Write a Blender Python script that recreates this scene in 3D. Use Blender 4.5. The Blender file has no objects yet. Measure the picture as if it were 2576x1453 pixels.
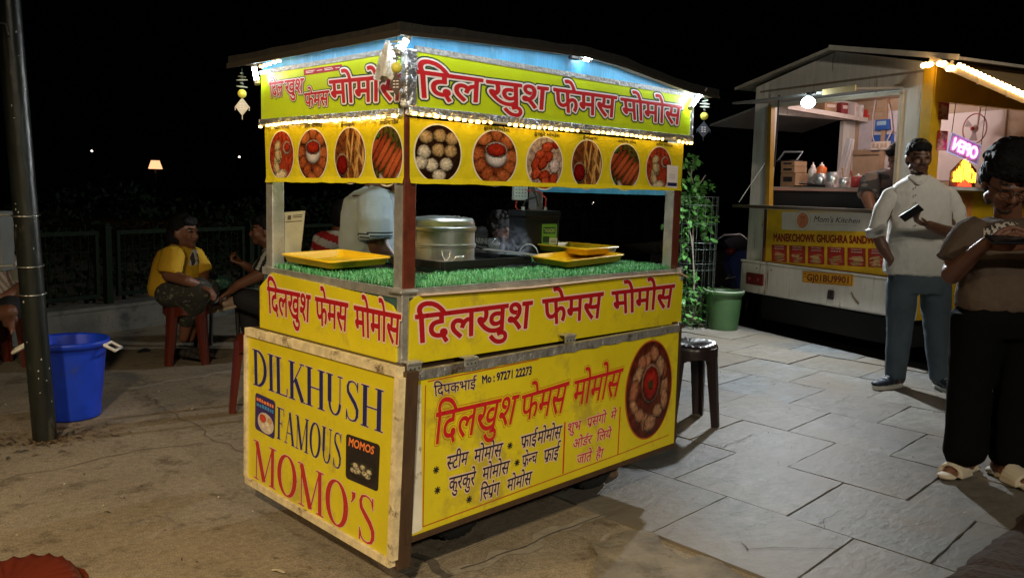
import bpy, bmesh, math, random
import numpy as np
from mathutils import Vector, Matrix, Quaternion, noise
random.seed(7)
rnd = random.random
PI = math.pi
C = bpy.context.scene.collection
SC = bpy.context.scene

# ---------------------------------------------------------------- camera
CAM_POS = Vector((-1.626, -2.177, 1.3))
YAW, PITCH, ROLL, FPX = 0.802, math.radians(-6.57), math.radians(1.525), 2165.0   # focal length for a frame 2576 wide
_f = Vector((math.cos(YAW)*math.cos(PITCH), math.sin(YAW)*math.cos(PITCH), math.sin(PITCH)))
_r0 = Vector((math.sin(YAW), -math.cos(YAW), 0.0))
_u0 = _r0.cross(_f)
_r = _r0*math.cos(ROLL) + _u0*math.sin(ROLL)
_u = -_r0*math.sin(ROLL) + _u0*math.cos(ROLL)
cd = bpy.data.cameras.new('camera')
cam = bpy.data.objects.new('camera', cd)
C.objects.link(cam)
M = Matrix((( _r.x, _u.x, -_f.x, CAM_POS.x), (_r.y, _u.y, -_f.y, CAM_POS.y), (_r.z, _u.z, -_f.z, CAM_POS.z), (0,0,0,1)))
cam.matrix_world = M
cd.sensor_width = 36.0
cd.lens = FPX/2576.0*36.0
cd.clip_start, cd.clip_end = 0.05, 600.0
SC.camera = cam

# ---------------------------------------------------------------- night sky, lights, exposure
w = bpy.data.worlds.new('World'); SC.world = w; w.use_nodes = True
wn = w.node_tree.nodes; wl = w.node_tree.links
bg = wn['Background']
bg.inputs['Color'].default_value = (0.0012, 0.0015, 0.0024, 1)
bg.inputs['Strength'].default_value = 0.12
SC.view_settings.view_transform = 'Standard'
SC.view_settings.look = 'None'
SC.view_settings.exposure = 0.0
SC.view_settings.gamma = 1.0
SC.view_settings.use_curve_mapping = False
SC.cycles.use_denoising = True
SC.cycles.max_bounces = 6
SC.cycles.sample_clamp_indirect = 4.0

def lamp(name, kind, loc, power, col, size=0.1, aim=None, **kw):
    l = bpy.data.lights.new(name, kind); l.energy = power; l.color = col
    if kind in ('POINT', 'SPOT'): l.shadow_soft_size = size
    for k, v in kw.items(): setattr(l, k, v)
    o = bpy.data.objects.new(name, l); C.objects.link(o); o.location = loc
    if aim is not None:
        o.rotation_euler = (Vector(aim)-Vector(loc)).to_track_quat('-Z', 'Y').to_euler()
    return o

# street lamps of the promenade and two added fill spots, behind and to the left of the photographer
lamp('street_lamp_light', 'SPOT', (-4.3, 1.1, 3.2), 330, (1.0, 0.70, 0.36), 0.10, aim=(-.5, .6, 0.0), spot_size=math.radians(68), spot_blend=1.0)
lamp('foreground_fill_light', 'SPOT', (-3.4, -3.2, 3.6), 1080, (1.0, 0.80, 0.50), 0.12, aim=(-.8, .2, 0.1), spot_size=math.radians(56), spot_blend=1.0)  # unseen spot added to brighten the near ground and left board
lamp('promenade_lamp_light', 'SPOT', (-1.2, -7.5, 4.6), 760, (1.0, 0.90, 0.72), 0.15, aim=(1.6, 0.0, 0.4), spot_size=math.radians(54), spot_blend=1.0)
lamp('truck_fill_light', 'SPOT', (-.6, -7.0, 5.4), 1300, (1.0, 0.90, 0.76), 0.20, aim=(5.8, 1.3, 2.1), spot_size=math.radians(24), spot_blend=1.0)  # unseen narrow spot added to brighten the truck rear

# ---------------------------------------------------------------- pixels of the photograph (2576 wide) to planes of the place
def ray(x, y):
    return CAM_POS, _f + _r*((x-1288)/FPX) - _u*((y-726.5)/FPX)
def F(x, y, Y=0.0):
    o, d = ray(x, y); return o + d*((Y-o.y)/d.y)
def Lf(x, y, X=0.0):
    o, d = ray(x, y); return o + d*((X-o.x)/d.x)
def G(x, y, Z=0.0):
    o, d = ray(x, y); return o + d*((Z-o.z)/d.z)
def at(x, y, depth):
    o, d = ray(x, y); return o + d*depth

# ---------------------------------------------------------------- naming
ORG = {}
def tag(o, label, cat, group=None, kind=None):
    o['label'] = label; o['category'] = cat
    if group: o['group'] = group
    if kind: o['kind'] = kind
    return o
def thing(name, label, cat, loc=(0,0,0), rotz=0.0, group=None, local=False):
    o = bpy.data.objects.new(name, None); C.objects.link(o)
    o.empty_display_size = 0.1
    o.location = loc; o.rotation_euler = (0, 0, rotz)
    ORG[o.name] = Vector((0,0,0)) if local else Vector(loc)
    tag(o, label, cat, group)
    return o

# ---------------------------------------------------------------- mesh builder
class MB:
    def __init__(s): s.v=[]; s.f=[]; s.m=[]; s.c=[]; s.sm=[]
    def add(s, vs, fs, mat=0, cols=None, smooth=False):
        b = len(s.v)
        s.v += [tuple(p) for p in vs]
        s.c += (cols if cols is not None else [(1,1,1)]*len(vs))
        for f in fs:
            s.f.append(tuple(b+i for i in f)); s.m.append(mat); s.sm.append(smooth)
        return s
    def box(s, c, size, mat=0, rot=None, bevel=0.0, cols=None):
        x, y, z = (k/2 for k in size)
        c = Vector(c)
        if bevel <= 0:
            vs = [Vector((sx*x, sy*y, sz*z)) for sz in (-1,1) for sy in (-1,1) for sx in (-1,1)]
            fs = [(0,2,3,1),(4,5,7,6),(0,1,5,4),(2,6,7,3),(0,4,6,2),(1,3,7,5)]
        else:
            bm = bmesh.new(); bmesh.ops.create_cube(bm, size=1.0)
            for v in bm.verts: v.co = Vector((v.co.x*2*x, v.co.y*2*y, v.co.z*2*z))
            bmesh.ops.bevel(bm, geom=bm.edges[:], offset=bevel, segments=2, affect='EDGES', profile=0.5)
            bm.verts.index_update()
            vs = [v.co.copy() for v in bm.verts]; fs = [tuple(v.index for v in f.verts) for f in bm.faces]; bm.free()
        if rot is not None: vs = [rot @ v for v in vs]
        return s.add([v+c for v in vs], fs, mat)
    def bar(s, a, b, wd, ht, mat=0, up=(0,0,1), bevel=0.0):
        a, b = Vector(a), Vector(b); d = (b-a); L = d.length; d.normalize()
        up = Vector(up); sd = d.cross(up).normalized(); u2 = sd.cross(d)
        R = Matrix((sd, d, u2)).transposed()
        return s.box((a+b)/2, (wd, L, ht), mat, R, bevel)
    def tube(s, pts, r, seg=8, mat=0, cap=True, smooth=True):
        pts = [Vector(p) for p in pts]; n = len(pts)
        rs = r if isinstance(r, (list, tuple)) else [r]*n
        d0 = (pts[1]-pts[0]).normalized()
        a = d0.orthogonal().normalized(); vs = []; fs = []
        for i, p in enumerate(pts):
            d = (pts[min(i+1,n-1)]-pts[max(i-1,0)]).normalized()
            a = (a - d*a.dot(d)).normalized(); b = d.cross(a)
            for k in range(seg):
                t = 2*PI*k/seg; vs.append(p + (a*math.cos(t)+b*math.sin(t))*rs[i])
        for i in range(n-1):
            for k in range(seg):
                k2 = (k+1)%seg
                fs.append((i*seg+k, i*seg+k2, (i+1)*seg+k2, (i+1)*seg+k))
        s.add(vs, fs, mat, smooth=smooth)
        if cap:
            s.add(vs[:seg], [tuple(range(seg-1,-1,-1))], mat); s.add(vs[-seg:], [tuple(range(seg))], mat)
        return s
    def lathe(s, prof, c=(0,0,0), seg=32, mat=0, smooth=True, sx=1.0, sy=1.0, close=False, rot=None, hard=False):
        if hard:
            for a, b in zip(prof, prof[1:]): s.lathe([a,b], c, seg, mat, smooth, sx, sy, False, rot)
            return s
        c = Vector(c); vs = []; fs = []; n = len(prof)
        for (r, z) in prof:
            for k in range(seg):
                t = 2*PI*k/seg; v = Vector((r*math.cos(t)*sx, r*math.sin(t)*sy, z))
                vs.append((rot @ v if rot else v)+c)
        for i in range(n-1):
            for k in range(seg):
                k2 = (k+1)%seg; fs.append((i*seg+k, i*seg+k2, (i+1)*seg+k2, (i+1)*seg+k))
        if close:
            fs.append(tuple(range(seg-1,-1,-1))); fs.append(tuple((n-1)*seg+k for k in range(seg)))
        return s.add(vs, fs, mat, smooth=smooth)
    def prism(s, pts, off, mat=0):
        """closed outline pts (3D, planar) pushed by vector off"""
        pts = [Vector(p) for p in pts]; n = len(pts); off = Vector(off)
        vs = pts + [p+off for p in pts]
        fs = [tuple(range(n-1,-1,-1)), tuple(range(n,2*n))] + [(i,(i+1)%n,n+(i+1)%n,n+i) for i in range(n)]
        return s.add(vs, fs, mat)
    def sphere(s, c, r, mat=0, seg=12, rings=8, sc=(1,1,1), rot=None):
        prof = [(math.sin(PI*i/rings), -math.cos(PI*i/rings)) for i in range(rings+1)]
        c = Vector(c); vs = []; fs = []
        for (a, z) in prof:
            for k in range(seg):
                t = 2*PI*k/seg; v = Vector((a*math.cos(t)*r*sc[0], a*math.sin(t)*r*sc[1], z*r*sc[2]))
                vs.append((rot @ v if rot else v)+c)
        for i in range(rings):
            for k in range(seg):
                k2=(k+1)%seg; fs.append((i*seg+k, i*seg+k2, (i+1)*seg+k2, (i+1)*seg+k))
        return s.add(vs, fs, mat, smooth=True)
    def obj(s, name, mats, parent=None, org=None, smooth=None):
        if not isinstance(mats, (list, tuple)): mats = [mats]
        if org is not None: og = Vector(org)
        elif parent is not None: og = ORG.get(parent.name, Vector((0,0,0)))
        else: og = Vector((0,0,0))
        me = bpy.data.meshes.new(name)
        me.from_pydata([(p[0]-og.x, p[1]-og.y, p[2]-og.z) for p in s.v], [], s.f)
        for m in mats: me.materials.append(m)
        if s.f:
            me.polygons.foreach_set('material_index', s.m)
            me.polygons.foreach_set('use_smooth', [bool(x) if smooth is None else smooth for x in s.sm])
        if any(c != (1,1,1) for c in s.c):
            ca = me.color_attributes.new('Col', 'FLOAT_COLOR', 'POINT')
            ca.data.foreach_set('color', np.array([(c[0],c[1],c[2],1.0) for c in s.c], dtype=np.float32).ravel())
        me.update()
        o = bpy.data.objects.new(name, me); C.objects.link(o)
        if parent is not None:
            o.parent = parent; ORG[o.name] = ORG.get(parent.name, Vector((0,0,0)))
        elif org is not None: o.location = og; ORG[o.name] = og
        return o

# ---------------------------------------------------------------- materials
MATS = {}
def mat(name, col, rough=0.5, metal=0.0, var=0.0, vscale=6.0, bump=0.0, bscale=40.0, emit=None, es=0.0, spec=0.5,
        stain=None, sscale=3.0, sth=0.55, attr=False, alpha=1.0, trans=0.0, stretch=(1,1,1), coat=0.0, bdist=0.01, rvar=0.0):
    if name in MATS: return MATS[name]
    m = bpy.data.materials.new(name); m.use_nodes = True; MATS[name] = m
    nt = m.node_tree; N = nt.nodes; L = nt.links
    b = N['Principled BSDF']
    b.inputs['Base Color'].default_value = (*col, 1); b.inputs['Roughness'].default_value = rough
    b.inputs['Metallic'].default_value = metal; b.inputs['Specular IOR Level'].default_value = spec
    b.inputs['Coat Weight'].default_value = coat
    if alpha < 1: b.inputs['Alpha'].default_value = alpha
    if trans > 0: b.inputs['Transmission Weight'].default_value = trans
    if emit is not None:
        b.inputs['Emission Color'].default_value = (*emit, 1); b.inputs['Emission Strength'].default_value = es
    tc = N.new('ShaderNodeTexCoord'); mp = N.new('ShaderNodeMapping'); mp.inputs['Scale'].default_value = stretch
    L.new(tc.outputs['Object'], mp.inputs['Vector'])
    cur = None
    if attr:
        at_ = N.new('ShaderNodeVertexColor'); at_.layer_name = 'Col'; cur = at_.outputs['Color']
    if var > 0:
        nz = N.new('ShaderNodeTexNoise'); nz.inputs['Scale'].default_value = vscale; nz.inputs['Detail'].default_value = 6
        nz.inputs['Roughness'].default_value = 0.65
        L.new(mp.outputs['Vector'], nz.inputs['Vector'])
        mr = N.new('ShaderNodeMapRange'); mr.inputs['From Min'].default_value=0.25; mr.inputs['From Max'].default_value=0.75
        mr.inputs['To Min'].default_value = 1-var; mr.inputs['To Max'].default_value = 1+var
        L.new(nz.outputs['Fac'], mr.inputs['Value'])
        mx = N.new('ShaderNodeMix'); mx.data_type='RGBA'; mx.blend_type='MULTIPLY'; mx.inputs[0].default_value = 1
        if cur is not None: L.new(cur, mx.inputs[6])
        else: mx.inputs[6].default_value = (*col, 1)
        cb = N.new('ShaderNodeCombineColor')
        for i in range(3): L.new(mr.outputs['Result'], cb.inputs[i])
        L.new(cb.outputs[0], mx.inputs[7]); cur = mx.outputs[2]
        if rvar > 0:
            mr2 = N.new('ShaderNodeMapRange'); mr2.inputs['To Min'].default_value = max(0.02, rough-rvar); mr2.inputs['To Max'].default_value = min(1, rough+rvar)
            L.new(nz.outputs['Fac'], mr2.inputs['Value']); L.new(mr2.outputs['Result'], b.inputs['Roughness'])
    if stain is not None:
        nz = N.new('ShaderNodeTexNoise'); nz.inputs['Scale'].default_value = sscale; nz.inputs['Detail'].default_value = 8
        nz.inputs['Roughness'].default_value = 0.7
        L.new(mp.outputs['Vector'], nz.inputs['Vector'])
        rp = N.new('ShaderNodeValToRGB'); rp.color_ramp.elements[0].position = sth; rp.color_ramp.elements[1].position = sth+0.08
        L.new(nz.outputs['Fac'], rp.inputs[0])
        mx = N.new('ShaderNodeMix'); mx.data_type='RGBA'
        L.new(rp.outputs[0], mx.inputs[0])
        if cur is not None: L.new(cur, mx.inputs[6])
        else: mx.inputs[6].default_value = (*col, 1)
        mx.inputs[7].default_value = (*stain, 1); cur = mx.outputs[2]
    if cur is not None: L.new(cur, b.inputs['Base Color'])
    if bump > 0:
        nb = N.new('ShaderNodeTexNoise'); nb.inputs['Scale'].default_value = bscale; nb.inputs['Detail'].default_value = 5
        L.new(mp.outputs['Vector'], nb.inputs['Vector'])
        bp = N.new('ShaderNodeBump'); bp.inputs['Strength'].default_value = bump; bp.inputs['Distance'].default_value = bdist
        L.new(nb.outputs['Fac'], bp.inputs['Height']); L.new(bp.outputs['Normal'], b.inputs['Normal'])
    return m

# ---------------------------------------------------------------- lettering: flat glyph meshes
_TC = {}
def _font_tris(s, off):
    k = (s, round(off,4))
    if k in _TC: return _TC[k]
    c = bpy.data.curves.new('glyph', 'FONT'); c.body = s; c.resolution_u = 3; c.offset = off; c.fill_mode = 'FRONT'
    o = bpy.data.objects.new('glyph', c); C.objects.link(o)
    bpy.context.view_layer.update()
    me = o.evaluated_get(bpy.context.evaluated_depsgraph_get()).to_mesh()
    vs = [(v.co.x, v.co.y) for v in me.vertices]; fs = [tuple(p.vertices) for p in me.polygons]
    o.evaluated_get(bpy.context.evaluated_depsgraph_get()).to_mesh_clear()
    bpy.data.objects.remove(o); bpy.data.curves.remove(c)
    _TC[k] = (vs, fs); return _TC[k]
_ADV = {}
def _adv(ch):
    if ch not in _ADV:
        a = max(v[0] for v in _font_tris(ch+'WW', 0)[0]); b = max(v[0] for v in _font_tris('WW', 0)[0])
        _ADV[ch] = a-b
    return _ADV[ch]
def _clip_x(vs, fs, xm):
    bm = bmesh.new(); bv = [bm.verts.new((x, y, 0)) for x, y in vs]
    for f in fs:
        try: bm.faces.new([bv[i] for i in f])
        except ValueError: pass
    bmesh.ops.bisect_plane(bm, geom=bm.verts[:]+bm.edges[:]+bm.faces[:], plane_co=(xm,0,0), plane_no=(1,0,0), clear_outer=True)
    bm.verts.index_update()
    r = [(v.co.x, v.co.y) for v in bm.verts], [tuple(v.index for v in f.verts) for f in bm.faces]
    bm.free(); return r
MARKS = set('ुूेैॅंઁંુેૈ')
def text2d(s, off=0.0):
    """visual-order text; '~' halves the letter before it, '^' hangs a ra stroke on it, '`' puts a reph on it, '|' thin gap"""
    V = []; Fc = []; x = 0.0; i = 0; last = (0, 0.5)
    def put(vs, fs, dx):
        b = len(V); V.extend((a+dx, c_) for a, c_ in vs); Fc.extend(tuple(b+k for k in f) for f in fs)
    while i < len(s):
        ch = s[i]; nx = s[i+1] if i+1 < len(s) else ''
        if ch == ' ': x += 0.26; i += 1; continue
        if ch == '|': x += 0.08; i += 1; continue
        if ch == '^':
            x0, a = last; t = 0.032+off; cx = x0+0.44 if a > 0.72 else x0+a-0.12
            p = [(cx-t, 0.22), (cx-0.19-t, 0.03), (cx-0.19+t*0.4, -0.02), (cx+t, 0.17)]
            if a > 0.72: p = [(u_-0.2*0, v_-0.0) for u_, v_ in p]
            put(p, [(0,1,2,3)], 0); i += 1; continue
        if ch == '`':
            x0, a = last; pts = [(0.06,0.62),(0.03,0.74),(0.07,0.82),(0.15,0.83),(0.19,0.78)]; t = 0.03+off
            vs = []
            for k, (px, py) in enumerate(pts):
                q = pts[min(k+1,4)]; r_ = pts[max(k-1,0)]; d = Vector((q[0]-r_[0], q[1]-r_[1])).normalized()
                vs += [(px-d.y*t, py+d.x*t), (px+d.y*t, py-d.x*t)]
            put(vs, [(2*k,2*k+1,2*k+3,2*k+2) for k in range(4)], x0+a-0.25); i += 1; continue
        vs, fs = _font_tris(ch, off)
        if nx == '~':
            a = _adv(ch); mx = max(v[0] for v in vs); cut = max(0.3, a-0.17)
            put(*_clip_x(vs, fs, cut), x); last = (x, cut); x += cut-0.01; i += 2; continue
        put(vs, fs, x)
        a = _adv(ch)
        if a > 0.02: last = (x, a); x += a
        i += 1
    return V, Fc, x
def quadmap(TL, TR, BR, BL):
    TL, TR, BR, BL = map(Vector, (TL, TR, BR, BL))
    return lambda u, v: (BL*(1-u)+BR*u)*(1-v) + (TL*(1-u)+TR*u)*v
def _rim(V, Fc, r):
    """hexagonal strips along the outline of flat glyphs, which fatten them by r"""
    cnt = {}
    for f in Fc:
        for i in range(len(f)):
            a, b = f[i], f[(i+1)%len(f)]; k = (min(a,b), max(a,b)); cnt[k] = cnt.get(k,0)+1
    out = []
    for (a, b), n in cnt.items():
        if n != 1: continue
        p, q = Vector(V[a]), Vector(V[b]); d = q-p
        if d.length < 1e-5: continue
        d.normalize(); s_ = Vector((-d.y,d.x))*r; e = d*r
        out.append([p+s_*.92-e*.38, p-e, p-s_*.92-e*.38, q-s_*.92+e*.38, q+e, q+s_*.92+e*.38])
    return out
def put_text(mb, s, q, nrm, layers, htop=0.62, x0=0.0, x1=None):
    """q: four plane points TL,TR,BR,BL of the baseline-to-headline box; layers: (extra half width, material, lift)"""
    fn = quadmap(*q); nrm = Vector(nrm)
    V, Fc, wd = text2d(s); wd = x1 or wd
    P_ = lambda x, y, l: fn((x-x0)/(wd-x0), y/htop)+nrm*l
    for off, mi, lift in layers:
        mb.add([P_(x,y,lift+.00045) for x, y in V], Fc, mi)
        if off > 0:
            for k, hx in enumerate(_rim(V, Fc, off)):
                mb.add([P_(p.x,p.y,lift+.0004*((k*37)%101)/101.0) for p in hx], [(0,1,2,3,4,5)], mi)

# serif capitals drawn as thick and thin strokes; each letter sits in a box of its own width and unit height
def _arc(cx, cy, rx, ry, a0, a1, w0, w1, n=14):
    o = []
    for i in range(n+1):
        t = math.radians(a0+(a1-a0)*i/n); k = abs(math.cos(t))
        o.append((cx+rx*math.cos(t), cy+ry*math.sin(t), w0+(w1-w0)*k))
    return o
TK, TH = 0.074, 0.018      # half widths of thick and thin strokes
def _stem(x, w=TK, y0=0.0, y1=1.0, serif=True):
    r = [[(x, y0, w), (x, y1, w)]]
    if serif: r += [[(x-w-0.07, y0+0.015, 0.016), (x+w+0.07, y0+0.015, 0.016)], [(x-w-0.07, y1-0.015, 0.016), (x+w+0.07, y1-0.015, 0.016)]]
    return r
def _sf(x, y, w=0.1): return [[(x-w, y, 0.016), (x+w, y, 0.016)]]
SERIF = {
 'D': (0.74, lambda: _stem(0.17)+[_arc(0.22,0.5,0.42,0.485,-90,90,TH,TK)]),
 'I': (0.36, lambda: _stem(0.18)),
 'L': (0.62, lambda: _stem(0.17)+[[(0.17,0.016,TH),(0.55,0.016,TH)],[(0.56,0.0,0.014),(0.58,0.22,0.02)]]),
 'K': (0.76, lambda: _stem(0.17)+[[(0.22,0.42,TH),(0.60,0.97,TH)],[(0.33,0.56,TK),(0.64,0.02,TK)]]+_sf(0.62,0.985)+_sf(0.66,0.015)),
 'H': (0.84, lambda: _stem(0.17)+_stem(0.67)+[[(0.17,0.5,TH),(0.67,0.5,TH)]]),
 'U': (0.76, lambda: [[(0.17,1.0,TK),(0.17,0.30,TK)], _arc(0.375,0.31,0.205,0.295,180,360,TH,0.045), [(0.58,0.3,TH),(0.58,1.0,TH)]]+_sf(0.17,0.985,0.13)+_sf(0.58,0.985)),
 'S': (0.58, lambda: [[(0.47,0.80,TH),(0.45,0.90,TH+.004),(0.37,0.965,TH),(0.27,0.98,TH),(0.16,0.94,0.03),(0.11,0.83,0.042),(0.13,0.70,0.052),(0.25,0.58,0.06),(0.38,0.46,0.062),(0.47,0.32,0.056),(0.47,0.17,0.046),(0.41,0.06,0.03),(0.30,0.018,TH),(0.19,0.03,TH),(0.11,0.10,TH+.004),(0.08,0.22,TH)]]+[[(0.48,0.74,0.012),(0.48,0.99,0.02)],[(0.07,0.01,0.02),(0.07,0.27,0.012)]]),
 'F': (0.60, lambda: _stem(0.17)+[[(0.17,0.984,TH),(0.53,0.984,TH)],[(0.54,0.78,0.018),(0.52,1.0,0.014)],[(0.17,0.52,TH),(0.40,0.52,TH)],[(0.40,0.42,0.014),(0.40,0.62,0.014)]]),
 'A': (0.76, lambda: [[(0.09,0.02,TH),(0.375,1.0,TH)],[(0.36,0.97,TK),(0.62,0.02,TK)],[(0.18,0.34,TH),(0.54,0.34,TH)]]+_sf(0.10,0.015)+_sf(0.63,0.015,0.12)),
 'M': (0.98, lambda: [[(0.15,0.0,TH),(0.15,0.98,TH)],[(0.15,0.97,TK),(0.47,0.03,TK)],[(0.47,0.02,TH),(0.79,0.97,TH)]]+_stem(0.81,0.058)+_sf(0.15,0.015)+_sf(0.11,0.985,0.09)),
 'O': (0.80, lambda: [_arc(0.40,0.5,0.30,0.485,0,360,TH,TK,28)]),
 "'": (0.26, lambda: [[(0.15,0.93,0.062),(0.155,0.85,0.05),(0.11,0.74,0.018),(0.07,0.70,0.010)]]),
}
def put_serif(mb, s, q, nrm, layers):
    fn = quadmap(*q); nrm = Vector(nrm); tot = sum(SERIF[c][0] for c in s); x = 0
    for ch in s:
        wd, fnc = SERIF[ch]; k = 0
        for off, mi, lift in layers:
            for st in fnc():
                vs = []
                n = len(st)
                for i, (px, py, hw) in enumerate(st):
                    a = st[min(i+1,n-1)]; b = st[max(i-1,0)]
                    d = Vector((a[0]-b[0], a[1]-b[1])).normalized(); e = 0
                    if off and i in (0, n-1): e = off*(1 if i else -1)
                    vs += [(px-d.y*(hw+off)+d.x*e, py+d.x*(hw+off)+d.y*e), (px+d.y*(hw+off)+d.x*e, py-d.x*(hw+off)+d.y*e)]
                k += 1
                mb.add([fn((x+a)/tot, b)+nrm*(lift+k*2e-5) for a, b in vs], [(2*i,2*i+1,2*i+3,2*i+2) for i in range(n-1)], mi)
        x += wd

# ---------------------------------------------------------------- printed pictures: a fine grid coloured point by point
def picture(mb, cen, ax, ay, nrm, lift, fn, n=(36,48), oval=True, mi=0, rim=None):
    """cen+u*ax+v*ay, u,v in -1..1"""
    cen, ax, ay, nrm = map(Vector, (cen, ax, ay, nrm)); nx, ny = n; vs = []; cs = []; fs = []
    for j in range(ny+1):
        v = -1+2*j/ny
        for i in range(nx+1):
            u = -1+2*i/nx
            if oval:
                k = math.sqrt(max(0, 1-v*v)); uu = u*k
            else: uu = u
            vs.append(cen+ax*uu+ay*v+nrm*lift)
            c = fn(uu, v)
            if rim is not None and oval and math.hypot(uu, v) > 0.95: c = rim
            cs.append(tuple(float(max(0.0, min(1, q))) for q in c))
    for j in range(ny):
        for i in range(nx):
            a = j*(nx+1)+i; fs.append((a, a+1, a+nx+2, a+nx+1))
    mb.add(vs, fs, mi, cs)
def lerp3(a, b, t): return tuple(a[i]+(b[i]-a[i])*t for i in range(3))
def nz(u, v, s=5.0, k=0.0): return noise.noise(Vector((u*s, v*s, k)))
def food(kind):
    bl = []   # u, v, ru, rv, angle, colour, pleats
    R = random.Random(hash(kind) % 97 if False else sum(map(ord, kind)))
    if kind == 'steam':
        base = (0.05,0.02,0.01)
        for u, v, w_ in [(-.55,.55,0),(.05,.62,0),(.6,.55,0),(-.62,.02,1),(.0,.12,0),(.55,.1,0),(-.3,-.42,1),(.35,-.38,1),(.05,-.78,1),(-.75,-.35,1)]:
            bl.append((u,v,.30,.24,0,(.70,.62,.50) if w_ else (.56,.38,.18),1))
    elif kind in ('fried',):
        base = (0.22,0.05,0.015)
        for u, v in [(-.5,.62),(.0,.8),(.55,.6),(-.78,.12),(.78,.05),(-.66,-.30),(.72,-.36),(-.40,-.62),(.40,-.66),(0,-.97)]:
            t_ = R.random(); bl.append((u+R.uniform(-.05,.05),v+R.uniform(-.05,.05),.33+R.uniform(-.03,.05),.27+R.uniform(-.03,.04),R.uniform(-.6,.6),lerp3((.60,.20,.05),(.44,.11,.025),t_),1))
        bl.append((.05,.06,.52,.42,0,(.80,.72,.74),0)); bl.append((.05,.30,.51,.30,0,(.82,.76,.78),0)); bl.append((.05,.30,.46,.25,0,(.50,.035,.008),2))
    elif kind == 'kurkure':
        base = (0.55,0.40,0.33)
        for u, v in [(.1,.62),(-.25,.3),(.15,.25),(-.5,-.05),(-.45,-.4),(.0,-.5),(.5,-.62),(.0,-.82),(-.1,.0)]:
            bl.append((u,v,.34,.22,R.random(),lerp3((.66,.12,.03),(.5,.06,.015),R.random()),1))
        bl.append((.55,-.1,.32,.3,.3,(.72,.58,.60),1)); bl.append((.6,.75,.2,.18,0,(.5,.03,.01),2))
    elif kind == 'fries':
        base = (0.25,0.08,0.02)
        for i in range(15):
            bl.append((R.uniform(-.4,.9),R.uniform(-.8,.8),.07,.75,R.uniform(-.35,.6),lerp3((.62,.30,.06),(.80,.52,.18),R.random()),0))
        bl.append((-.5,-.35,.44,.44,0,(.68,.5,.36),0)); bl.append((-.5,-.35,.38,.38,0,(.30,.01,.005),2))
    elif kind == 'roll':
        base = (0.12,0.10,0.02)
        for i in range(7):
            bl.append((-.80+.27*i+R.uniform(-.03,.03),.28-.13*i+R.uniform(-.1,.1),.155,.80,-.80+R.uniform(-.08,.08),lerp3((.62,.15,.04),(.40,.07,.02),R.random()),0))
        bl.append((-.7,.75,.3,.2,0,(.10,.16,.02),1)); bl.append((-.2,-1.0,.16,.5,.6,(.6,.5,.45),0)); bl.append((.55,-1.0,.16,.6,-.6,(.55,.46,.42),0))
    elif kind == 'plate':
        base = (0.50,0.07,0.02)
        for i in range(6): bl.append((R.uniform(-.6,.4),R.uniform(-.7,.4),.30,.22,R.random()*3,(.70,.54,.30),1))
        bl.append((-.1,-.85,.6,.25,.2,(.75,.62,.42),1)); bl.append((.45,.3,.33,.28,0,(.75,.6,.5),0)); bl.append((.48,.32,.25,.2,0,(.55,.05,.01),2))
    elif kind == 'bigplate':
        base = (0.16,0.03,0.012)
        for i in range(14):
            t = 2*PI*i/14+R.uniform(-.12,.12); q_ = R.uniform(.60,.76); bl.append((q_*math.cos(t),q_*math.sin(t),.25+R.uniform(-.04,.05),.18+R.uniform(-.04,.04),t+1.57+R.uniform(-.7,.7),lerp3((.42,.10,.04),(.46,.27,.15),R.random()**.7),1))
        bl.append((.05,.12,.42,.42,0,(.60,.36,.26),0)); bl.append((.05,.12,.36,.36,0,(.42,.018,.005),2)); bl.append((.05,.10,.10,.10,0,(.08,.09,.02),1))
    else:
        base = (0.03,0.02,0.02); bl.append((0,-.25,.9,.55,.2,(.05,.045,.03),0))
        for i in range(9): bl.append((R.uniform(-.6,.6),R.uniform(-.55,.05),.2,.17,0,(.62,.52,.34),1))
        for i in range(8): bl.append((R.uniform(-.7,.7),R.uniform(-.6,.1),.06,.05,0,(.08,.2,.03),0))
    def fn(u, v):
        c = tuple(q*(1+.7*nz(u,v,6,1)+.5*nz(u,v,17,2)) for q in base)
        for i, (bu, bv, ru, rv, an, col, pl) in enumerate(bl):
            du, dv = u-bu, v-bv; ca, sa = math.cos(an), math.sin(an)
            x = (du*ca+dv*sa)/ru; y = (-du*sa+dv*ca)/rv; th = math.atan2(y, x); r = math.hypot(x, y)
            if pl == 1: r *= 1+.13*nz(math.cos(th),math.sin(th),1.6,i*2.3)
            if r < 1:
                k = 1.12-0.95*r**3.5+0.22*(dv/rv)
                if pl == 1:
                    tw = th+1.1*r+.8*nz(u,v,4,i)
                    k *= 1+(0.26*math.sin(tw*9)+.16*math.sin(tw*17))*min(1, r*1.5)+.45*nz(u,v,11,bu*3+i)
                    k += .55*max(0, 1-math.hypot(x+.25,y-.35)/.30)*(.5+nz(u,v,16,i))
                if pl == 0: k *= 1+.25*nz(u,v,14,bv)+.2*nz(x*3,y*.6,5,i)
                if pl == 2:
                    k *= 1+.5*nz(u,v,9,3); k += .9*max(0,nz(u,v,15,8)-.25)
                c = tuple(q*k for q in col)
        g = .2126*c[0]+.7152*c[1]+.0722*c[2]
        return tuple(max(0, .86*q+.14*g)**1.22*.80 for q in c)
    return fn

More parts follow.
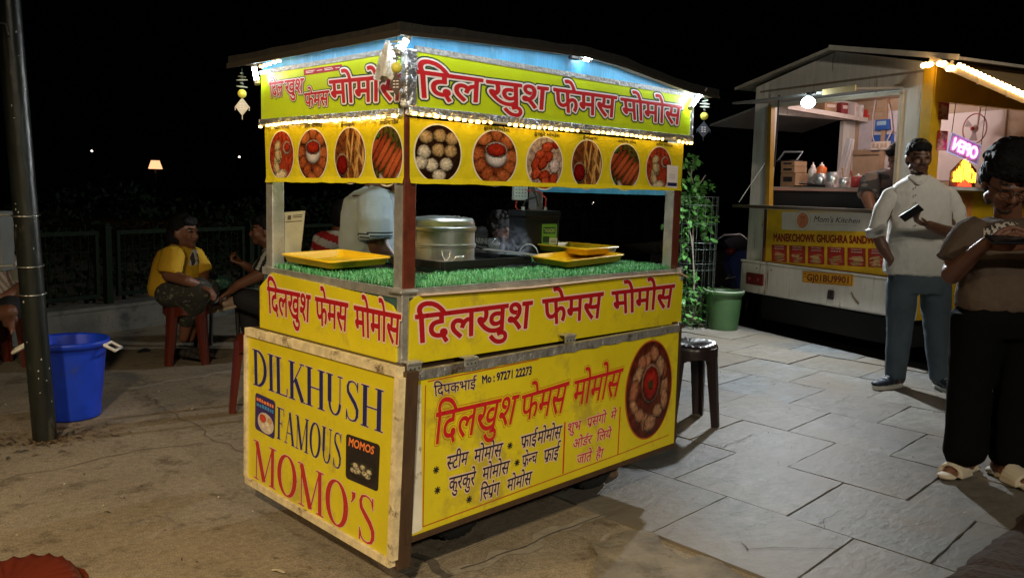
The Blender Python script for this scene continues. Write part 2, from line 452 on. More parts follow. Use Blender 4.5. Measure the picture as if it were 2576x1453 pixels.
# ================================================================ the ground
def struct(o): o['kind'] = 'structure'; return o
def clip_poly(poly, a, b):
    """keep the part of poly to the left of the line a->b"""
    out = []; a = Vector(a); d = Vector(b)-a
    sd = lambda p: d.x*(p[1]-a.y)-d.y*(p[0]-a.x)
    for i in range(len(poly)):
        p, q = poly[i], poly[(i+1)%len(poly)]; sp, sq = sd(p), sd(q)
        if sp >= 0: out.append(p)
        if sp*sq < 0:
            t = sp/(sp-sq); out.append((p[0]+(q[0]-p[0])*t, p[1]+(q[1]-p[1])*t))
    return out

def ground_mat():
    m = bpy.data.materials.new('worn concrete'); m.use_nodes = True; nt = m.node_tree; N = nt.nodes; L = nt.links; b = N['Principled BSDF']
    tc = N.new('ShaderNodeTexCoord')
    def noi(sc, det=8, ro=0.65):
        n = N.new('ShaderNodeTexNoise'); n.inputs['Scale'].default_value = sc; n.inputs['Detail'].default_value = det; n.inputs['Roughness'].default_value = ro
        L.new(tc.outputs['Object'], n.inputs['Vector']); return n.outputs['Fac']
    def ramp(src, stops):
        r = N.new('ShaderNodeValToRGB'); e = r.color_ramp.elements
        e[0].position, e[0].color = stops[0][0], (*stops[0][1],1); e[1].position, e[1].color = stops[-1][0], (*stops[-1][1],1)
        for p, c in stops[1:-1]:
            x = e.new(p); x.color = (*c,1)
        L.new(src, r.inputs[0]); return r.outputs[0]
    def mix(a, b_, f, bt='MIX'):
        x = N.new('ShaderNodeMix'); x.data_type='RGBA'; x.blend_type = bt
        if isinstance(f, float): x.inputs[0].default_value = f
        else: L.new(f, x.inputs[0])
        L.new(a, x.inputs[6]); L.new(b_, x.inputs[7]); return x.outputs[2]
    big = ramp(noi(0.7, 6), [(0.3,(.20,.165,.12)),(0.5,(.27,.225,.165)),(0.7,(.34,.29,.215))])
    grain = ramp(noi(38, 4, 0.7), [(0.3,(.74,.74,.74)),(0.7,(1.2,1.2,1.2))])
    grit = ramp(noi(150, 2), [(0.35,(.65,.65,.65)),(0.68,(1.25,1.22,1.18))])
    spots = ramp(noi(5.0, 8, 0.75), [(0.36,(.52,.49,.45)),(0.47,(1,1,1))])
    c = mix(big, grain, 1.0, 'MULTIPLY'); c = mix(c, grit, 1.0, 'MULTIPLY'); c = mix(c, spots, 1.0, 'MULTIPLY')
    L.new(c, b.inputs['Base Color']); b.inputs['Roughness'].default_value = 0.85; b.inputs['Specular IOR Level'].default_value = 0.3
    bp = N.new('ShaderNodeBump'); bp.inputs['Strength'].default_value = 0.5; bp.inputs['Distance'].default_value = 0.009
    add = N.new('ShaderNodeMath'); add.operation='ADD'; L.new(noi(30, 6), add.inputs[0]); L.new(noi(4, 6), add.inputs[1])
    L.new(add.outputs[0], bp.inputs['Height']); L.new(bp.outputs['Normal'], b.inputs['Normal'])
    return m
M_GROUND = ground_mat()
# the pavement edge towards the road runs between the two photographed points and on in both directions
E0, E1 = Vector((5.172, 0.356)), Vector((5.890, 2.283))
ed = (E1-E0).normalized(); en = Vector((ed.y, -ed.x))          # en points to the road
A, B = E0-ed*14, E0+ed*40
mb = MB()
poly = [(-60,-40),(60,-40),(60,60),(-60,60)]
poly = clip_poly(poly, A, B)
mb.add([(p[0],p[1],0) for p in poly], [tuple(range(len(poly)))])
mb.add([(A.x,A.y,0),(B.x,B.y,0),(B.x,B.y,-.14),(A.x,A.y,-.14)], [(0,1,2,3)])
struct(mb.obj('ground', M_GROUND))
mb = MB(); rp = clip_poly([(-120,-120),(160,-120),(160,160),(-120,160)], B, A)
mb.add([(p[0],p[1],-0.12) for p in rp], [tuple(range(len(rp)))])
struct(mb.obj('road', mat('asphalt', (.05,.05,.055), 0.8, var=.35, vscale=9, bump=.5, bscale=120)))

# joints, cracks and paler mortar lines in the concrete, drawn as thin strips a few millimetres up
crk = mat('crack dirt', (.09,.075,.058), 0.95, var=.4, vscale=30)
pale = mat('pale mortar', (.27,.235,.18), 0.9, var=.3, vscale=25)
def strip(mb, pts, wd, z, mi, jit=0.01, n=40):
    L_ = []
    for i in range(len(pts)-1):
        a, b = Vector(pts[i][:2]), Vector(pts[i+1][:2])
        for k in range(n): L_.append(a.lerp(b, k/n))
    L_.append(Vector(pts[-1][:2])); vs = []
    for i, p in enumerate(L_):
        d = (L_[min(i+1,len(L_)-1)]-L_[max(i-1,0)]).normalized(); nr = Vector((-d.y, d.x))
        j = nr*noise.noise(Vector((p.x*9, p.y*9, 3.3)))*jit; ww = wd*(0.7+0.8*abs(noise.noise(Vector((p.x*14,p.y*14,1)))))
        vs += [(p.x+j.x+nr.x*ww/2, p.y+j.y+nr.y*ww/2, z), (p.x+j.x-nr.x*ww/2, p.y+j.y-nr.y*ww/2, z)]
    mb.add(vs, [(2*i,2*i+1,2*i+3,2*i+2) for i in range(len(L_)-1)], mi)
mb = MB()
g = lambda x, y: (lambda p: (p.x, p.y))(G(x, y))
z3 = lambda x, y: g(x*.4459, (1200+y*.6648)/1.4907)
strip(mb, [z3(0,905), z3(400,820), z3(740,745), z3(1150,690)], .005, .003, 0, .04)
strip(mb, [z3(820,420), z3(1000,550), z3(1240,680), z3(1420,770), z3(1560,850)], .007, .003, 0, .04)
strip(mb, [z3(0,530), z3(160,500)], .006, .003, 0, .02)
strip(mb, [z3(730,390), z3(1000,340), z3(1400,275)], .05, .003, 1, .05)
zz = lambda x, y: g((1400+x*.4658)/1.4907, (1600+y*.4658)/1.4907)
strip(mb, [zz(190,1210), zz(900,910), zz(1580,650)], .006, .003, 1, .004)
strip(mb, [zz(600,1160), zz(1000,1020), zz(1500,850), zz(1890,705)], .06, .003, 1, .08)
strip(mb, [zz(700,1150), zz(1890,705)], .007, .006, 0, .02)
strip(mb, [zz(330,1020), zz(480,1110), zz(620,1210)], .04, .004, 0, .05)
struct(mb.obj('ground_joints', [crk, pale]))

# stone paving: real slabs in staggered courses
def stone_mat():
    m = bpy.data.materials.new('slate paving'); m.use_nodes = True; nt = m.node_tree; N = nt.nodes; L = nt.links; b = N['Principled BSDF']
    tc = N.new('ShaderNodeTexCoord'); mp = N.new('ShaderNodeMapping'); mp.inputs['Scale'].default_value=(1,1.9,1); mp.inputs['Rotation'].default_value=(0,0,.35)
    L.new(tc.outputs['Object'], mp.inputs['Vector'])
    at_ = N.new('ShaderNodeVertexColor'); at_.layer_name='Col'
    def noi(sc, det=8, ro=0.6, dis=0.0, off=None):
        n = N.new('ShaderNodeTexNoise'); n.inputs['Scale'].default_value = sc; n.inputs['Detail'].default_value=det; n.inputs['Roughness'].default_value=ro; n.inputs['Distortion'].default_value=dis
        src = mp.outputs['Vector']
        if off is not None:
            va = N.new('ShaderNodeVectorMath'); va.operation='ADD'; L.new(mp.outputs['Vector'], va.inputs[0]); L.new(off, va.inputs[1]); src = va.outputs[0]
        L.new(src, n.inputs['Vector']); return n.outputs['Fac']
    sc_ = N.new('ShaderNodeVectorMath'); sc_.operation='SCALE'; sc_.inputs[3].default_value = 60; L.new(at_.outputs['Color'], sc_.inputs[0])
    lay = noi(1.6, 5, 0.55, 0.4, sc_.outputs[0])
    mul = N.new('ShaderNodeMath'); mul.operation='MULTIPLY'; mul.inputs[1].default_value = 9; L.new(lay, mul.inputs[0])
    fl = N.new('ShaderNodeMath'); fl.operation='FLOOR'; L.new(mul.outputs[0], fl.inputs[0])
    fr = N.new('ShaderNodeMath'); fr.operation='FRACT'; L.new(mul.outputs[0], fr.inputs[0])
    dark = N.new('ShaderNodeMapRange'); dark.inputs['From Max'].default_value=.07; dark.inputs['To Min'].default_value=.45; dark.inputs['To Max'].default_value=1.0
    L.new(fr.outputs[0], dark.inputs['Value'])
    fine = N.new('ShaderNodeMapRange'); fine.inputs['From Min'].default_value=.25; fine.inputs['From Max'].default_value=.75; fine.inputs['To Min'].default_value=.50; fine.inputs['To Max'].default_value=1.42
    L.new(noi(7, 10, .72), fine.inputs['Value'])
    mm = N.new('ShaderNodeMath'); mm.operation='MULTIPLY'; L.new(dark.outputs[0], mm.inputs[0]); L.new(fine.outputs[0], mm.inputs[1])
    mx = N.new('ShaderNodeMix'); mx.data_type='RGBA'; mx.blend_type='MULTIPLY'; mx.inputs[0].default_value=1
    cb = N.new('ShaderNodeCombineColor')
    for i in range(3): L.new(mm.outputs[0], cb.inputs[i])
    L.new(at_.outputs['Color'], mx.inputs[6]); L.new(cb.outputs[0], mx.inputs[7])
    dz = N.new('ShaderNodeTexNoise'); dz.inputs['Scale'].default_value=1.3; dz.inputs['Detail'].default_value=7; L.new(tc.outputs['Object'], dz.inputs['Vector'])
    rp = N.new('ShaderNodeValToRGB'); rp.color_ramp.elements[0].position=.40; rp.color_ramp.elements[1].position=.66; L.new(dz.outputs['Fac'], rp.inputs[0])
    mx2 = N.new('ShaderNodeMix'); mx2.data_type='RGBA'; L.new(rp.outputs[0], mx2.inputs[0]); L.new(mx.outputs[2], mx2.inputs[6]); mx2.inputs[7].default_value=(.17,.145,.11,1)
    L.new(mx2.outputs[2], b.inputs['Base Color']); b.inputs['Roughness'].default_value=.58; b.inputs['Specular IOR Level'].default_value=.4
    add = N.new('ShaderNodeMath'); add.operation='ADD'
    m3 = N.new('ShaderNodeMath'); m3.operation='MULTIPLY'; m3.inputs[1].default_value=.16; L.new(fl.outputs[0], m3.inputs[0])
    L.new(m3.outputs[0], add.inputs[0]); L.new(noi(14, 6), add.inputs[1])
    bp = N.new('ShaderNodeBump'); bp.inputs['Strength'].default_value=.6; bp.inputs['Distance'].default_value=.010
    L.new(add.outputs[0], bp.inputs['Height']); L.new(bp.outputs['Normal'], b.inputs['Normal'])
    return m
ex = Vector((math.cos(math.radians(3.3)), math.sin(math.radians(3.3)))); ey = Vector((math.cos(math.radians(88.2)), math.sin(math.radians(88.2))))
P0 = Vector((2.137, -.224)); SW, SH = 0.583, 0.57
mb = MB(); R = random.Random(4)
for i in range(-2, 9):
    for j in range(-12, 12):
        if i < 0 and j > 1: continue
        a = P0 + ex*(SW*i) + ey*(SH*(j+(0.5 if i % 2 else 0.0)))
        gp = 0.0045
        w0 = SW-gp; h0 = SH-gp
        cs = [(gp,gp),(w0,gp),(w0,h0),(gp,h0)]; pts = []
        for k in range(4):
            p, q = cs[k], cs[(k+1)%4]
            for t in range(7):
                u = p[0]+(q[0]-p[0])*t/7; v = p[1]+(q[1]-p[1])*t/7
                s_ = a+ex*u+ey*v
                jx = 0.005*noise.noise(Vector((s_.x*11, s_.y*11, i*3.1+j))); jy = 0.005*noise.noise(Vector((s_.x*11+9, s_.y*11, i*3.1+j)))
                pts.append((s_.x+jx, s_.y+jy))
        pts = clip_poly(pts, A, B)
        if len(pts) < 3: continue
        pts = clip_poly(pts, (-10,-6.2), (10,-6.2))
        if len(pts) < 3: continue
        t = R.random(); br = R.uniform(.68, 1.20)
        col = lerp3((.158,.174,.178), (.215,.196,.166), t); col = tuple(q*br for q in col)
        zt = .012+R.uniform(-.0015,.0035); tx, ty = R.uniform(-.004,.004), R.uniform(-.004,.004)
        n = len(pts); cx = sum(p[0] for p in pts)/n; cy = sum(p[1] for p in pts)/n
        top = [(p[0], p[1], zt+(p[0]-cx)*tx+(p[1]-cy)*ty) for p in pts]
        mb.add(top+[(p[0],p[1],.0) for p in pts], [tuple(range(n))]+[(k, n+k, n+(k+1)%n, (k+1)%n) for k in range(n)], 0, [col]*(2*n))
struct(mb.obj('stone_paving', stone_mat()))
# mortar bed under the slabs
mb = MB(); q = clip_poly([tuple(P0+ex*(-1.15)+ey*k) for k in (-8,1.2)]+[tuple(P0+ex*6+ey*7), tuple(P0+ex*6+ey*(-8))], A, B)[::-1]
mb.add([(p[0],p[1],.004) for p in q], [tuple(range(len(q)))])
struct(mb.obj('paving_bed', mat('mortar bed', (.06,.055,.05), .9, var=.3, vscale=20)))
# cracks that run across single slabs, and the smeared cement where slabs meet concrete
z8 = lambda x, y: g((2400+x*.66482)/1.4907, (1200+y*.66482)/1.4907)
mb = MB()
for pts, wd in (([(865,355),(930,385),(1065,402)],.006),([(530,290),(640,300),(720,295),(810,325)],.007),([(375,705),(470,730),(560,690),(655,660)],.008),([(545,1275),(600,1320),(720,1305),(860,1300),(1100,1310)],.007),([(1480,1180),(1560,1165),(1640,1160)],.005),([(1020,1190),(1050,1140),(1160,1095)],.005),([(940,150),(1010,128),(1080,135)],.005),([(1180,440),(1120,480),(1010,505)],.004),([(300,60),(420,95),(560,100)],.006),([(820,620),(700,600),(590,540)],.004),([(1290,640),(1200,610),(1130,640)],.004)):
    strip(mb, [z8(*p) for p in pts], wd*.55, .0165, 0, .03)
struct(mb.obj('paving_cracks', mat('slab crack', (.045,.042,.038), .95)))
mb = MB(); R = random.Random(41); ol = [(-260,1290),(-40,1200),(90,1225),(150,1320),(260,1372),(350,1352),(450,1385),(560,1470),(560,1560),(-260,1560)]; P_ = []
for i in range(len(ol)):
    a, b = Vector(ol[i]), Vector(ol[(i+1)%len(ol)])
    for k in range(14):
        q_ = a.lerp(b,k/14); j = 26*noise.noise(Vector((q_.x*.013,q_.y*.013,2)))+14*noise.noise(Vector((q_.x*.05,q_.y*.05,6))); x_, y_ = z8(q_.x+j, q_.y+j*.5); P_.append((x_,y_,.0186))
mb.add(P_, [tuple(range(len(P_)))])
struct(mb.obj('cement_patch', mat('cement smear', (.20,.175,.135), .9, var=.5, vscale=7, bump=.9, bscale=38, stain=(.12,.10,.075), sscale=8, sth=.56)))
# dark brown ragged-edged sheet beyond the border course at lower right
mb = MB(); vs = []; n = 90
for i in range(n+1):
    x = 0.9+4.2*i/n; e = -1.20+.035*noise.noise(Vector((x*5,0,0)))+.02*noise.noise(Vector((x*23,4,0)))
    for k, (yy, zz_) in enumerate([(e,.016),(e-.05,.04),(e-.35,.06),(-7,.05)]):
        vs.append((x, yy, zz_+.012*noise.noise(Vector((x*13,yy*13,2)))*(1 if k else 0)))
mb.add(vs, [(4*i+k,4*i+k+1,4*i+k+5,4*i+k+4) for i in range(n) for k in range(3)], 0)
struct(mb.obj('dark_ground_strip', mat('dark ground', (.05,.028,.016), .95, var=.5, vscale=25, bump=.9, bscale=60)))

# loose bits: dry leaves and straw at the pole foot and over the concrete
R = random.Random(11); mb = MB()
def scrap(p, L_, W_, a, mi, z=.006):
    ca, sa = math.cos(a), math.sin(a)
    vs = []
    for u, v, h in [(-L_,-W_*.4,0),(0,-W_,.004),(L_,-W_*.3,.002),(L_*.9,W_*.4,0),(0,W_,.006),(-L_*.9,W_*.5,0)]:
        vs.append((p[0]+u*ca-v*sa, p[1]+u*sa+v*ca, z+h))
    mb.add(vs, [(0,1,4,5),(1,2,3,4)], mi)
for i in range(150):
    a = R.uniform(0, 2*PI); r = .04+.28*R.random()**1.5
    scrap((-.36+r*math.cos(a)*1.2, 2.40+r*math.sin(a)*.8), R.uniform(.012,.03), R.uniform(.003,.008), R.uniform(0,PI), R.choice([0,0,1]))
for i in range(230):
    p = (R.uniform(-2.2,1.0), R.uniform(.2,4.6)); scrap(p, R.uniform(.004,.014), R.uniform(.002,.005), R.uniform(0,PI), R.choice([0,0,1,2]))
for i in range(60):
    p = (R.uniform(.9,4.6), R.uniform(-1.1,2.2)); scrap(p, R.uniform(.004,.014), R.uniform(.002,.005), R.uniform(0,PI), R.choice([0,1,2]), .02)
for px, py in [(390,1005),(462,870),(485,1030),(700,1440),(720,1075),(245,835),(625,1000),(560,975)]:
    p = G(px, py); scrap(p, R.uniform(.018,.03), R.uniform(.004,.01), R.uniform(0,PI), 2)
tag(mb.obj('ground_litter', [mat('dry leaf', (.14,.085,.04), .9), mat('dark bits', (.04,.03,.02), .9), mat('pale straw', (.42,.36,.26), .9)]),
    'dry leaves, straw and paper bits scattered over the ground', 'litter', kind='stuff')
mb = MB(); p = G(362, 884); vs=[]; fs=[]
for j in range(7):
    for i in range(9):
        u, v = i/8-.5, j/6-.5
        vs.append((p.x+u*.10+v*.03, p.y+v*.07, .004+.022*max(0, 1-4*u*u)*max(0,1-4*v*v)+.008*abs(noise.noise(Vector((u*9,v*9,1))))))
fs = [(j*9+i,j*9+i+1,j*9+i+10,j*9+i+9) for j in range(6) for i in range(8)]
mb.add(vs, fs)
tag(mb.obj('crumpled_pouch', mat('pouch foil', (.02,.022,.03), .3, var=.5, vscale=20), org=(p.x,p.y,0)), 'small crumpled dark pouch lying on the concrete left of the red stool', 'litter')
p = G(1537, 1186, .03)
mb = MB(); mb.sphere((p.x,p.y,.03), .036, 0, 12, 8, (1.15,.9,1.0))
mb.v = [(x+.006*noise.noise(Vector((x*60,y*60,z*60))), y+.006*noise.noise(Vector((x*60,y*60,z*60+5))), max(0,z+.006*noise.noise(Vector((x*60,y*60,z*60+9))))) for x,y,z in mb.v]
tag(mb.obj('rock', mat('brown rock', (.22,.15,.09), .9, var=.5, vscale=30, bump=.6), org=(p.x,p.y,0)), 'small brown rock chocked under the food cart by its wheel', 'rock')

# ================================================================ kerb wall, fence, hedge
fd = Vector((math.cos(math.radians(16.6)), math.sin(math.radians(16.6)))); fnr = Vector((-fd.y, fd.x))
Q0 = Vector((0.759, 5.348))
def FP(s_, off=0.0, z=0.0):
    p = Q0+fd*s_+fnr*off; return Vector((p.x, p.y, z))
S0, S1 = -7.0, 16.0
mb = MB(); n = 90
for (z0, z1, o0, o1) in [(0,.205,0,.22),(.205,.235,-.02,.24)]:
    a, b = FP(S0,(o0+o1)/2,(z0+z1)/2), FP(S1,(o0+o1)/2,(z0+z1)/2)
    mb.bar(a, b, o1-o0, z1-z0)
tag(mb.obj('kerb_wall', mat('old plaster', (.12,.112,.09), .9, var=.35, vscale=4, bump=.5, bscale=25, stain=(.05,.047,.04), sscale=2.2)), 'low plastered kerb wall running under the green fence', 'wall')
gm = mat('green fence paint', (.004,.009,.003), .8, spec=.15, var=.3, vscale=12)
fence = thing('fence', 'green metal mesh fence on the low kerb wall behind the stall', 'fence', FP(0,.1,.235))
PL = 1.62; k0 = 0.09
for k in range(-5, 9):
    s0 = 0.35+k*PL; s1 = s0+PL-.17; mb = MB()
    for z in (.31, .845): mb.bar(FP(s0,.1,z), FP(s1,.1,z), .03, .035)
    for s_ in (s0+.0175, s1-.0175): mb.bar(FP(s_,.1,.32), FP(s_,.1,.84), .035, .03, up=(fd.x,fd.y,0))
    t = s0+.09
    while t < s1-.05:
        mb.bar(FP(t,.1,.32), FP(t,.1,.84), .005, .005, up=(fd.x,fd.y,0)); t += .075
    for z in (.43,.56,.69): mb.bar(FP(s0,.105,z), FP(s1,.105,z), .004, .004)
    mb.obj('fence_panel', gm, fence)
    mb = MB(); sp = s1+.085; mb.bar(FP(sp,.1,.235), FP(sp,.1,.90), .055, .055, up=(fd.x,fd.y,0)); mb.sphere(FP(sp,.1,.905), .03, 0, 8, 6)
    mb.obj('post', gm, fence)
# hedge behind the fence, one dark mass of small leaves
R = random.Random(21); mb = MB()
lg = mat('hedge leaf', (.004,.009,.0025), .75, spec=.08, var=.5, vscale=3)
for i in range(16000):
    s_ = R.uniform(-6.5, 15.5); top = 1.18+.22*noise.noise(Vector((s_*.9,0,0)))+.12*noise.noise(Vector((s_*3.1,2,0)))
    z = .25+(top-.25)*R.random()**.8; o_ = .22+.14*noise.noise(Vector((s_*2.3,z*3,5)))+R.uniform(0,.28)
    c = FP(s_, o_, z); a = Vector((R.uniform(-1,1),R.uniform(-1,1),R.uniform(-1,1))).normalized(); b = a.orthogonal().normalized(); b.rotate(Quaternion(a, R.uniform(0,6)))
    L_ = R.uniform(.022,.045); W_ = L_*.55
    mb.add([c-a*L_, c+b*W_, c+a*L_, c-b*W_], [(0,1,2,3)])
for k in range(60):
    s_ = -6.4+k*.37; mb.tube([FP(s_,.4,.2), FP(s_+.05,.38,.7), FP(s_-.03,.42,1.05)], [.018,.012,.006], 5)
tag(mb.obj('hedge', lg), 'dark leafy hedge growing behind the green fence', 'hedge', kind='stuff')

# ================================================================ pole with its bands, box
pole = thing('pole', 'dark scuffed steel pole with metal bands beside the blue bin', 'pole', (-.385,2.425,0))
pm = mat('scuffed pole paint', (.009,.011,.009), .36, var=.6, vscale=14, stain=(.07,.063,.045), sscale=6, sth=.57, bump=.3, bscale=30, stretch=(1,1,.35))
UPZ = Vector((0,0,1)); px_ = lambda z: Vector((-.385-.040*z, 2.425+.012*z, z))
mb = MB(); mb.tube([px_(z) for z in (0,.3,.8,1.3,1.8,2.4,3.2,4.4)], .055, 24)
R = random.Random(77); dcam = (Vector((CAM_POS.x,CAM_POS.y,0))-Vector((-.385,2.425,0))).normalized()
for k in range(20):
    z = R.uniform(.15,2.0)**1.0; a = math.atan2(dcam.y,dcam.x)+R.uniform(-1.0,1.0); cpt = px_(z); rr_ = .0553; hw, hh = R.uniform(.0015,.005), R.uniform(.0015,.006)
    t_ = Vector((-math.sin(a),math.cos(a),0)); c0 = cpt+Vector((math.cos(a),math.sin(a),0))*rr_
    mb.add([c0-t_*hw-UPZ*hh,c0+t_*hw-UPZ*hh*.6,c0+t_*hw*.7+UPZ*hh,c0-t_*hw*.8+UPZ*hh*.7],[(0,1,2,3)],1)
mb.obj('shaft', [pm, mat('paper fleck', (.42,.42,.38), .7)], pole)
bm_ = mat('bright wire', (.45,.45,.42), .3, .9)
for z, k in ((1.115,0),(.872,1),(.735,2)):
    mb = MB(); c = px_(z); pts = []
    for i in range(25):
        t = 2*PI*i/24; pts.append((c.x+.0595*math.cos(t), c.y+.0595*math.sin(t), z+.004*math.sin(t+1)))
    mb.tube(pts, .004, 6)
    if k < 2:
        s_ = Vector((c.x,c.y,z))-_r*.062-_f*.03; mb.tube([s_, s_-_r*.08+Vector((0,0,-.004))], .004, 6)
    mb.obj('band', bm_, pole)
c = px_(1.985); mb = MB(); s_ = c-_f*.065
mb.tube([s_-_r*.025+Vector((0,0,.01)), s_+_r*.02, s_+_r*.03+Vector((0,0,-.05))], .006, 6); mb.obj('bracket', mat('dull steel', (.12,.12,.11), .5, .6), pole)
bx = thing('junction_box', 'grey metal box strapped behind the pole, cut by the left frame edge', 'box', at(-30,690,4.45))
gx = mat('grey cabinet', (.11,.115,.105), .5, var=.25, vscale=9, stain=(.06,.055,.045), sscale=5, sth=.6)
mb = MB(); cc = at(-30,605,4.45); Rz = Matrix.Rotation(YAW-PI/2, 3, 'Z')
mb.box(cc, (.205,.12,.31), 0, Rz, .006); mb.obj('housing', gx, bx)
mb = MB(); mb.box(cc+Rz@Vector((.0,-.064,0)), (.17,.008,.27), 0, Rz, .002); mb.obj('door', gx, bx)
mb = MB(); mb.sphere(cc+Rz@Vector((.07,-.072,0)), .008, 0, 8, 6); mb.obj('lock', bm_, bx)
mb = MB(); mb.bar(at(35,690,4.5), at(60,690,4.5), .05, .06); mb.obj('bracket', gx, bx)

# far lamps of the park
peach = mat('lit lamp shade', (.9,.5,.3), .5, emit=(1.0,.47,.22), es=1.6)
def far_lamp(px, py, dep, kind, label):
    p = at(px, py, dep); t = thing('garden_lamp', label, 'lamp', (p.x,p.y,0), group='distant park lamps')
    dk = mat('lamp post black', (.02,.02,.02), .5)
    mb = MB(); mb.tube([(p.x,p.y,0),(p.x,p.y,p.z)], .03, 8); mb.obj('post', dk, t)
    mb = MB()
    if kind:
        mb.lathe([(.02,.24),(.12,.24),(.20,.0),(.19,-.01),(.02,-.01)], p, 20); mb.obj('lamp_shade', peach, t)
    else:
        mb.sphere(p, .045 if kind == 0 else .1, 0, 10, 8); mb.obj('globe', mat('far lamp glow', (1,1,1), .5, emit=(1,.9,.75), es=2.5), t)
far_lamp(391, 424, 26, 1, 'far garden lamp with a glowing peach shade beyond the hedge')
far_lamp(231, 380, 34, 0, 'tiny white far lamp high above the hedge, nearest the pole')
far_lamp(602, 395, 34, 0, 'tiny white far lamp just left of the cart roof')
far_lamp(1490, 510, 20, 0, 'tiny far lamp seen through the cart opening')

# ================================================================ bins
def rim_bin(name, label, loc, rb, rt, h, m, seg=40):
    t = thing(name, label, 'bin', loc); x, y, z = loc
    mb = MB()
    prof = [(0.0,.012),(rb-.01,.012),(rb,.0),(rb+.004,.012)]
    prof += [(rb+(rt-rb)*k/6, h*k/6) for k in range(1,6)] + [(rt-.004,h-.035),(rt+.012,h-.032),(rt+.016,h-.008),(rt+.012,h),(rt+.002,h),(rt-.006,h-.01),(rb-.006,.02),(0,.02)]
    mb.lathe([(r, z_+z) for r, z_ in prof], (x,y,0), seg, hard=False)
    mb.obj('tub', m, t); return t
bc = G(178, 1045); bluem = mat('blue plastic', (.006,.045,.55), .42, var=.22, vscale=9, bump=.18, bscale=14, stain=(.02,.05,.30), sscale=7, sth=.60)
bb = rim_bin('plastic_bin', 'large blue plastic bin with white handles standing behind the pole', (bc.x,bc.y,0), .150, .193, .43, bluem)
wh = mat('white handle plastic', (.72,.68,.60), .4)
for sgn in (-1, 1):
    d = (_r*sgn - Vector((_f.x,_f.y,0))*(.45 if sgn < 0 else -.1)); d.z = 0; d.normalize(); e = Vector((-d.y,d.x,0))
    c = Vector((bc.x,bc.y,.405))+d*.205; mb = MB()
    lp = [c-e*.05, c-e*.05+d*.055+Vector((0,0,-.03)), c+e*.05+d*.055+Vector((0,0,-.03)), c+e*.05, c-e*.05]
    mb.tube(lp, .009, 8); mb.obj('handle', wh, bb)
gc = Vector((5.60,2.34,0)); grm = mat('olive green plastic', (.045,.10,.035), .45, var=.12, vscale=8)
gb = rim_bin('plastic_bin', 'olive green plastic bucket on the pavement edge beside the caged young tree', gc, .142, .175, .385, grm)
mb = MB(); mb.lathe([(.176,.382),(.192,.383),(.192,.392),(.176,.393)], (gc.x,gc.y,0), 40); mb.obj('rim', mat('pale green rim', (.30,.36,.27), .4), gb)
# broken foam plate by the tree
c = G(1748, 822); mb = MB(); Rp = Matrix.Rotation(.5,3,'X')@Matrix.Rotation(.4,3,'Y')
mb.lathe([(0,0),(.07,0),(.105,.02),(.112,.02),(.075,-.004),(0,-.004)], (c.x,c.y,.06), 28, rot=Rp)
tag(mb.obj('foam_plate', mat('foam plate', (.62,.55,.42), .7, var=.15), org=(c.x,c.y,0)), 'discarded pale plate leaning on the ground between tree and green bucket', 'plate')

# ================================================================ young tree in its wire guard
tb = Vector((5.573, 2.651, 0)); TD = 8.47; upx = TD/FPX
def TP(px, py, dy=0.0):
    p = at(px, py, TD+dy); return p
tree = thing('young_tree', 'young leafy tree growing inside a wire guard right of the cart', 'tree', tb)
bark = mat('pale bark', (.24,.21,.17), .8, var=.4, vscale=30)
limbs = [[(1744,812),(1743,760),(1746,700),(1744,660),(1742,620)],[(1742,622),(1737,590),(1728,560),(1718,540)],[(1742,620),(1744,570),(1750,540),(1748,480),(1738,440),(1722,412)],[(1748,480),(1765,455),(1775,440)],[(1746,560),(1765,530),(1782,500)],[(1738,440),(1742,410),(1752,395)]]
mb = MB()
for i, l in enumerate(limbs):
    n = len(l); mb.tube([TP(x,y,(.06*((i*37)%5-2)*k/n)) for k,(x,y) in enumerate(l)], [(.013 if i == 0 else .009)*(1-.55*k/n) for k in range(n)], 7)
mb.obj('trunk', bark, tree)
leafm = mat('fresh leaf', (.09,.26,.055), .42, var=.35, vscale=14, spec=.5)
def leaf(mb, c, a, nrm, L_, W_):
    b = a.cross(nrm).normalized(); dn = nrm*(-L_*.18)
    vs = [c, c+a*L_*.3+b*W_, c+a*L_*.3-b*W_, c+a*L_*.7+b*W_*.75+dn*.5, c+a*L_*.7-b*W_*.75+dn*.5, c+a*L_+dn, c+a*L_*.3-nrm*W_*.25, c+a*L_*.7+dn*.5-nrm*W_*.2]
    mb.add(vs, [(0,1,6),(0,6,2),(1,3,7,6),(6,7,4,2),(3,5,7),(7,5,4)], 0, smooth=True)
R = random.Random(5); mb = MB()
cl = [(1720,470,38,28,26),(1760,470,26,22,14),(1735,500,44,26,34),(1775,520,24,22,14),(1735,545,44,24,28),(1775,560,20,20,10),(1722,412,22,12,12),(1755,400,16,14,8),(1715,585,20,25,10),(1782,590,14,22,5),(1790,465,12,14,5),(1800,548,6,10,3),(1722,640,14,40,8),(1738,690,26,20,10)]
for (cx,cy,rx,ry,k) in cl:
    for i in range(int(k*3.3)):
        u, v = R.gauss(0,.5), R.gauss(0,.5); c = TP(cx+u*rx, cy+v*ry, R.gauss(0,.10))
        a = Vector((R.uniform(-1,1),R.uniform(-1,1),R.uniform(-.8,.35))).normalized(); nr = (Vector((R.uniform(-.7,.7),R.uniform(-.9,.3),1))).normalized(); nr = (nr-a*nr.dot(a)).normalized()
        L_ = R.uniform(.045,.085); leaf(mb, c, a, nr, L_, L_*.31)
mb.obj('crown', leafm, tree)
bush = thing('leafy_shrub', 'low dark green shrub at the foot of the young tree', 'shrub', (tb.x-.05,tb.y-.05,0))
mb = MB()
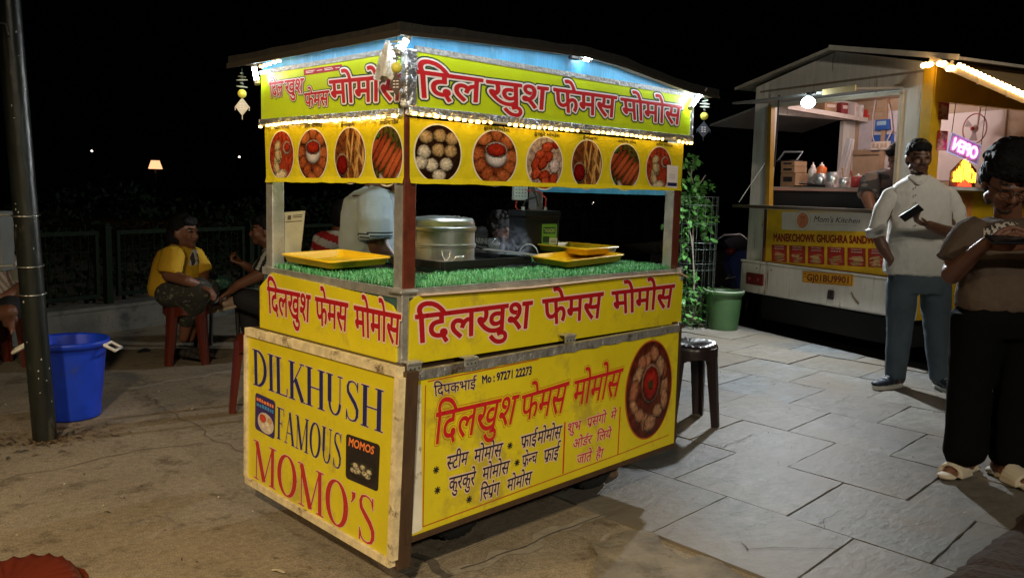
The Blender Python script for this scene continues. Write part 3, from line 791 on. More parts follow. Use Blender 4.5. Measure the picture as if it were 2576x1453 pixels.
for i in range(420):
    c = Vector((tb.x-.08+R.gauss(0,.13), tb.y-.02+R.gauss(0,.13), .04+.36*R.random()))
    a = Vector((R.uniform(-1,1),R.uniform(-1,1),R.uniform(-.5,.6))).normalized(); nr = Vector((R.uniform(-.6,.6),R.uniform(-.9,.2),1)).normalized(); nr = (nr-a*nr.dot(a)).normalized()
    L_ = R.uniform(.04,.075); leaf(mb, c, a, nr, L_, L_*.33)
mb.obj('foliage', leafm, bush)
mb = MB()
for i in range(9):
    t = 2*PI*i/9; mb.tube([(tb.x-.08,tb.y-.02,0),(tb.x-.08+.08*math.cos(t),tb.y-.02+.08*math.sin(t),.18),(tb.x-.08+.14*math.cos(t),tb.y-.02+.14*math.sin(t),.34)], [.006,.005,.003], 5)
mb.obj('stem', bark, bush)
guard = thing('tree_guard', 'round wire mesh guard standing around the young tree', 'tree guard', tb)
wm = mat('weathered guard wire', (.10,.13,.11), .5, .4); gr_ = .215; gcn = Vector((tb.x-.07, tb.y-.0))
mb = MB()
for k in range(18):
    t = 2*PI*k/18; x, y = gcn.x+gr_*math.cos(t), gcn.y+gr_*math.sin(t)
    mb.tube([(x,y,.0),(x,y,1.28)], .0017, 5)
mb.obj('upright', wm, guard)
mb = MB()
for z in (.06,.37,.58,.64,.78,.84,1.02,1.2,1.28):
    mb.tube([(gcn.x+gr_*math.cos(2*PI*i/32), gcn.y+gr_*math.sin(2*PI*i/32), z) for i in range(33)], .0024, 5)
mb.obj('ring', wm, guard)

# ================================================================ the food cart
W_, D_ = 1.50, 0.89
cart = thing('food_cart', 'yellow momo food cart with painted Hindi sign boards and a lit roof', 'food cart', (.75,.45,0))
steel = mat('worn steel', (.62,.62,.60), .36, .75, var=.3, vscale=18, bump=.15, bscale=60, rvar=.12)
foil = mat('crinkled foil', (.62,.63,.66), .28, .9, bump=1.0, bscale=26, bdist=.02, var=.2, vscale=20)
brown = mat('brown frame paint', (.10,.022,.012), .42, var=.4, vscale=25, stain=(.30,.27,.24), sscale=16, sth=.66, bump=.2)
dkbrown = mat('dark brown wood', (.055,.028,.014), .6, var=.4, vscale=16, bump=.4, bscale=40, stretch=(1,1,.3))
creamwood = mat('chipped cream wood', (.60,.50,.30), .7, var=.4, vscale=22, stain=(.15,.10,.055), sscale=10, sth=.57, bump=.4, bscale=30)
bluep = mat('sky blue painted panel', (.08,.36,.64), .5, var=.25, vscale=7, stain=(.24,.50,.70), sscale=9, sth=.60, stretch=(3.0,3.0,.5), bump=.2)
lime = mat('lime vinyl', (.52,.66,.014), .36, var=.10, vscale=5, bump=.28, bscale=7, bdist=.02)
yel = mat('yellow vinyl', (.62,.52,.014), .36, var=.15, vscale=3.2, bump=.32, bscale=6, bdist=.02, stain=(.46,.37,.03), sscale=3.0, sth=.55)
yelg = mat('glossy yellow banner', (.68,.58,.018), .20, var=.14, vscale=5, bump=.55, bscale=11, bdist=.02, coat=.4)
red = mat('sign red', (.50,.012,.018), .45); maroon = mat('sign maroon', (.36,.006,.012), .45); white = mat('sign white', (.82,.76,.78), .5)
dkg = mat('sign dark green', (.012,.05,.03), .5); ink = mat('sign ink', (.012,.01,.02), .5); navy = mat('sign navy', (.012,.015,.09), .5)
pinkish = mat('sign pale halo', (.70,.52,.42), .5); orange = mat('print orange', (.80,.22,.05), .5); rust = mat('print rust line', (.42,.09,.015), .5)
prt = mat('printed picture', (1,1,1), .38, attr=True, coat=.15)
prtg = mat('printed glossy picture', (1,1,1), .22, attr=True, bump=.5, bscale=11, bdist=.02, coat=.4)
palerim = mat('print pale rim', (.75,.70,.55), .4)
capt = mat('caption brown', (.05,.022,.005), .5)
coolLED = mat('cool white tube', (1,1,1), .5, emit=(.74,.88,1.0), es=42.0)
warmLED = mat('warm led bead', (1,1,1), .5, emit=(1.0,.60,.14), es=15.0)
SX, SY = -.012, -.012
def tz(x0, y0, k): return lambda x, y: ((x0+x*k)/1.4907, (y0+y*k)/1.4907)
z1 = tz(850,60,.48164); z2 = tz(1480,80,.48137); z3c = tz(850,660,.52322); z4 = tz(1480,660,.48137); z5 = tz(880,1200,.66471); z6 = tz(1480,1180,.61929)
def QF(zf, pts, Y): return [F(*zf(x,y), Y) for x, y in pts]
def QL(zf, pts, X): return [Lf(*zf(x,y), X) for x, y in pts]
NF, NL = Vector((0,-1,0)), Vector((-1,0,0))

# frame: four posts, lower rails, wheels
for (x, y, w_) in ((.024,.024,.048),(1.452,.024,.048),(.024,.852,.048),(1.452,.852,.048)):
    mb = MB(); mb.box((x,y,1.335), (.05,.05,.80), 0, bevel=.003)
    for k, f in enumerate(mb.f):
        c = sum((Vector(mb.v[i]) for i in f), Vector())/len(f)
        if c.y < y-.02 and y < .1: mb.m[k] = 1
    mb.obj('post', [steel, brown], cart)
mb = MB()
for z in (.715,.20):
    mb.bar((0,.02,z),(1.48,.02,z),.04,.035); mb.bar((0,.87,z),(1.48,.87,z),.04,.035); mb.bar((.02,.04,z),(.02,.85,z),.04,.035); mb.bar((1.46,.04,z),(1.46,.85,z),.04,.035)
for x, y in ((.02,.02),(1.46,.02),(.02,.87),(1.46,.87)): mb.box((x,y,.46),(.041,.041,.56))
mb.obj('lower_frame', dkbrown, cart)
mb = MB(); mb.box((.75,.45,.225),(1.44,.82,.02)); mb.box((.75,.865,.46),(1.40,.012,.46)); mb.box((1.455,.45,.46),(.012,.78,.46))
mb.obj('cabinet', mat('dark cabinet', (.04,.035,.03), .7), cart)
rub = mat('black rubber', (.02,.02,.02), .8, bump=.3); rimm = mat('rusty wheel rim', (.16,.10,.06), .6, .4, var=.4)
for (x, y) in ((.40,.20),(1.20,.22),(.40,.72),(1.20,.72)):
    wt = MB(); Rx = Matrix.Rotation(PI/2,3,'X'); r_ = .135
    wt.lathe([(.085,-.035),(.125,-.038),(r_,-.026),(r_,.026),(.125,.038),(.085,.035)], (x,y,r_), 32, rot=Rx)
    for k in range(28):
        t = 2*PI*k/28; q = Matrix.Rotation(-t,3,'Y'); wt.box(Vector((x,y,r_))+q@Vector((r_-.001,0,0)), (.008,.056,.016), 0, q)
    to = wt.obj('tyre', rub, cart)
    wt = MB(); wt.lathe([(.0,-.02),(.03,-.03),(.04,-.012),(.085,-.03),(.088,.03),(.04,.012),(.03,.03),(0,.02)], (x,y,r_), 24, rot=Rx); wt.obj('rim', rimm, to)
mb = MB()
for x in (.40,1.20): mb.tube([(x,.16,.135),(x,.76,.135)], .014, 8); mb.box((x,.45,.18),(.05,.6,.07))
mb.obj('axle', rimm, cart)

# counter: four strips round the stove well, steel edging
mb = MB()
mb.box((.74,.15,.958),(1.48,.30,.024)); mb.box((.15,.58,.958),(.30,.56,.024)); mb.box((1.29,.58,.958),(.38,.56,.024)); mb.box((.70,.84,.958),(.80,.06,.024))
mb.box((.70,.55,.80),(.80,.52,.02)); 
for (c, s_) in (((.70,.305,.875),(.80,.01,.14)),((.70,.805,.875),(.80,.01,.14)),((.305,.555,.875),(.01,.49,.14)),((1.095,.555,.875),(.01,.49,.14))): mb.box(c, s_)
mb.obj('counter', mat('dark steel counter', (.10,.10,.10), .4, .7, var=.3), cart)
mb = MB()
mb.bar((-.012,-.006,.966),(1.49,-.006,.966),.016,.028); mb.bar((-.006,.006,.9655),(-.006,.885,.9655),.016,.028)
mb.bar((.04,-.016,.9625),(.60,-.016,.9615),.008,.022)
mb.obj('counter_edge', steel, cart)
# upper body panels of the hidden back and right side
mb = MB(); mb.box((.75,.885,.85),(1.44,.01,.20)); mb.box((1.482,.45,.85),(.01,.80,.20)); mb.obj('back_panel', bluep, cart)
mb = MB(); mb.bar((1.45,.05,1.313),(1.45,.83,1.313),.03,.04); mb.bar((.05,.862,1.40),(1.43,.862,1.40),.03,.04); mb.obj('rail', bluep, cart)
mb = MB(); mb.box((-.001,-.004,.845),(.03,.028,.24),0,Matrix.Rotation(.0,3,'Z'),.004); mb.box((.008,.004,.972),(.075,.07,.008),0,None,.002); mb.obj('corner_plate', steel, cart)
mb = MB(); mb.tube([(1.475,-.012,.93),(1.475,-.012,.985)], .016, 10); mb.obj('post_sleeve', steel, cart)

def panel(mb, q, nrm, th, mi=0, nx=1, ny=1):
    """a slab whose front face is the quad q (TL,TR,BR,BL)"""
    fn = quadmap(*q); nrm = Vector(nrm); vs = []
    out = [Vector(p) for p in (q[3], q[2], q[1], q[0])]
    vs = out+[p-nrm*th for p in out]
    mb.add(vs, [(0,1,2,3),(7,6,5,4)]+[((i+1)%4,i,4+i,4+(i+1)%4) for i in range(4)], mi)
LAY3 = [(.100,2,.0008),(.062,3,.0014),(.016,1,.0020)]
# --- top signs
mb = MB(); panel(mb, [(.030,SY,1.713),(1.500,SY,1.711),(1.500,SY,1.549),(.030,SY,1.546)], NF, .012, 0)
for s, q in (("िदल",[(165,382),(680,452),(668,632),(182,590)]),("खुश",[(712,460),(1190,518),(1175,690),(735,645)]),("फेमस",[(1235,522),(1725,588),(1712,748),(1250,700)]),("मोमोस",[(1758,598),(2235,662),(2218,805),(1775,755)])):
    put_text(mb, s, QF(z2,q,SY), NF, LAY3)
sf_ = mb.obj('sign', [lime, red, dkg, white], cart); sf_['label'] = 'lime sign with large red Hindi letters above the front opening'
mb = MB(); panel(mb, [(SX,.888,1.706),(SX,.018,1.708),(SX,.018,1.540),(SX,.888,1.541)], NL, .012, 0)
for s, q in (("िदल",[(335,525),(446,508),(438,620),(345,632)]),("खुश",[(455,507),(605,487),(598,602),(465,615)]),("फेमस",[(607,607),(800,582),(792,698),(617,712)]),("मोमोस",[(802,507),(1372,452),(1362,655),(818,680)])):
    put_text(mb, s, QL(z1,q,SX), NL, LAY3 if s != "िदल" else LAY3)
q = QL(z1,[(600,418),(897,377),(901,420),(602,465)],SX); fn = quadmap(*q)
mb.add([fn(u,v)+NL*.0006 for u,v in ((0,0),(1,0),(1,1),(0,1))], [(0,1,2,3)], 4)
R = random.Random(3)
for u0, u1, v in ((.06,.30,.62),(.06,.26,.38),(.36,.50,.5),(.56,.76,.66),(.56,.78,.4),(.84,.96,.5)):
    mb.add([fn(u,vv)+NL*.001 for u,vv in ((u0,v-.05),(u1,v-.05),(u1,v+.05),(u0,v+.05))], [(0,1,2,3)], 3)
q = QL(z1,[(275,465),(600,418),(600,760),(290,800)],SX)
so = mb.obj('sign', [lime, red, dkg, white, mat('sign crimson', (.35,.01,.03), .5)], cart); so['label'] = 'narrower lime sign with red Hindi letters round the left corner'
# trims above and below the signs, corner foil
trim = mat('grey mesh tape', (.34,.34,.33), .55, .3, var=.3, vscale=60, bump=.8, bscale=90)
mb = MB(); mb.bar((.03,-.008,1.722),(1.51,-.008,1.719),.012,.018); mb.bar((-.008,.02,1.7165),(-.008,.90,1.714),.012,.016); mb.obj('edge_tape', trim, cart)
mb = MB(); mb.bar((.0,-.012,1.533),(1.515,-.012,1.5345),.022,.030,0,bevel=.004); mb.bar((-.012,.002,1.5255),(-.012,.895,1.5265),.022,.028,0,bevel=.004); mb.obj('trim_rail', foil, cart)
mb = MB(); mb.box((.008,-.008,1.630),(.046,.030,.178),0,None,.006); mb.obj('corner_foil', foil, cart)
mb = MB(); mb.box((1.508,-.006,1.630),(.020,.020,.178),0,None,.004); mb.obj('corner_foil', foil, cart)
# --- blue fascia and roof
rz = [(-.06,1.753),(.18,1.767),(.43,1.778),(.62,1.785),(.80,1.789),(1.0,1.777),(1.2,1.754),(1.43,1.727),(1.64,1.721)]
def roofz(x):
    for (a, za), (b, zb) in zip(rz, rz[1:]):
        if x <= b: return za+(zb-za)*(x-a)/(b-a)
    return rz[-1][1]
mb = MB(); n = 40
vs = []
for i in range(n+1):
    x = .0+1.53*i/n; vs += [(x,-.004,1.69),(x,-.004,roofz(x)+.012),(x,.006,roofz(x)+.012),(x,.006,1.69)]
mb.add(vs, [(4*i+k,4*i+4+k,4*i+4+(k+1)%4,4*i+(k+1)%4) for i in range(n) for k in range(4)])
mb.box((.002,.45,1.728),(.012,.88,.078)); mb.box((1.522,.45,1.708),(.012,.88,.05)); mb.box((.76,.885,1.73),(1.50,.012,.07))
mb.obj('fascia', bluep, cart)
mb = MB(); nx, ny = 40, 16; top = []; bot = []
for j in range(ny+1):
    for i in range(nx+1):
        x = -.062+1.705*i/nx; y = -.055+1.11*j/ny
        ed_ = .004*noise.noise(Vector((x*6,y*6,1)))
        z = roofz(x)-.010*max(0,y)*(.2 if x < .2 else 1)+ed_*(1 if 0<i<nx else .6)
        bot.append((x,y,z)); top.append((x,y,z+.030+.004*noise.noise(Vector((x*9,y*9,4)))))
w2 = nx+1; nb = len(bot)
mb.add(bot, [(j*w2+i,(j+1)*w2+i,(j+1)*w2+i+1,j*w2+i+1) for j in range(ny) for i in range(nx)], 1)
mb.add(top, [(j*w2+i,j*w2+i+1,(j+1)*w2+i+1,(j+1)*w2+i) for j in range(ny) for i in range(nx)], 0)
edge = [j*w2 for j in range(ny,-1,-1)]+list(range(1,nx+1))+[j*w2+nx for j in range(1,ny+1)]+[ny*w2+i for i in range(nx-1,0,-1)]
ev = [bot[i] for i in edge]+[top[i] for i in edge]; ne = len(edge)
mb.add(ev, [(k,(k+1)%ne,ne+(k+1)%ne,ne+k) for k in range(ne)], 0)
mb.obj('roof', [mat('dark roof sheet', (.005,.0045,.004), .7, var=.5, vscale=10, bump=.5, bscale=30, stain=(.022,.018,.014), sscale=7, sth=.64), mat('roof underside ply', (.45,.38,.26), .7, var=.3, vscale=12)], cart)
mb = MB(); vs = []
for i in range(41):
    x = -.064+1.708*i/40; z = roofz(x)+.004; vs += [(x,-.059,z-.011),(x,-.054,z-.011),(x,-.054,z),(x,-.059,z)]
mb.add(vs, [(4*i+k,4*i+4+k,4*i+4+(k+1)%4,4*i+(k+1)%4) for i in range(40) for k in range(4)]); mb.bar((-.064,-.056,1.752),(-.064,1.06,1.747),.005,.020); mb.obj('added_roof_lip', mat('added roof lip', (.02,.015,.010), .6, var=.4), cart)  # dark lip added to hide the glowing eave strip from view
# --- lamps of the cart: cool tubes under the roof, warm bead strip under the signs
def tube_lamp(a, b, r_=.009):
    mb = MB(); mb.tube([a,b], r_, 10); o = mb.obj('led_tube', coolLED, cart)
    d = (Vector(b)-Vector(a)).normalized(); mb = MB(); mb.tube([Vector(a)-d*.02,Vector(a)-d*.001],r_*1.25,10); mb.tube([Vector(b)+d*.001,Vector(b)+d*.015],r_*1.25,10); mb.obj('end_cap', steel, o)
tube_lamp(F(1768,230,-.045), F(1739,268,-.045)); tube_lamp(Lf(640,172,-.045), Lf(646,203,-.045)); tube_lamp(F(1021,103,-.045), F(1006,128,-.045))
p = F(1471,147,-.035); tube_lamp(p+Vector((-.012,0,0)), p+Vector((.016,0,-.002)), .008)
tube_lamp((.35,.36,1.72),(1.05,.36,1.72),.013)
mb = MB(); mb.box(p+Vector((-.05,.006,-.004)),(.045,.02,.014),0,None,.003); mb.obj('lamp_bracket', mat('black plastic', (.02,.02,.02), .45), cart)
# slim cool strips hidden up under the eaves, which light the lime signs and the blue fascia
mb = MB(); vs = []
for i in range(31):
    x = .02+1.46*i/30; z = roofz(x)-.002
    vs += [(x,-.053,z),(x,-.046,z)]
mb.add(vs, [(2*i,2*i+1,2*i+3,2*i+2) for i in range(30)], 0)
mb.add([(-.055,.03,1.7515),(-.048,.03,1.7515),(-.048,.80,1.749),(-.055,.80,1.749)], [(0,1,2,3)], 0)
mb.obj('eave_strip', mat('cool strip light', (1,1,1), .5, emit=(.78,.90,1.0), es=32.0), cart)
def bead_strip(a, b, n, sag, skip, es_mat):
    mb = MB(); a, b = Vector(a), Vector(b); R_ = random.Random(n)
    for i in range(n):
        t = (i+.5)/n
        if skip and noise.noise(Vector((t*14,n,0))) > skip: continue
        p = a.lerp(b,t)+Vector((0,0,-sag*math.sin(PI*t*2.2)+R_.uniform(-.0015,.0015)))
        mb.box(p, (.009,.008,.008) if i % 3 else (.012,.010,.010), 0, Matrix.Rotation(R_.random(),3,'Z'))
    mb.tube([a.lerp(b,t/20)+Vector((.003,.003,.003-sag*math.sin(PI*t/20*2.2))) for t in range(21)], .0035, 6, 1); mb.obj('led_strip', [es_mat, mat('clear strip sleeve', (.7,.6,.4), .3)], cart)
bead_strip((.0,-.030,1.523),(1.50,-.030,1.518), 52, .004, .35, warmLED)
bead_strip((-.030,.0,1.517),(-.030,.875,1.513), 32, .003, .35, warmLED)
mb = MB()
bp_ = [Lf(*z1(x,y),-.055) for x,y in ((270,395),(300,385),(330,375),(370,362),(405,352))]
for p in bp_: mb.box(p,(.012,.009,.008))
mb.tube([p+Vector((.002,0,.003)) for p in bp_], .0025, 6, 1)
mb.obj('led_strip', [warmLED, mat('clear strip sleeve', (.7,.6,.4), .3)], cart)

# --- picture banners
def banner(quad_pts, nrm, name):
    mb = MB(); fn = quadmap(*quad_pts); nx, ny = 60, 10; vs = []
    for j in range(ny+1):
        for i in range(nx+1):
            u, v = i/nx, j/ny; e = .004*noise.noise(Vector((u*9,v*2,1)))*(1 if 0<j<ny else 1)
            p = fn(u,v); lift = 0.0
            if j == 0: p = p+Vector((0,0,.004*noise.noise(Vector((u*14,0,7))))); lift = .006
            vs.append(p+nrm*lift)
    mb.add(vs, [(j*(nx+1)+i,j*(nx+1)+i+1,(j+1)*(nx+1)+i+1,(j+1)*(nx+1)+i) for j in range(ny) for i in range(nx)], 0)
    # rolled hem along the bottom
    return mb
def oval(mb, zf, cx, cy, rx, ry, kind, side, lift=.0016, mi=1, rmi=2):
    fnp = (lambda x, y: F(*zf(x,y), BY)) if side == 'F' else (lambda x, y: Lf(*zf(x,y), BX))
    nrm = NF if side == 'F' else NL
    c = fnp(cx,cy); ax = (fnp(cx+rx,cy)-fnp(cx-rx,cy))/2; ay = (fnp(cx,cy-ry)-fnp(cx,cy+ry))/2
    hz = Vector((0,0,1)); 
    if side == 'F': ax = Vector((ax.x,0,0)); ay = Vector((0,0,ay.z))
    else: ax = Vector((0,ax.y,0)); ay = Vector((0,0,ay.z))
    c = (fnp(cx,cy-ry)+fnp(cx,cy+ry))/2
    n = 40; mb.add([c+nrm*(lift-.0006)+ax*1.06*math.cos(2*PI*k/n)+ay*1.05*math.sin(2*PI*k/n) for k in range(n)], [tuple(range(n))], rmi)
    picture(mb, c, ax, ay, nrm, lift, food(kind), (52,66), True, mi)
BX, BY = -.006, -.006
mb = banner([(.015,BY,1.512),(1.468,BY,1.512),(1.462,BY,1.314),(.018,BY,1.312)], NF, 'banner')
for cx,cy,rx,ry,k in ((338,1030,178,222,'steam'),(782,1065,168,212,'fried'),(1168,1105,138,200,'kurkure'),(1498,1115,116,188,'fries'),(1795,1135,112,178,'roll'),(2058,1145,96,165,'plate')):
    oval(mb, z2, cx, cy, rx, ry, k, 'F')
GL = [(.024,3,.0015)]
for s, q in (("ફ^ાય મોમોસ",[(690,820),(895,838),(893,862),(690,845)]),("કુરકુરે મોમોસ",[(1088,862),(1285,882),(1283,903),(1086,885)]),("ફેન્~ચફ^ાય",[(1465,893),(1580,905),(1578,925),(1465,915)]),("સ્~પ^ીંગ રોલ",[(1740,922),(1880,936),(1878,955),(1738,943)]),("સ્~ટીમ મોમોસ",[(2035,948),(2165,962),(2163,978),(2033,966)])):
    put_text(mb, s.replace('્~','~'), QF(z2,q,BY), NF, GL)
# white paper sticker over the last picture
q = QF(z2,[(2118,1118),(2205,1128),(2196,1300),(2115,1292)],BY); fn = quadmap(*q)
mb.add([fn(u,v)+NF*.003 for u,v in ((0,0),(1,0),(1,1),(0,1))], [(0,1,2,3)], 4)
mb.add([fn(u,v)+NF*.0036 for u,v in ((.05,.06),(.95,.08),(.95,.24),(.05,.22))], [(0,1,2,3)], 5)
for v in (.42,.5,.58): mb.add([fn(u,vv)+NF*.0036 for u,vv in ((.2,v),(.75,v),(.75,v+.02),(.2,v+.02))], [(0,1,2,3)], 6)
mb.obj('menu_banner', [yelg, prtg, palerim, capt, white, navy, mat('print grey', (.4,.4,.42), .5)], cart)['label'] = 'long yellow picture banner with six ovals of food'
mb = banner([(BX,.876,1.530),(BX,-.004,1.522),(BX,-.008,1.310),(BX,.862,1.304)], NL, 'banner')
for cx,cy,rx,ry,k in ((428,1085,92,188,'plate'),(670,1082,112,198,'fried'),(960,1085,116,214,'fries'),(1250,1088,118,230,'roll')):
    oval(mb, z1, cx, cy, rx, ry, k, 'L')
for s, q in (("સ~ટીમ મોમોસ",[(375,850),(488,845),(488,875),(375,882)]),("ફ^ાય મોમોસ",[(608,842),(742,835),(742,862),(608,870)]),("ફેન~ચફ^ાય",[(890,838),(998,832),(998,855),(890,862)]),("સ~પ^ીંગ રોલ",[(1195,818),(1340,810),(1340,838),(1195,846)])):
    put_text(mb, s, QL(z1,q,BX), NL, GL)
mb.obj('menu_banner', [yelg, prtg, palerim, capt], cart)['label'] = 'shorter yellow picture banner with four ovals of food'

# --- the middle signs
LAY2 = [(.058,2,.0008),(.018,1,.0016)]
mb = MB()
tp = [F(*p, -.022) for p in ((1024,735),(1175,708),(1480,690),(1600,681),(1680,676))]; 
out = [Vector((.012,-.022,.740)),Vector((1.488,-.022,.745)),Vector((1.488,-.022,.945)),Vector((1.440,-.022,.962)),Vector((1.05,-.022,.962)),Vector((.55,-.022,.955)),Vector((.045,-.022,.958)),Vector((.018,-.022,.940))]
mb.prism(out, (0,.010,0), 0)
for s, q in (("िदलखुश",[(160,1085),(1068,975),(1050,1178),(172,1298)]),("फेमस",[(1150,965),(1622,907),(1600,1098),(1165,1158)]),("मोमोस",[(1690,902),(2178,846),(2152,1018),(1705,1075)])):
    put_text(mb, s, QF(z4,q,-.022), NF, LAY2)
ms = mb.obj('sign', [yel, maroon, pinkish], cart); ms['label'] = 'yellow board with maroon Hindi letters under the front counter'
mb = MB(); up = [Vector((.05,-.030,.961)),Vector((.55,-.034,.957)),Vector((1.05,-.032,.966)),Vector((1.44,-.032,.966)),Vector((1.50,-.036,.944))]
for a, b in zip(up, up[1:]): mb.bar(a, b, .016, .004)
mb.obj('curled_edge', mat('peeled flex edge', (.66,.50,.40), .5), ms)
mb = MB(); out = [Vector((-.022,.892,.722)),Vector((-.022,.004,.738)),Vector((-.022,.004,.90)),Vector((-.022,.03,.925)),Vector((-.022,.12,.945)),Vector((-.022,.80,.962)),Vector((-.022,.892,.90))]
mb.prism(out, (.010,0,0), 0)
for s, q in (("िदलखुश",[(293,795),(602,858),(595,1045),(302,975)]),("फेमस",[(637,868),(872,915),(863,1112),(645,1058)]),("मोमोस",[(915,930),(1250,998),(1240,1207),(925,1132)])):
    put_text(mb, s, QL(z3c,q,-.022), NL, LAY2)
mb.obj('sign', [yel, maroon, pinkish], cart)['label'] = 'yellow board with maroon Hindi letters under the left counter'
mb = MB(); mb.box((.75,.0,.85),(1.47,.016,.216)); mb.box((.0,.445,.85),(.016,.87,.216)); mb.obj('apron', mat('dark blue green sheet', (.03,.08,.09), .5), cart)

# --- hinged lower boards
BYb = -.060
tl, tr, br, bl = F(*z6(98,372),BYb), F(*z6(1722,78),BYb), F(*z6(1690,775),BYb), F(*z6(92,1345),BYb)
mb = MB(); panel(mb, [tl,tr,br,bl], NF, .014, 0)
q6 = lambda pts: QF(z6, pts, BYb)
def flat(mb, pts, mi, lift, nrm=NF): mb.add([p+nrm*lift for p in pts], [tuple(range(len(pts)))], mi)
flat(mb, q6([(95,440),(95,1330),(165,1300),(160,420)]), 5, .0006)
def line(mb, pts, wd, mi, lift):
    P = q6(pts)
    for a, b in zip(P, P[1:]):
        d = (b-a).normalized(); s_ = Vector((d.z,0,-d.x))*wd/2; flat(mb, [a-s_,b-s_,b+s_,a+s_], mi, lift)
line(mb, [(186,425),(170,1280),(1350,845),(1660,725)], .004, 4, .0010); line(mb, [(200,402),(870,268)], .004, 4, .0010)
line(mb, [(1030,648),(1018,960)], .007, 1, .0012); line(mb, [(1365,555),(1350,845)], .006, 1, .0012)
BL = [(.055,3,.0008),(.012,2,.0014)]
for s, q in (("िदपकभाई",[(235,430),(492,387),(487,440),(240,492)]),):
    put_text(mb, s, q6(q), NF, BL)
put_text(mb, "Mo : 97271 22273", q6([(525,368),(832,308),(828,358),(527,415)]), NF, [(.06,3,.0008),(.038,2,.0014)], htop=.70)
RL = [(.058,4,.0008),(.044,0,.0014),(.010,1,.0020)]
for s, q in (("िदलखुश",[(250,594),(752,482),(716,655),(232,785)]),("फेमस",[(770,490),(1055,403),(1015,590),(757,640)]),("मोमोस",[(1088,402),(1382,322),(1345,490),(1073,550)])):
    put_text(mb, s, q6(q), NF, RL)
for s, q in (("स~टीम",[(318,858),(447,826),(436,902),(312,942)]),("मोमोस",[(483,817),(656,773),(640,852),(477,895)]),("फ^ाई|मोमोस",[(765,737),(1014,668),(1000,745),(760,807)]),
             ("कुरकुरे",[(330,987),(492,945),(480,1027),(325,1068)]),("मोमोस",[(533,927),(697,880),(685,957),(527,1002)]),("फ^ेन~च",[(772,852),(864,825),(857,893),(768,922)]),("फ^ाई",[(905,820),(999,790),(985,867),(898,895)]),
             ("िस~प^ंग",[(520,1047),(637,1010),(628,1087),(512,1127)]),("मोमोस",[(682,997),(832,945),(820,1022),(677,1068)])):
    put_text(mb, s, q6(q), NF, [(.075,3,.0008),(.012,2,.0014)])
for cx, cy in ((250,937),(258,1060),(450,1115),(697,790),(740,893)):
    P = F(*z6(cx,cy),BYb)
    for k in range(4):
        t = PI*k/4; d = Vector((math.cos(t),0,math.sin(t))); s_ = Vector((d.z,0,-d.x))*.0022; flat(mb, [P-d*.013-s_,P+d*.013-s_,P+d*.013+s_,P-d*.013+s_], 2, .0012+k*.00003)
for s, q in (("शुभ",[(1045,660),(1132,637),(1122,692),(1045,714)]),("प^संगो",[(1165,627),(1282,592),(1275,647),(1160,682)]),("मे",[(1310,586),(1345,575),(1336,625),(1306,636)]),("ओड`र",[(1080,757),(1197,725),(1186,776),(1075,810)]),("िलये",[(1225,713),(1314,690),(1305,742),(1220,766)]),("जाते",[(1105,850),(1195,822),(1186,880),(1100,902)]),("हैा",[(1220,822),(1267,806),(1256,860),(1215,872)])):
    put_text(mb, s, q6(q), NF, [(.06,3,.0008),(.012,1,.0014)])
c = F(*z6(1537,455),BYb); a1 = F(*z6(1672,420),BYb); a0 = F(*z6(1400,500),BYb); tpv = F(*z6(1553,160),BYb); btv = F(*z6(1518,745),BYb)
ax = Vector(((a1.x-a0.x)/2,0,0)); ay = Vector((0,0,(tpv.z-btv.z)/2)); c = Vector(((a0.x+a1.x)/2,BYb,(tpv.z+btv.z)/2))
n = 48; mb.add([c+NF*.0008+ax*1.05*math.cos(2*PI*k/n)+ay*1.03*math.sin(2*PI*k/n) for k in range(n)], [tuple(range(n))], 4)
picture(mb, c, ax, ay, NF, .0016, food('bigplate'), (70,84), True, 6)
fb = mb.obj('lower_board', [yel, red, ink, pinkish, rust, mat('bare white flex', (.62,.60,.52), .6, var=.2, stain=(.25,.2,.15), sscale=14), prt], cart); fb['label'] = 'long yellow price board with black and red Hindi lettering'
mb = MB()
mb.bar(tl+Vector((-.012,.004,.004)), bl+Vector((-.012,.004,-.004)), .026, .024, 0, (1,0,0)); mb.bar(bl+Vector((-.02,.004,-.008)), br+Vector((0,.004,-.008)), .022, .018)
mb.obj('board_frame', dkbrown, fb)
mb = MB(); tsm = 34
for k in range(tsm):
    a = tl.lerp(tr,k/tsm); b = tl.lerp(tr,(k+1.02)/tsm); dz = .006*noise.noise(Vector((k*.7,2,1)))
    dz2 = .006*noise.noise(Vector(((k+1)*.7,2,1)))
    mb.add([a+Vector((0,-.004,.014)),b+Vector((0,-.004,.014)),b+Vector((0,-.005,-.016+dz2)),a+Vector((0,-.005,-.016+dz)),a+Vector((0,.012,.016)),b+Vector((0,.012,.016))], [(3,2,1,0),(0,1,5,4)], 0)
mb.obj('foil_tape', mat('torn grey foil', (.42,.42,.43), .38, .7, bump=.9, bscale=30, bdist=.015, var=.4, vscale=14, stain=(.16,.11,.07), sscale=9, sth=.56), fb)
mb = MB(); mb.bar((tr.x+.014,-.030,tr.z+.02),(br.x+.006,-.030,br.z-.012),.03,.05,0,(0,1,0)); mb.bar((br.x-.10,-.02,br.z-.005),(br.x+.02,-.02,br.z-.012),.03,.02); mb.obj('end_post', dkbrown, cart)
BXb = -.060
tl, tr, br, bl = Lf(*z5(68,48),BXb), Lf(*z5(905,292),BXb), Lf(*z5(850,1372),BXb), Lf(*z5(72,885),BXb)
tl = Lf(622,832,BXb); tr = Lf(1006,936,BXb); br = Lf(986,1416,BXb); bl = Lf(622,1204,BXb)
mb = MB(); fn = quadmap(tl,tr,br,bl); panel(mb, [fn(.008,.975),fn(.975,.975),fn(.975,.02),fn(.008,.02)], NL, .012, 0)
q5 = lambda pts: QL(z5, pts, BXb)
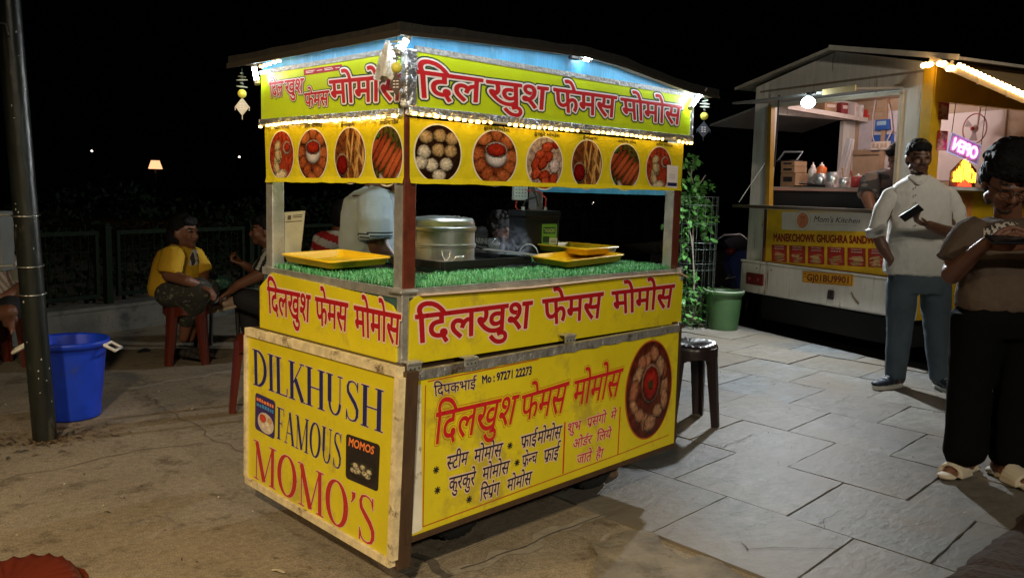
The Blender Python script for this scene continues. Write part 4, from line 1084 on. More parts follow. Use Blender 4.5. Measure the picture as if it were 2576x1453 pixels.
SL = lambda mi: [(.014,3,.0008),(.0,mi,.0016)]
put_serif(mb, 'DILKHUSH', q5([(100,158),(848,398),(842,637),(105,360)]), NL, SL(1))
put_serif(mb, 'FAMOUS', q5([(240,485),(612,642),(604,848),(238,663)]), NL, SL(1))
put_serif(mb, "MOMO'S", q5([(108,668),(800,1012),(802,1290),(104,880)]), NL, SL(2))
def rrect(mb, q, r, mi, lift, nrm):
    fn = quadmap(*q); pts = []
    for cx, cy, a0 in ((1-r,1-r,0),(r,1-r,90),(r,r,180),(1-r,r,270)):
        for k in range(5):
            t = math.radians(a0+22.5*k); pts.append(fn(cx+r*math.cos(t), cy+r*math.sin(t))+nrm*lift)
    mb.add(pts, [tuple(range(len(pts)))], mi)
q = q5([(118,405),(231,457),(226,672),(116,610)]); rrect(mb, q, .1, 4, .001, NL); fn = quadmap(*q)
def sub(fn, u0, v0, u1, v1): return [fn(u0,v1),fn(u1,v1),fn(u1,v0),fn(u0,v0)]
R = random.Random(9)
for row, mi in ((.80,5),(.66,6)):
    u = .08
    while u < .88:
        wd = R.uniform(.07,.13); flat(mb, sub(fn,u,row,min(u+wd,.92),row+R.uniform(.07,.10)), mi, .0016, NL); u += wd+.035
cc = fn(.55,.30); au = (fn(1,.3)-fn(0,.3)); av = (fn(.5,1)-fn(.5,0))
def bowl(u, v):
    if math.hypot(u, v) > .97: return (.6,.55,.5)
    c = (.55,.45,.35)
    for (a, b, r_, col) in ((-.35,.35,.42,(.5,.05,.02)),(.2,-.05,.33,(.72,.62,.48)),(-.3,-.35,.33,(.66,.55,.42)),(.45,-.45,.3,(.7,.6,.45)),(.5,.4,.26,(.55,.3,.15))):
        r = math.hypot(u-a, v-b)/r_
        if r < 1: c = tuple(k*(1.1-.5*r*r+.2*math.sin(9*math.atan2(v-b,u-a))*r) for k in col)
    return c
picture(mb, cc, au*.40, av*.27, NL, .0016, bowl, (22,26), True, 7)
q = q5([(630,637),(822,702),(810,967),(627,888)]); rrect(mb, q, .08, 8, .001, NL); fn = quadmap(*q)
put_text(mb, 'MOMOS', [fn(.10,.94),fn(.86,.92),fn(.84,.76),fn(.08,.76)], NL, [(.03,9,.0022)], htop=.69)
picture(mb, fn(.49,.40), (fn(1,.4)-fn(0,.4))*.44, (fn(.5,1)-fn(.5,0))*.36, NL, .0016, food('darkpan'), (44,48), True, 7)
lb = mb.obj('lower_board', [yel, navy, mat('sign blood red', (.42,.022,.012), .45), pinkish, mat('print violet', (.035,.02,.12), .4), orange, mat('print sky', (.05,.25,.55), .4), prt, mat('print black', (.018,.012,.012), .4), orange], cart)
lb['label'] = 'square yellow board with dark serif English lettering in a chipped cream frame'
mb = MB()
for a, b, wd in ((tl,tr,.030),(bl,br,.026),(bl+Vector((0,0,.014)),tl+Vector((0,0,-.016)),.016),(br+Vector((0,0,.014)),tr+Vector((0,0,-.016)),.028)):
    mb.bar(a+Vector((.004,0,0)), b+Vector((.004,0,0)), wd if abs(a.z-b.z) > .2 else .030, .030 if abs(a.z-b.z) > .2 else wd, 0, (1,0,0) if abs(a.z-b.z) > .2 else (0,0,1))
mb.obj('board_frame', creamwood, lb)
mb = MB(); mb.bar(tr+Vector((.036,-.004,.0)), br+Vector((.036,-.004,-.02)), .030, .046, 0, (1,0,0)); mb.bar(tl+Vector((.034,0,.0)), tr+Vector((.034,.01,.0)), .040, .03); mb.bar(bl+Vector((.034,0,-.004)), br+Vector((.034,.01,-.004)), .040, .03); mb.obj('backing_frame', dkbrown, lb)
for cx, cy in ((118,328),(462,296),(1062,156)):
    P = F(*z6(cx,cy),-.064); mb = MB(); mb.box(P+Vector((0,0,.004)),(.056,.004,.022),0,Matrix.Rotation(-.02,3,'Y'),.001); mb.tube([P+Vector((-.028,-.002,.018)),P+Vector((.028,-.002,.018))],.005,8)
    mb.box(P+Vector((0,.016,.022)),(.056,.030,.004)); h = mb.obj('hinge', steel, cart)
    mb = MB()
    for k in (-1,0,1): mb.lathe([(0,-.001),(.0035,-.001),(.003,.001),(0,.0015)], P+Vector((.017*k,-.0035,.002)), 8, rot=Matrix.Rotation(PI/2,3,'X'))
    mb.obj('screw', dkg, h)

# ================================================================ what stands on and hangs from the cart
# artificial turf along the counter edge
R = random.Random(31); mb = MB()
tcol = mat('plastic turf', (.10,.42,.17), .5, var=.5, vscale=45)
def turf_patch(x0, y0, x1, y1, z, n, hide=None):
    mb.box(((x0+x1)/2,(y0+y1)/2,z+.004),(x1-x0,y1-y0,.006),1)
    for i in range(n):
        x, y = R.uniform(x0-.006,x1+.006), R.uniform(y0-.010,y1)
        h = R.uniform(.009,.024); a = R.uniform(0,2*PI); l = R.uniform(.008,.022); wv = Vector((math.cos(a+1.57),math.sin(a+1.57),0))*R.uniform(.0012,.002)
        b = Vector((x,y,z+.006)); t = b+Vector((math.cos(a)*l,math.sin(a)*l,h)); m_ = b.lerp(t,.55)+Vector((0,0,.004))
        mb.add([b-wv,b+wv,m_+wv*.8,m_-wv*.8,t], [(0,1,2,3),(3,2,4)], 0 if R.random() < .72 else 2)
turf_patch(.02,.012,1.46,.27,.972,9000); turf_patch(.008,.27,.27,.84,.972,3400); turf_patch(1.12,.27,1.46,.84,.972,2200); turf_patch(.34,.815,1.1,.875,.972,700)
tag(mb.obj('turf_mat', [tcol, mat('turf backing', (.015,.05,.02), .9), mat('pale turf blade', (.22,.55,.30), .5)], org=(.75,.4,.972)), 'bright green artificial turf strips lining the cart counter', 'turf')

ty = mat('yellow tray plastic', (.80,.50,.012), .33, var=.08, vscale=9, bump=.05, bscale=300)
def tray(a, b, c, label):
    """a, b, c: rim corners in a row; a-b and b-c are its sides"""
    a, b, c = map(Vector, (a,b,c)); d = a+(c-b); ctr = (a+b+c+d)/4
    ex_ = (c-b); ey_ = (a-b); up = ex_.cross(ey_).normalized(); t = thing('serving_tray', label, 'tray', ctr, group='yellow serving trays')
    def ring(k, z, r=.18):
        pts = []
        for cx, cy, a0 in ((1,1,0),(-1,1,90),(-1,-1,180),(1,-1,270)):
            for q in range(6):
                th = math.radians(a0+18*q); u = cx*(1-r)+r*math.cos(th); v = cy*(1-r)+r*math.sin(th)
                pts.append(ctr+ex_*.5*u*k+ey_*.5*v*k+up*z)
        return pts
    mb = MB(); rs = [ring(1.0,0),ring(1.0,-.004),ring(.955,-.005),ring(.90,-.026),ring(.86,-.028),ring(.86,-.024),ring(.895,-.020),ring(.945,.0005),ring(.955,.003),ring(.99,.003),ring(1.0,0)]
    n = len(rs[0]); mb.v = []; vs = [p for r_ in rs for p in r_]
    fs = [(i*n+k,i*n+(k+1)%n,(i+1)*n+(k+1)%n,(i+1)*n+k) for i in range(len(rs)-1) for k in range(n)]
    mb.add(vs, fs, 0, smooth=True)
    mb.add(rs[4], [tuple(range(n-1,-1,-1))], 0); mb.add(rs[5], [tuple(range(n))], 0)
    mb.obj('tray_body', ty, t); 
    return t
tray((.005,.79,1.034),(.005,.43,1.030),(.300,.46,1.036), 'yellow serving tray at the left end of the counter, before the vendor')
tray((.88,.327,1.032),(.83,.065,1.030),(1.341,.176,1.032), 'yellow serving tray lying lower, on the turf at the front')
tray((1.28,.68,1.047),(1.10,.20,1.060),(1.455,.30,1.055), 'yellow serving tray lying behind and slightly above the front one')

# tiered steamer
st = thing('momo_steamer', 'round steel two-tier momo steamer behind the front left post', 'steamer', (.57,.50,.815))
ss = mat('polished steel', (.66,.66,.66), .34, .85, bump=.05, bscale=20, var=.08, vscale=30, stretch=(1,1,6))
sx, sy, sr = .57, .50, .128
mb = MB(); mb.lathe([(0,.815),(sr*.98,.815),(sr,.83),(sr,.992),(sr+.006,.996),(sr+.006,1.004),(sr,1.008),(0,1.008)], (sx,sy,0), 56, hard=True); mb.obj('pot', ss, st)
for z0, z1_, nm in ((1.008,1.072,'tier'),(1.072,1.138,'tier')):
    mb = MB(); mb.lathe([(0,z0),(sr-.002,z0),(sr+.006,z0+.003),(sr+.006,z0+.008),(sr,z0+.012),(sr,z1_-.008),(sr+.005,z1_-.004),(sr+.005,z1_),(0,z1_)], (sx,sy,0), 56, hard=True); mb.obj(nm, ss, st)
mb = MB(); mb.lathe([(sr+.006,1.138),(sr+.007,1.146),(sr+.001,1.150),(sr-.003,1.172),(sr-.012,1.182),(sr*.5,1.189),(.0,1.191)], (sx,sy,0), 56, hard=True); mb.obj('lid', ss, st)
hm = mat('black handle', (.02,.02,.02), .4); d = (Vector((CAM_POS.x,CAM_POS.y,0))-Vector((sx,sy,0))).normalized(); e = Vector((-d.y,d.x,0))
for dv, z in ((d*.97-e*-.10,1.056),(-e*-1.0*-1.0,1.04),(e*-1.0,1.1)):
    dv = Vector(dv).normalized(); f_ = Vector((-dv.y,dv.x,0)); p = Vector((sx,sy,z))+dv*(sr+.001); mb = MB()
    mb.tube([p-f_*.016,p-f_*.014+dv*.006+Vector((0,0,-.018)),p-f_*.006+dv*.008+Vector((0,0,-.034)),p+f_*.006+dv*.008+Vector((0,0,-.034)),p+f_*.014+dv*.006+Vector((0,0,-.018)),p+f_*.016],.003,8)
    mb.box(p+dv*.002,(.03,.004,.010),0,Matrix.Rotation(math.atan2(f_.y,f_.x),3,'Z')); mb.obj('handle', ss, st)
# griddle
gp = thing('griddle', 'black iron griddle set across the stove well behind the turf', 'griddle', (.66,.33,.97))
iron = mat('black iron', (.018,.018,.02), .38, .3, bump=.2)
mb = MB(); Rg = Matrix.Rotation(.08,3,'Z'); mb.box((.64,.318,1.012),(.46,.012,.03),0,Rg,.003); mb.box((.66,.47,1.000),(.48,.30,.008),0,Rg); mb.box((.40,.46,1.012),(.012,.30,.03),0,Rg,.003); mb.box((.89,.48,1.012),(.012,.30,.03),0,Rg,.003); mb.box((.66,.62,1.012),(.46,.012,.03),0,Rg,.003)
mb.obj('plate', iron, gp)
mb = MB(); mb.tube([(.47,.31,1.028),(.47,.30,1.042),(.51,.30,1.042),(.51,.31,1.028)],.004,8); mb.obj('handle', steel, gp)
sp = thing('spatula', 'flat steel spatula left lying across the griddle', 'spatula', (.80,.40,1.03))
mb = MB(); a = Vector((.90,.30,1.036)); b = Vector((.80,.50,1.05)); mb.bar(a,b,.07,.002); mb.obj('blade', ss, sp)
mb = MB(); mb.tube([b,b+Vector((-.10,.22,.05))],.006,8); mb.obj('handle', hm, sp)
cup = thing('glass_tumbler', 'clear glass tumbler standing at the back of the griddle', 'tumbler', (.905,.56,1.0))
mb = MB(); mb.lathe([(0,.0),(.022,.0),(.027,.085),(.024,.085),(.020,.006),(0,.006)], (.905,.56,1.004), 24); mb.obj('glass', mat('clear glass', (.8,.85,.88), .08, trans=.85), cup)
jug = thing('wire_whisk', 'steel wire ring handle standing beside the back tray', 'kitchen tool', (1.08,.52,1.0))
mb = MB(); c = Vector((1.08,.52,1.012)); mb.tube([c+Vector((.03*math.cos(t),-.03*math.cos(t),.05*math.sin(t))) for t in [PI*k/14 for k in range(15)]],.003,8); mb.obj('ring', ss, jug)
# a drift of steam over the griddle
sm = bpy.data.materials.new('steam'); sm.use_nodes = True; nt = sm.node_tree; nt.nodes.clear()
ou = nt.nodes.new('ShaderNodeOutputMaterial'); pv = nt.nodes.new('ShaderNodeVolumePrincipled'); pv.inputs['Color'].default_value=(.80,.88,1,1); pv.inputs['Anisotropy'].default_value=.2
tc = nt.nodes.new('ShaderNodeTexCoord'); nzn = nt.nodes.new('ShaderNodeTexNoise'); nzn.inputs['Scale'].default_value=14; nzn.inputs['Detail'].default_value=4; nzn.inputs['Distortion'].default_value=1.6
gr = nt.nodes.new('ShaderNodeTexGradient'); gr.gradient_type='SPHERICAL'; mpn = nt.nodes.new('ShaderNodeMapping'); mpn.inputs['Scale'].default_value=(10,10,8)
nt.links.new(tc.outputs['Object'], nzn.inputs['Vector']); nt.links.new(tc.outputs['Object'], mpn.inputs['Vector']); nt.links.new(mpn.outputs[0], gr.inputs['Vector'])
rp = nt.nodes.new('ShaderNodeMapRange'); rp.inputs['From Min'].default_value=.50; rp.inputs['From Max'].default_value=.82; rp.inputs['To Max'].default_value=85
nt.links.new(nzn.outputs['Fac'], rp.inputs['Value']); ml = nt.nodes.new('ShaderNodeMath'); ml.operation='MULTIPLY'
nt.links.new(rp.outputs[0], ml.inputs[0]); nt.links.new(gr.outputs['Fac'], ml.inputs[1]); nt.links.new(ml.outputs[0], pv.inputs['Density']); nt.links.new(pv.outputs[0], ou.inputs['Volume'])
c = F(1285,628,.50); mb = MB(); mb.sphere(c, .12, 0, 20, 14, (.85,.85,1.05))
tag(mb.obj('steam', sm, org=c), 'wisp of bluish steam drifting up over the griddle', 'steam', kind='stuff')

# battery, charge controller, wires, price card
bt = thing('battery', 'black box battery with a green label on the back right of the counter', 'battery', (1.31,.72,.975))
bk = mat('battery black', (.012,.013,.014), .35, bump=.1); Rb = Matrix.Rotation(-.10,3,'Z'); B0 = Vector((1.305,.715,.978))
mb = MB(); mb.box(B0+Vector((0,0,.10)),(.205,.13,.20),0,Rb,.006)
mb.obj('case', bk, bt); mb = MB(); mb.box(B0+Vector((0,0,.213)),(.214,.138,.03),0,Rb,.004); mb.box(B0+Vector((0,0,.190)),(.216,.14,.008),0,Rb,.002); mb.obj('lid', bk, bt)
for s_ in (-1,1):
    mb = MB(); mb.tube([B0+Rb@Vector((.07*s_,0,.226)),B0+Rb@Vector((.07*s_,0,.244))],.008,10); mb.obj('terminal', steel, bt)
mb = MB(); q = [B0+Rb@Vector((x,-.0665,z)) for x,z in ((-.005,.165),(.088,.165),(.088,.045),(-.005,.045))]; nb_ = Rb@Vector((0,-1,0)); fn = quadmap(*q)
flat(mb, q, 0, .0005, nb_); flat(mb, sub(fn,.10,.62,.9,.88), 1, .001, nb_); put_text(mb, 'THUNDER', [fn(.14,.83),fn(.86,.83),fn(.86,.67),fn(.14,.67)], nb_, [(.02,2,.0015)], htop=.7)
flat(mb, sub(fn,.08,.28,.5,.52), 1, .001, nb_); flat(mb, sub(fn,.52,.20,1.04,.44), 3, .001, nb_)
for v in (.27,.34): flat(mb, sub(fn,.58,v,.96,v+.03), 1, .0016, nb_)
for v in (.06,.12,.18): flat(mb, sub(fn,.08,v,.45,v+.02), 1, .001, nb_)
mb.obj('sticker', [mat('label green', (.18,.42,.05), .4), dkg, mat('label pale green', (.45,.60,.25), .4), mat('label white', (.75,.72,.66), .5)], bt)
cc_ = thing('charge_controller', 'small pale box with dark print hung on the back right post above the battery', 'controller', F(1308,488,.84))
mb = MB(); p = F(1308,482,.83); Rc = Matrix.Rotation(-.35,3,'Z'); mb.box(p,(.075,.03,.085),0,Rc,.004); mb.obj('housing', mat('pale plastic', (.62,.66,.62), .45), cc_)
mb = MB(); nb2 = Rc@Vector((0,-1,0))
for i in range(4):
    for j in range(4):
        c0 = p+Rc@Vector((-.026+.016*i,-.0155,-.022+.016*j)); flat(mb, [c0+Rc@Vector((-.004,0,-.003)),c0+Rc@Vector((.004,0,-.003)),c0+Rc@Vector((.004,0,.003)),c0+Rc@Vector((-.004,0,.003))], 0, .0004, nb2)
mb.obj('print', mat('print green grey', (.20,.28,.22), .5), cc_)
wr = mat('red wire', (.55,.03,.02), .4); wb = mat('black wire', (.015,.015,.015), .4)
t1 = B0+Rb@Vector((.07,0,.245)); t0 = B0+Rb@Vector((-.07,0,.245))
mb = MB(); mb.tube([t1,t1+Vector((.0,0,.04)),t1+Vector((-.02,.02,.07)),t1+Vector((-.07,.06,.075))],.0035,6,0)
mb.tube([p+Vector((-.02,0,-.045)),p+Vector((-.025,0,-.075)),p+Vector((.01,-.01,-.115)),p+Vector((.05,-.01,-.09)),p+Vector((.07,0,-.085))],.0035,6,0)
mb.tube([t0,t0+Vector((.02,0,.03)),t0+Vector((.09,0,.045)),t0+Vector((.10,.04,.10))],.004,6,1); mb.tube([t1+Vector((-.05,0,0)),t1+Vector((-.055,.01,.05)),t1+Vector((-.06,.05,.10))],.005,6,1)
tag(mb.obj('wiring', [wr, wb], org=(1.3,.72,1.2)), 'red and black wires looping between battery and controller', 'wire')
cdp = thing('price_card', 'beige printed card propped at the back left corner of the counter', 'card', (.11,.86,.98))
q = [F(712,534,.845),F(768,530,.845),F(756,640,.845),F(703,640,.845)]; q[2].z = min(q[2].z, 1.02); q[3].z = min(q[3].z,1.02)
mb = MB(); panel(mb, q, NF, .004, 0); mb.obj('sheet', mat('beige card', (.42,.38,.27), .6, var=.15, vscale=20), cdp)
mb = MB(); fn = quadmap(*q); flat(mb, sub(fn,.22,.82,.38,.92), 0, .0006); flat(mb, sub(fn,.14,.765,.9,.785), 0, .0006)
for v in (.86,.90): flat(mb, sub(fn,.45,v,.88,v+.022), 0, .0006)
mb.obj('print', mat('card print', (.07,.05,.03), .6), cdp)

# hanging ornaments
brass = mat('ornament beads', (.32,.34,.28), .35, .4); ballm = mat('lemon yellow bead', (.78,.72,.10), .4)
def ornament(top, zball, zdia, label, dcol, tilt, rot):
    x, y, z = top; t = thing('hanging_ornament', label, 'ornament', top, group='lemon and chilli charms hung from the roof')
    mb = MB(); mb.tube([(x,y,z),(x,y,zdia-.045)],.0014,5); mb.obj('string', dkg, t)
    mb = MB(); R_ = random.Random(int(x*100)+5)
    for k in range(5):
        zz_ = zball+.026+.0125*k; a = R_.uniform(0,PI); d = Vector((math.cos(a),math.sin(a),R_.uniform(-.15,.15)))*R_.uniform(.016,.026)
        mb.tube([Vector((x,y,zz_))-d,Vector((x,y,zz_)),Vector((x,y,zz_))+d],[.002,.0045,.002],6)
    mb.obj('chilli', brass, t)
    mb = MB(); mb.sphere((x,y,zball),.0165,0,16,12); mb.obj('bead', ballm, t)
    s_ = .030; Rr = Matrix.Rotation(rot,3,'Z'); cs = [Vector((0,0,1.15*s_)),Vector((s_*tilt,0,0)),Vector((0,0,-1.15*s_)),Vector((-s_*tilt,0,0))]
    mb = MB(); mb.prism([Vector((x,y,zdia))+Rr@(c_+Vector((0,-.002,0))) for c_ in cs], Rr@Vector((0,.004,0)), 0)
    for v in (.008,-.001,-.010):
        for u0, u1 in ((-.010,-.002),(.001,.009)):
            mb.add([Vector((x,y,zdia))+Rr@Vector((u,-.0026,v+h)) for u,h in ((u0,0),(u1,0),(u1,.003),(u0,.003))],[(0,1,2,3)],1)
    for cx in (-s_*tilt,0,s_*tilt): mb.tube([Vector((x,y,zdia))+Rr@Vector((cx,0,-(1.15*s_ if cx == 0 else 0))),Vector((x,y,zdia))+Rr@Vector((cx,0,-(1.15*s_ if cx == 0 else 0)-.014))],.0018,5)
    mb.obj('charm', [dcol, white], t)
rv = YAW-PI/2
ornament((-.05,.966,1.735), 1.637, 1.588, 'charm with a pale diamond tag hanging from the far left roof end', mat('pale charm', (.62,.58,.50), .5), .9, rv)
ornament((-.062,-.040,1.742), 1.652, 1.603, 'charm with a yellow ball and brown tag at the near roof corner', mat('brown charm', (.08,.05,.045), .5), .72, rv-.4)
ornament((1.552,-.045,1.715), 1.634, 1.577, 'charm with a dark blue diamond tag hanging from the right roof end', mat('blue charm', (.03,.04,.07), .5), .95, rv)
# plastic bag tied under the near roof corner
bgc = Vector((-.045,.03,1.69)); mb = MB(); vs = []
for j in range(9):
    t = j/8
    for k in range(20):
        a = 2*PI*k/20; r_ = (.006+.034*t**.8)*(1+.28*math.sin(5*a+3*t)+.12*noise.noise(Vector((math.cos(a)*2,math.sin(a)*2,t*4)))); vs.append((bgc.x+r_*math.cos(a)*.7, bgc.y+r_*math.sin(a)*1.15, bgc.z+.05-.115*t+.006*math.sin(4*a)*t))
mb.add(vs, [(j*20+k,j*20+(k+1)%20,(j+1)*20+(k+1)%20,(j+1)*20+k) for j in range(8) for k in range(20)], 0, smooth=True)
tag(mb.obj('plastic_bag', mat('grey cellophane', (.62,.62,.62), .3, bump=.8, bscale=30, bdist=.02), org=bgc), 'crumpled grey cellophane bag tied under the near roof corner', 'bag')

# ================================================================ the food truck
AZ = math.radians(72); tu = Vector((math.cos(AZ), math.sin(AZ), 0)); TX = -tu; TYv = Vector((tu.y,-tu.x,0)); TC = at(2080,700,7.7)
TRZ = math.atan2(TX.y, TX.x)
def TP_(x, y, Y=0.0):
    o, d = ray(x,y); t = ((TC+TYv*Y-o).dot(TYv))/d.dot(TYv); P = o+d*t-TC; return Vector((P.dot(TX), P.dot(TYv), P.z+TC.z))
def TSp(x, y, S):
    o, d = ray(x,y); t = ((TC+TX*S-o).dot(TX))/d.dot(TX); P = o+d*t-TC; return Vector((P.dot(TX), P.dot(TYv), P.z+TC.z))
z4t = lambda x, y: ((2500+x*.5202)/1.4907, (150+y*.5202)/1.4907)
zm = lambda x, y: ((2860+x*.22021)/1.4907, (760+y*.22021)/1.4907)
TROOT = Vector((TC.x, TC.y, 0))
def tthing(name, label, cat, loc=(0,0,0), group=None):
    """a thing that stands in or on the truck, built in the truck's own axes"""
    l = Vector(loc); t = thing(name, label, cat, TROOT+TX*l.x+TYv*l.y+Vector((0,0,l.z)), TRZ, group); ORG[t.name] = l; return t
truck = tthing('food_truck', 'cream food truck with lit serving window, gabled roof and yellow sandwich sign', 'food truck')
cream = mat('stained cream body', (.66,.63,.56), .5, var=.16, vscale=4, stain=(.20,.11,.05), sscale=4.2, sth=.58, stretch=(3.4,3.4,.40), bump=.06, bscale=4)
ply = mat('plywood interior', (.42,.30,.19), .6, var=.25, vscale=6, stain=(.15,.09,.05), sscale=3, sth=.62)
ty_y = mat('truck yellow paint', (.62,.38,.012), .45, var=.18, vscale=7, stain=(.20,.07,.02), sscale=7, sth=.68)
dark = mat('truck underside', (.012,.012,.012), .8)
B = -1.065; E_ = .945; LEN = 1.35
mb = MB(); th = .05
mb.box((-.94,.03,1.30),(.25,.06,1.86)); mb.box((.79,.03,1.30),(.31,.06,1.86)); mb.box((-.09,.03,2.20),(1.46,.058,.10)); mb.box((-.09,.03,.78),(1.46,.058,.84))
gab = [Vector((B,.0,2.23)),Vector((E_,.0,2.23)),Vector((E_,.0,2.36)),Vector((-.06,.0,2.575)),Vector((B,.0,2.36))]; mb.prism(gab,(0,.06,0))
mb.box((-1.04,LEN/2,.85),(.05,LEN-.06,.98)); mb.box((-1.04,LEN/2,2.23),(.05,LEN-.06,.24)); mb.box((-1.04,LEN-.1,1.7),(.05,.2,.8))
mb.box((-.06,1.1,.36),(1.9,2.1,.05))
mb.obj('body', cream, truck)
mb = MB(); mb.bar((-1.09,-.035,.66),(.96,-.035,.66),.03,.02); mb.box((-.065,-.02,.50),(2.06,.05,.30),0,None,.02); mb.obj('rear_skirt', cream, truck)
mb = MB(); mb.box((.90,.05,1.35),(.10,.12,2.0)); mb.box((.93,LEN/2,2.20),(.06,LEN,.26)); mb.box((.93,LEN/2,.875),(.06,LEN,1.05)); mb.box((.93,LEN-.06,1.73),(.06,.12,.68)); mb.obj('side_panel', ty_y, truck)
mb = MB()
for s_ in (-1,1):
    xe = -.06+s_*1.24; 
    a = Vector((-.06,-.06,2.612)); b = Vector((xe,-.06,2.375)); mb.prism([a,b,b+Vector((0,0,-.022)),a+Vector((0,0,-.022))],(0,LEN+.5,0))
mb.obj('roof', mat('dull roof sheet', (.34,.32,.27), .6, var=.25, vscale=5, stain=(.12,.07,.04), sscale=6, sth=.60, stretch=(2,1,.6)), truck)
mb = MB(); mb.bar((-.09,-.068,2.606),(1.19,-.068,2.366),.014,.042); mb.bar((-.06,-.066,2.600),(-1.30,-.066,2.362),.010,.026); mb.obj('eave_board', mat('eave board', (.42,.38,.30), .6, var=.25), truck)
mb = MB(); mb.box((-.06,LEN-.02,1.5),(1.96,.03,1.75)); mb.box((-.06,LEN/2,2.31),(1.9,LEN,.02)); mb.obj('partition', ply, truck)
mb = MB(); mb.box((.30,LEN-.042,1.80),(.72,.012,.62),0,None,.004); mb.obj('wall_sheet', mat('white wall sheet', (.70,.60,.55), .5, var=.08), truck)
mb = MB(); mb.bar((-.62,LEN-.05,1.3),(-.62,LEN-.05,2.3),.05,.05,up=(0,1,0)); mb.bar((-1.0,LEN-.05,1.78),(-.3,LEN-.05,1.78),.02,.05); mb.bar((-.98,LEN-.05,2.2),(-.3,LEN-.05,2.2),.02,.04); mb.box((-.80,LEN-.045,1.95),(.30,.008,.3),1); mb.box((-.47,LEN-.045,1.62),(.26,.008,.28),1); mb.box((-.47,LEN-.045,2.0),(.26,.008,.36),1); mb.obj('wall_batten', [mat('batten wood', (.36,.24,.14), .6, var=.3), mat('pale wall board', (.52,.48,.50), .55, var=.2, stain=(.25,.15,.1), sscale=5)], truck)
mb = MB(); mb.bar((-.93,.20,2.185),(-.93,1.28,2.12),.20,.018); mb.bar((-.83,.20,2.17),(-.83,1.28,2.105),.012,.045); mb.obj('shelf', mat('pale shelf', (.55,.48,.42), .5, var=.2), truck)
# window trim and rear hatch
mb = MB(); mb.bar((-.775,-.012,1.20),(-.825,-.012,2.16),.05,.05,up=(0,1,0)); mb.obj('window_frame', mat('ochre trim', (.36,.20,.02), .5, var=.3), truck)
mb = MB(); mb.bar((.665,-.008,1.20),(.665,-.008,2.16),.03,.03,up=(0,1,0)); mb.bar((-.80,-.008,2.158),(.68,-.008,2.158),.03,.03); mb.obj('window_frame', mat('cream trim', (.5,.42,.3), .5, var=.2), truck)
mb = MB(); hp = [Vector((-.80,-.01,2.185)),Vector((.68,-.01,2.185)),Vector((.60,-.46,2.155)),Vector((-.86,-.46,2.150))]; mb.prism(hp,(0,0,.018)); mb.obj('window_hatch', mat('grey hatch sheet', (.20,.20,.19), .5, var=.2), truck)
mb = MB(); mb.bar((.27,-.468,2.162),(.61,-.468,2.166),.014,.045); mb.obj('lit_hatch_edge', mat('lit hatch edge', (.62,.48,.22), .5), truck)  # pale colour paints in the lit right end of the hatch edge
mb = MB()
for x0, y0, x1, y1 in ((1960,290,1948,480),(2126,0,0,0)):
    if x1: mb.tube([TP_(x0,y0-50,-.35), TP_(x1,y1-60,-.03)],.008,6)
mb.obj('gas_strut', mat('dark strut', (.03,.03,.03), .4), truck)
mb = MB()
for ch in (((-.86,-.02,1.62),(-.95,-.24,1.235)),): 
    a, b = Vector(ch[0]), Vector(ch[1])
    for k in range(26): mb.tube([a.lerp(b,k/26), a.lerp(b,(k+.8)/26)],.0055 if k%2 else .004,5)
mb.obj('chain', steel, truck)
# folding counter and yellow sign
mb = MB(); sh = [Vector((-.93,-.02,1.218)),Vector((.72,-.02,1.218)),Vector((.66,-.30,1.218)),Vector((-.93,-.30,1.218))]; mb.box((-.12,-.16,1.205),(1.66,.28,.022),0,None,.003); mb.obj('folding_counter', mat('white counter laminate', (.75,.77,.75), .4, var=.08), truck)
mb = MB(); mb.bar((-.955,-.305,1.203),(.71,-.305,1.203),.014,.030); mb.obj('counter_lip', mat('dark counter edge', (.05,.035,.02), .5), truck)
mb = MB(); mb.box((-.05,.62,1.385),(1.70,1.0,.024)); mb.box((-.06,.115,1.372),(1.60,.012,.020),1); mb.box((-.05,.14,1.29),(1.70,.02,.16),2); mb.obj('inner_table', [mat('steel table top', (.55,.46,.42), .35, .4, var=.2), mat('table edge', (.55,.30,.24), .4), dark], truck)
sq = [TP_(*zm(130,100),-.028),TP_(*zm(2115,150),-.028),TP_(*zm(2110,1150),-.028),TP_(*zm(95,1020),-.028)]
TN = Vector((0,-1,0))
sq = [Vector((-.772,-.028,1.178)),Vector((.70,-.028,1.178)),Vector((.70,-.028,.678)),Vector((-.772,-.028,.672))]
mb = MB(); panel(mb, sq, TN, .012, 0); QT = lambda pts: [TP_(*zm(x,y),-.028) for x, y in pts]
flat(mb, QT([(330,155),(2150,192),(2148,500),(326,457)]), 1, .0015, TN)
c = TP_(*zm(685,300),-.028); rr = .068
def disc(mb, c, r, mi, lift, n=30): mb.add([c+TN*lift+Vector((r*math.cos(2*PI*k/n),0,r*math.sin(2*PI*k/n))) for k in range(n)],[tuple(range(n))],mi)
disc(mb, c, .095, 3, .0022); disc(mb, c, .091, 1, .0028); disc(mb, c, .072, 4, .0034)
for xo in (-.016,.016):
    mb.add([c+TN*.004+Vector((xo-.005,0,-.05)),c+TN*.004+Vector((xo+.005,0,-.05)),c+TN*.004+Vector((xo+.004,0,.01)),c+TN*.004+Vector((xo-.004,0,.01))],[(0,1,2,3)],5)
    disc(mb, c+Vector((xo,0,.028)), .014, 5, .004, 14)
put_text(mb, "Mom's Kitchen", QT([(890,222),(1688,268),(1655,348),(862,325)]), TN, [(.012,6,.0025)], htop=.70)
put_text(mb, "REAL TASTE OF HOMEMADE FOOD", QT([(915,356),(1612,372),(1610,396),(913,380)]), TN, [(.0,3,.0025)], htop=.70)
put_text(mb, "MANEKCHOWK GHUGHRA SANDWICH", QT([(185,522),(2112,578),(2112,702),(185,650)]), TN, [(.045,2,.0025)], htop=.70)
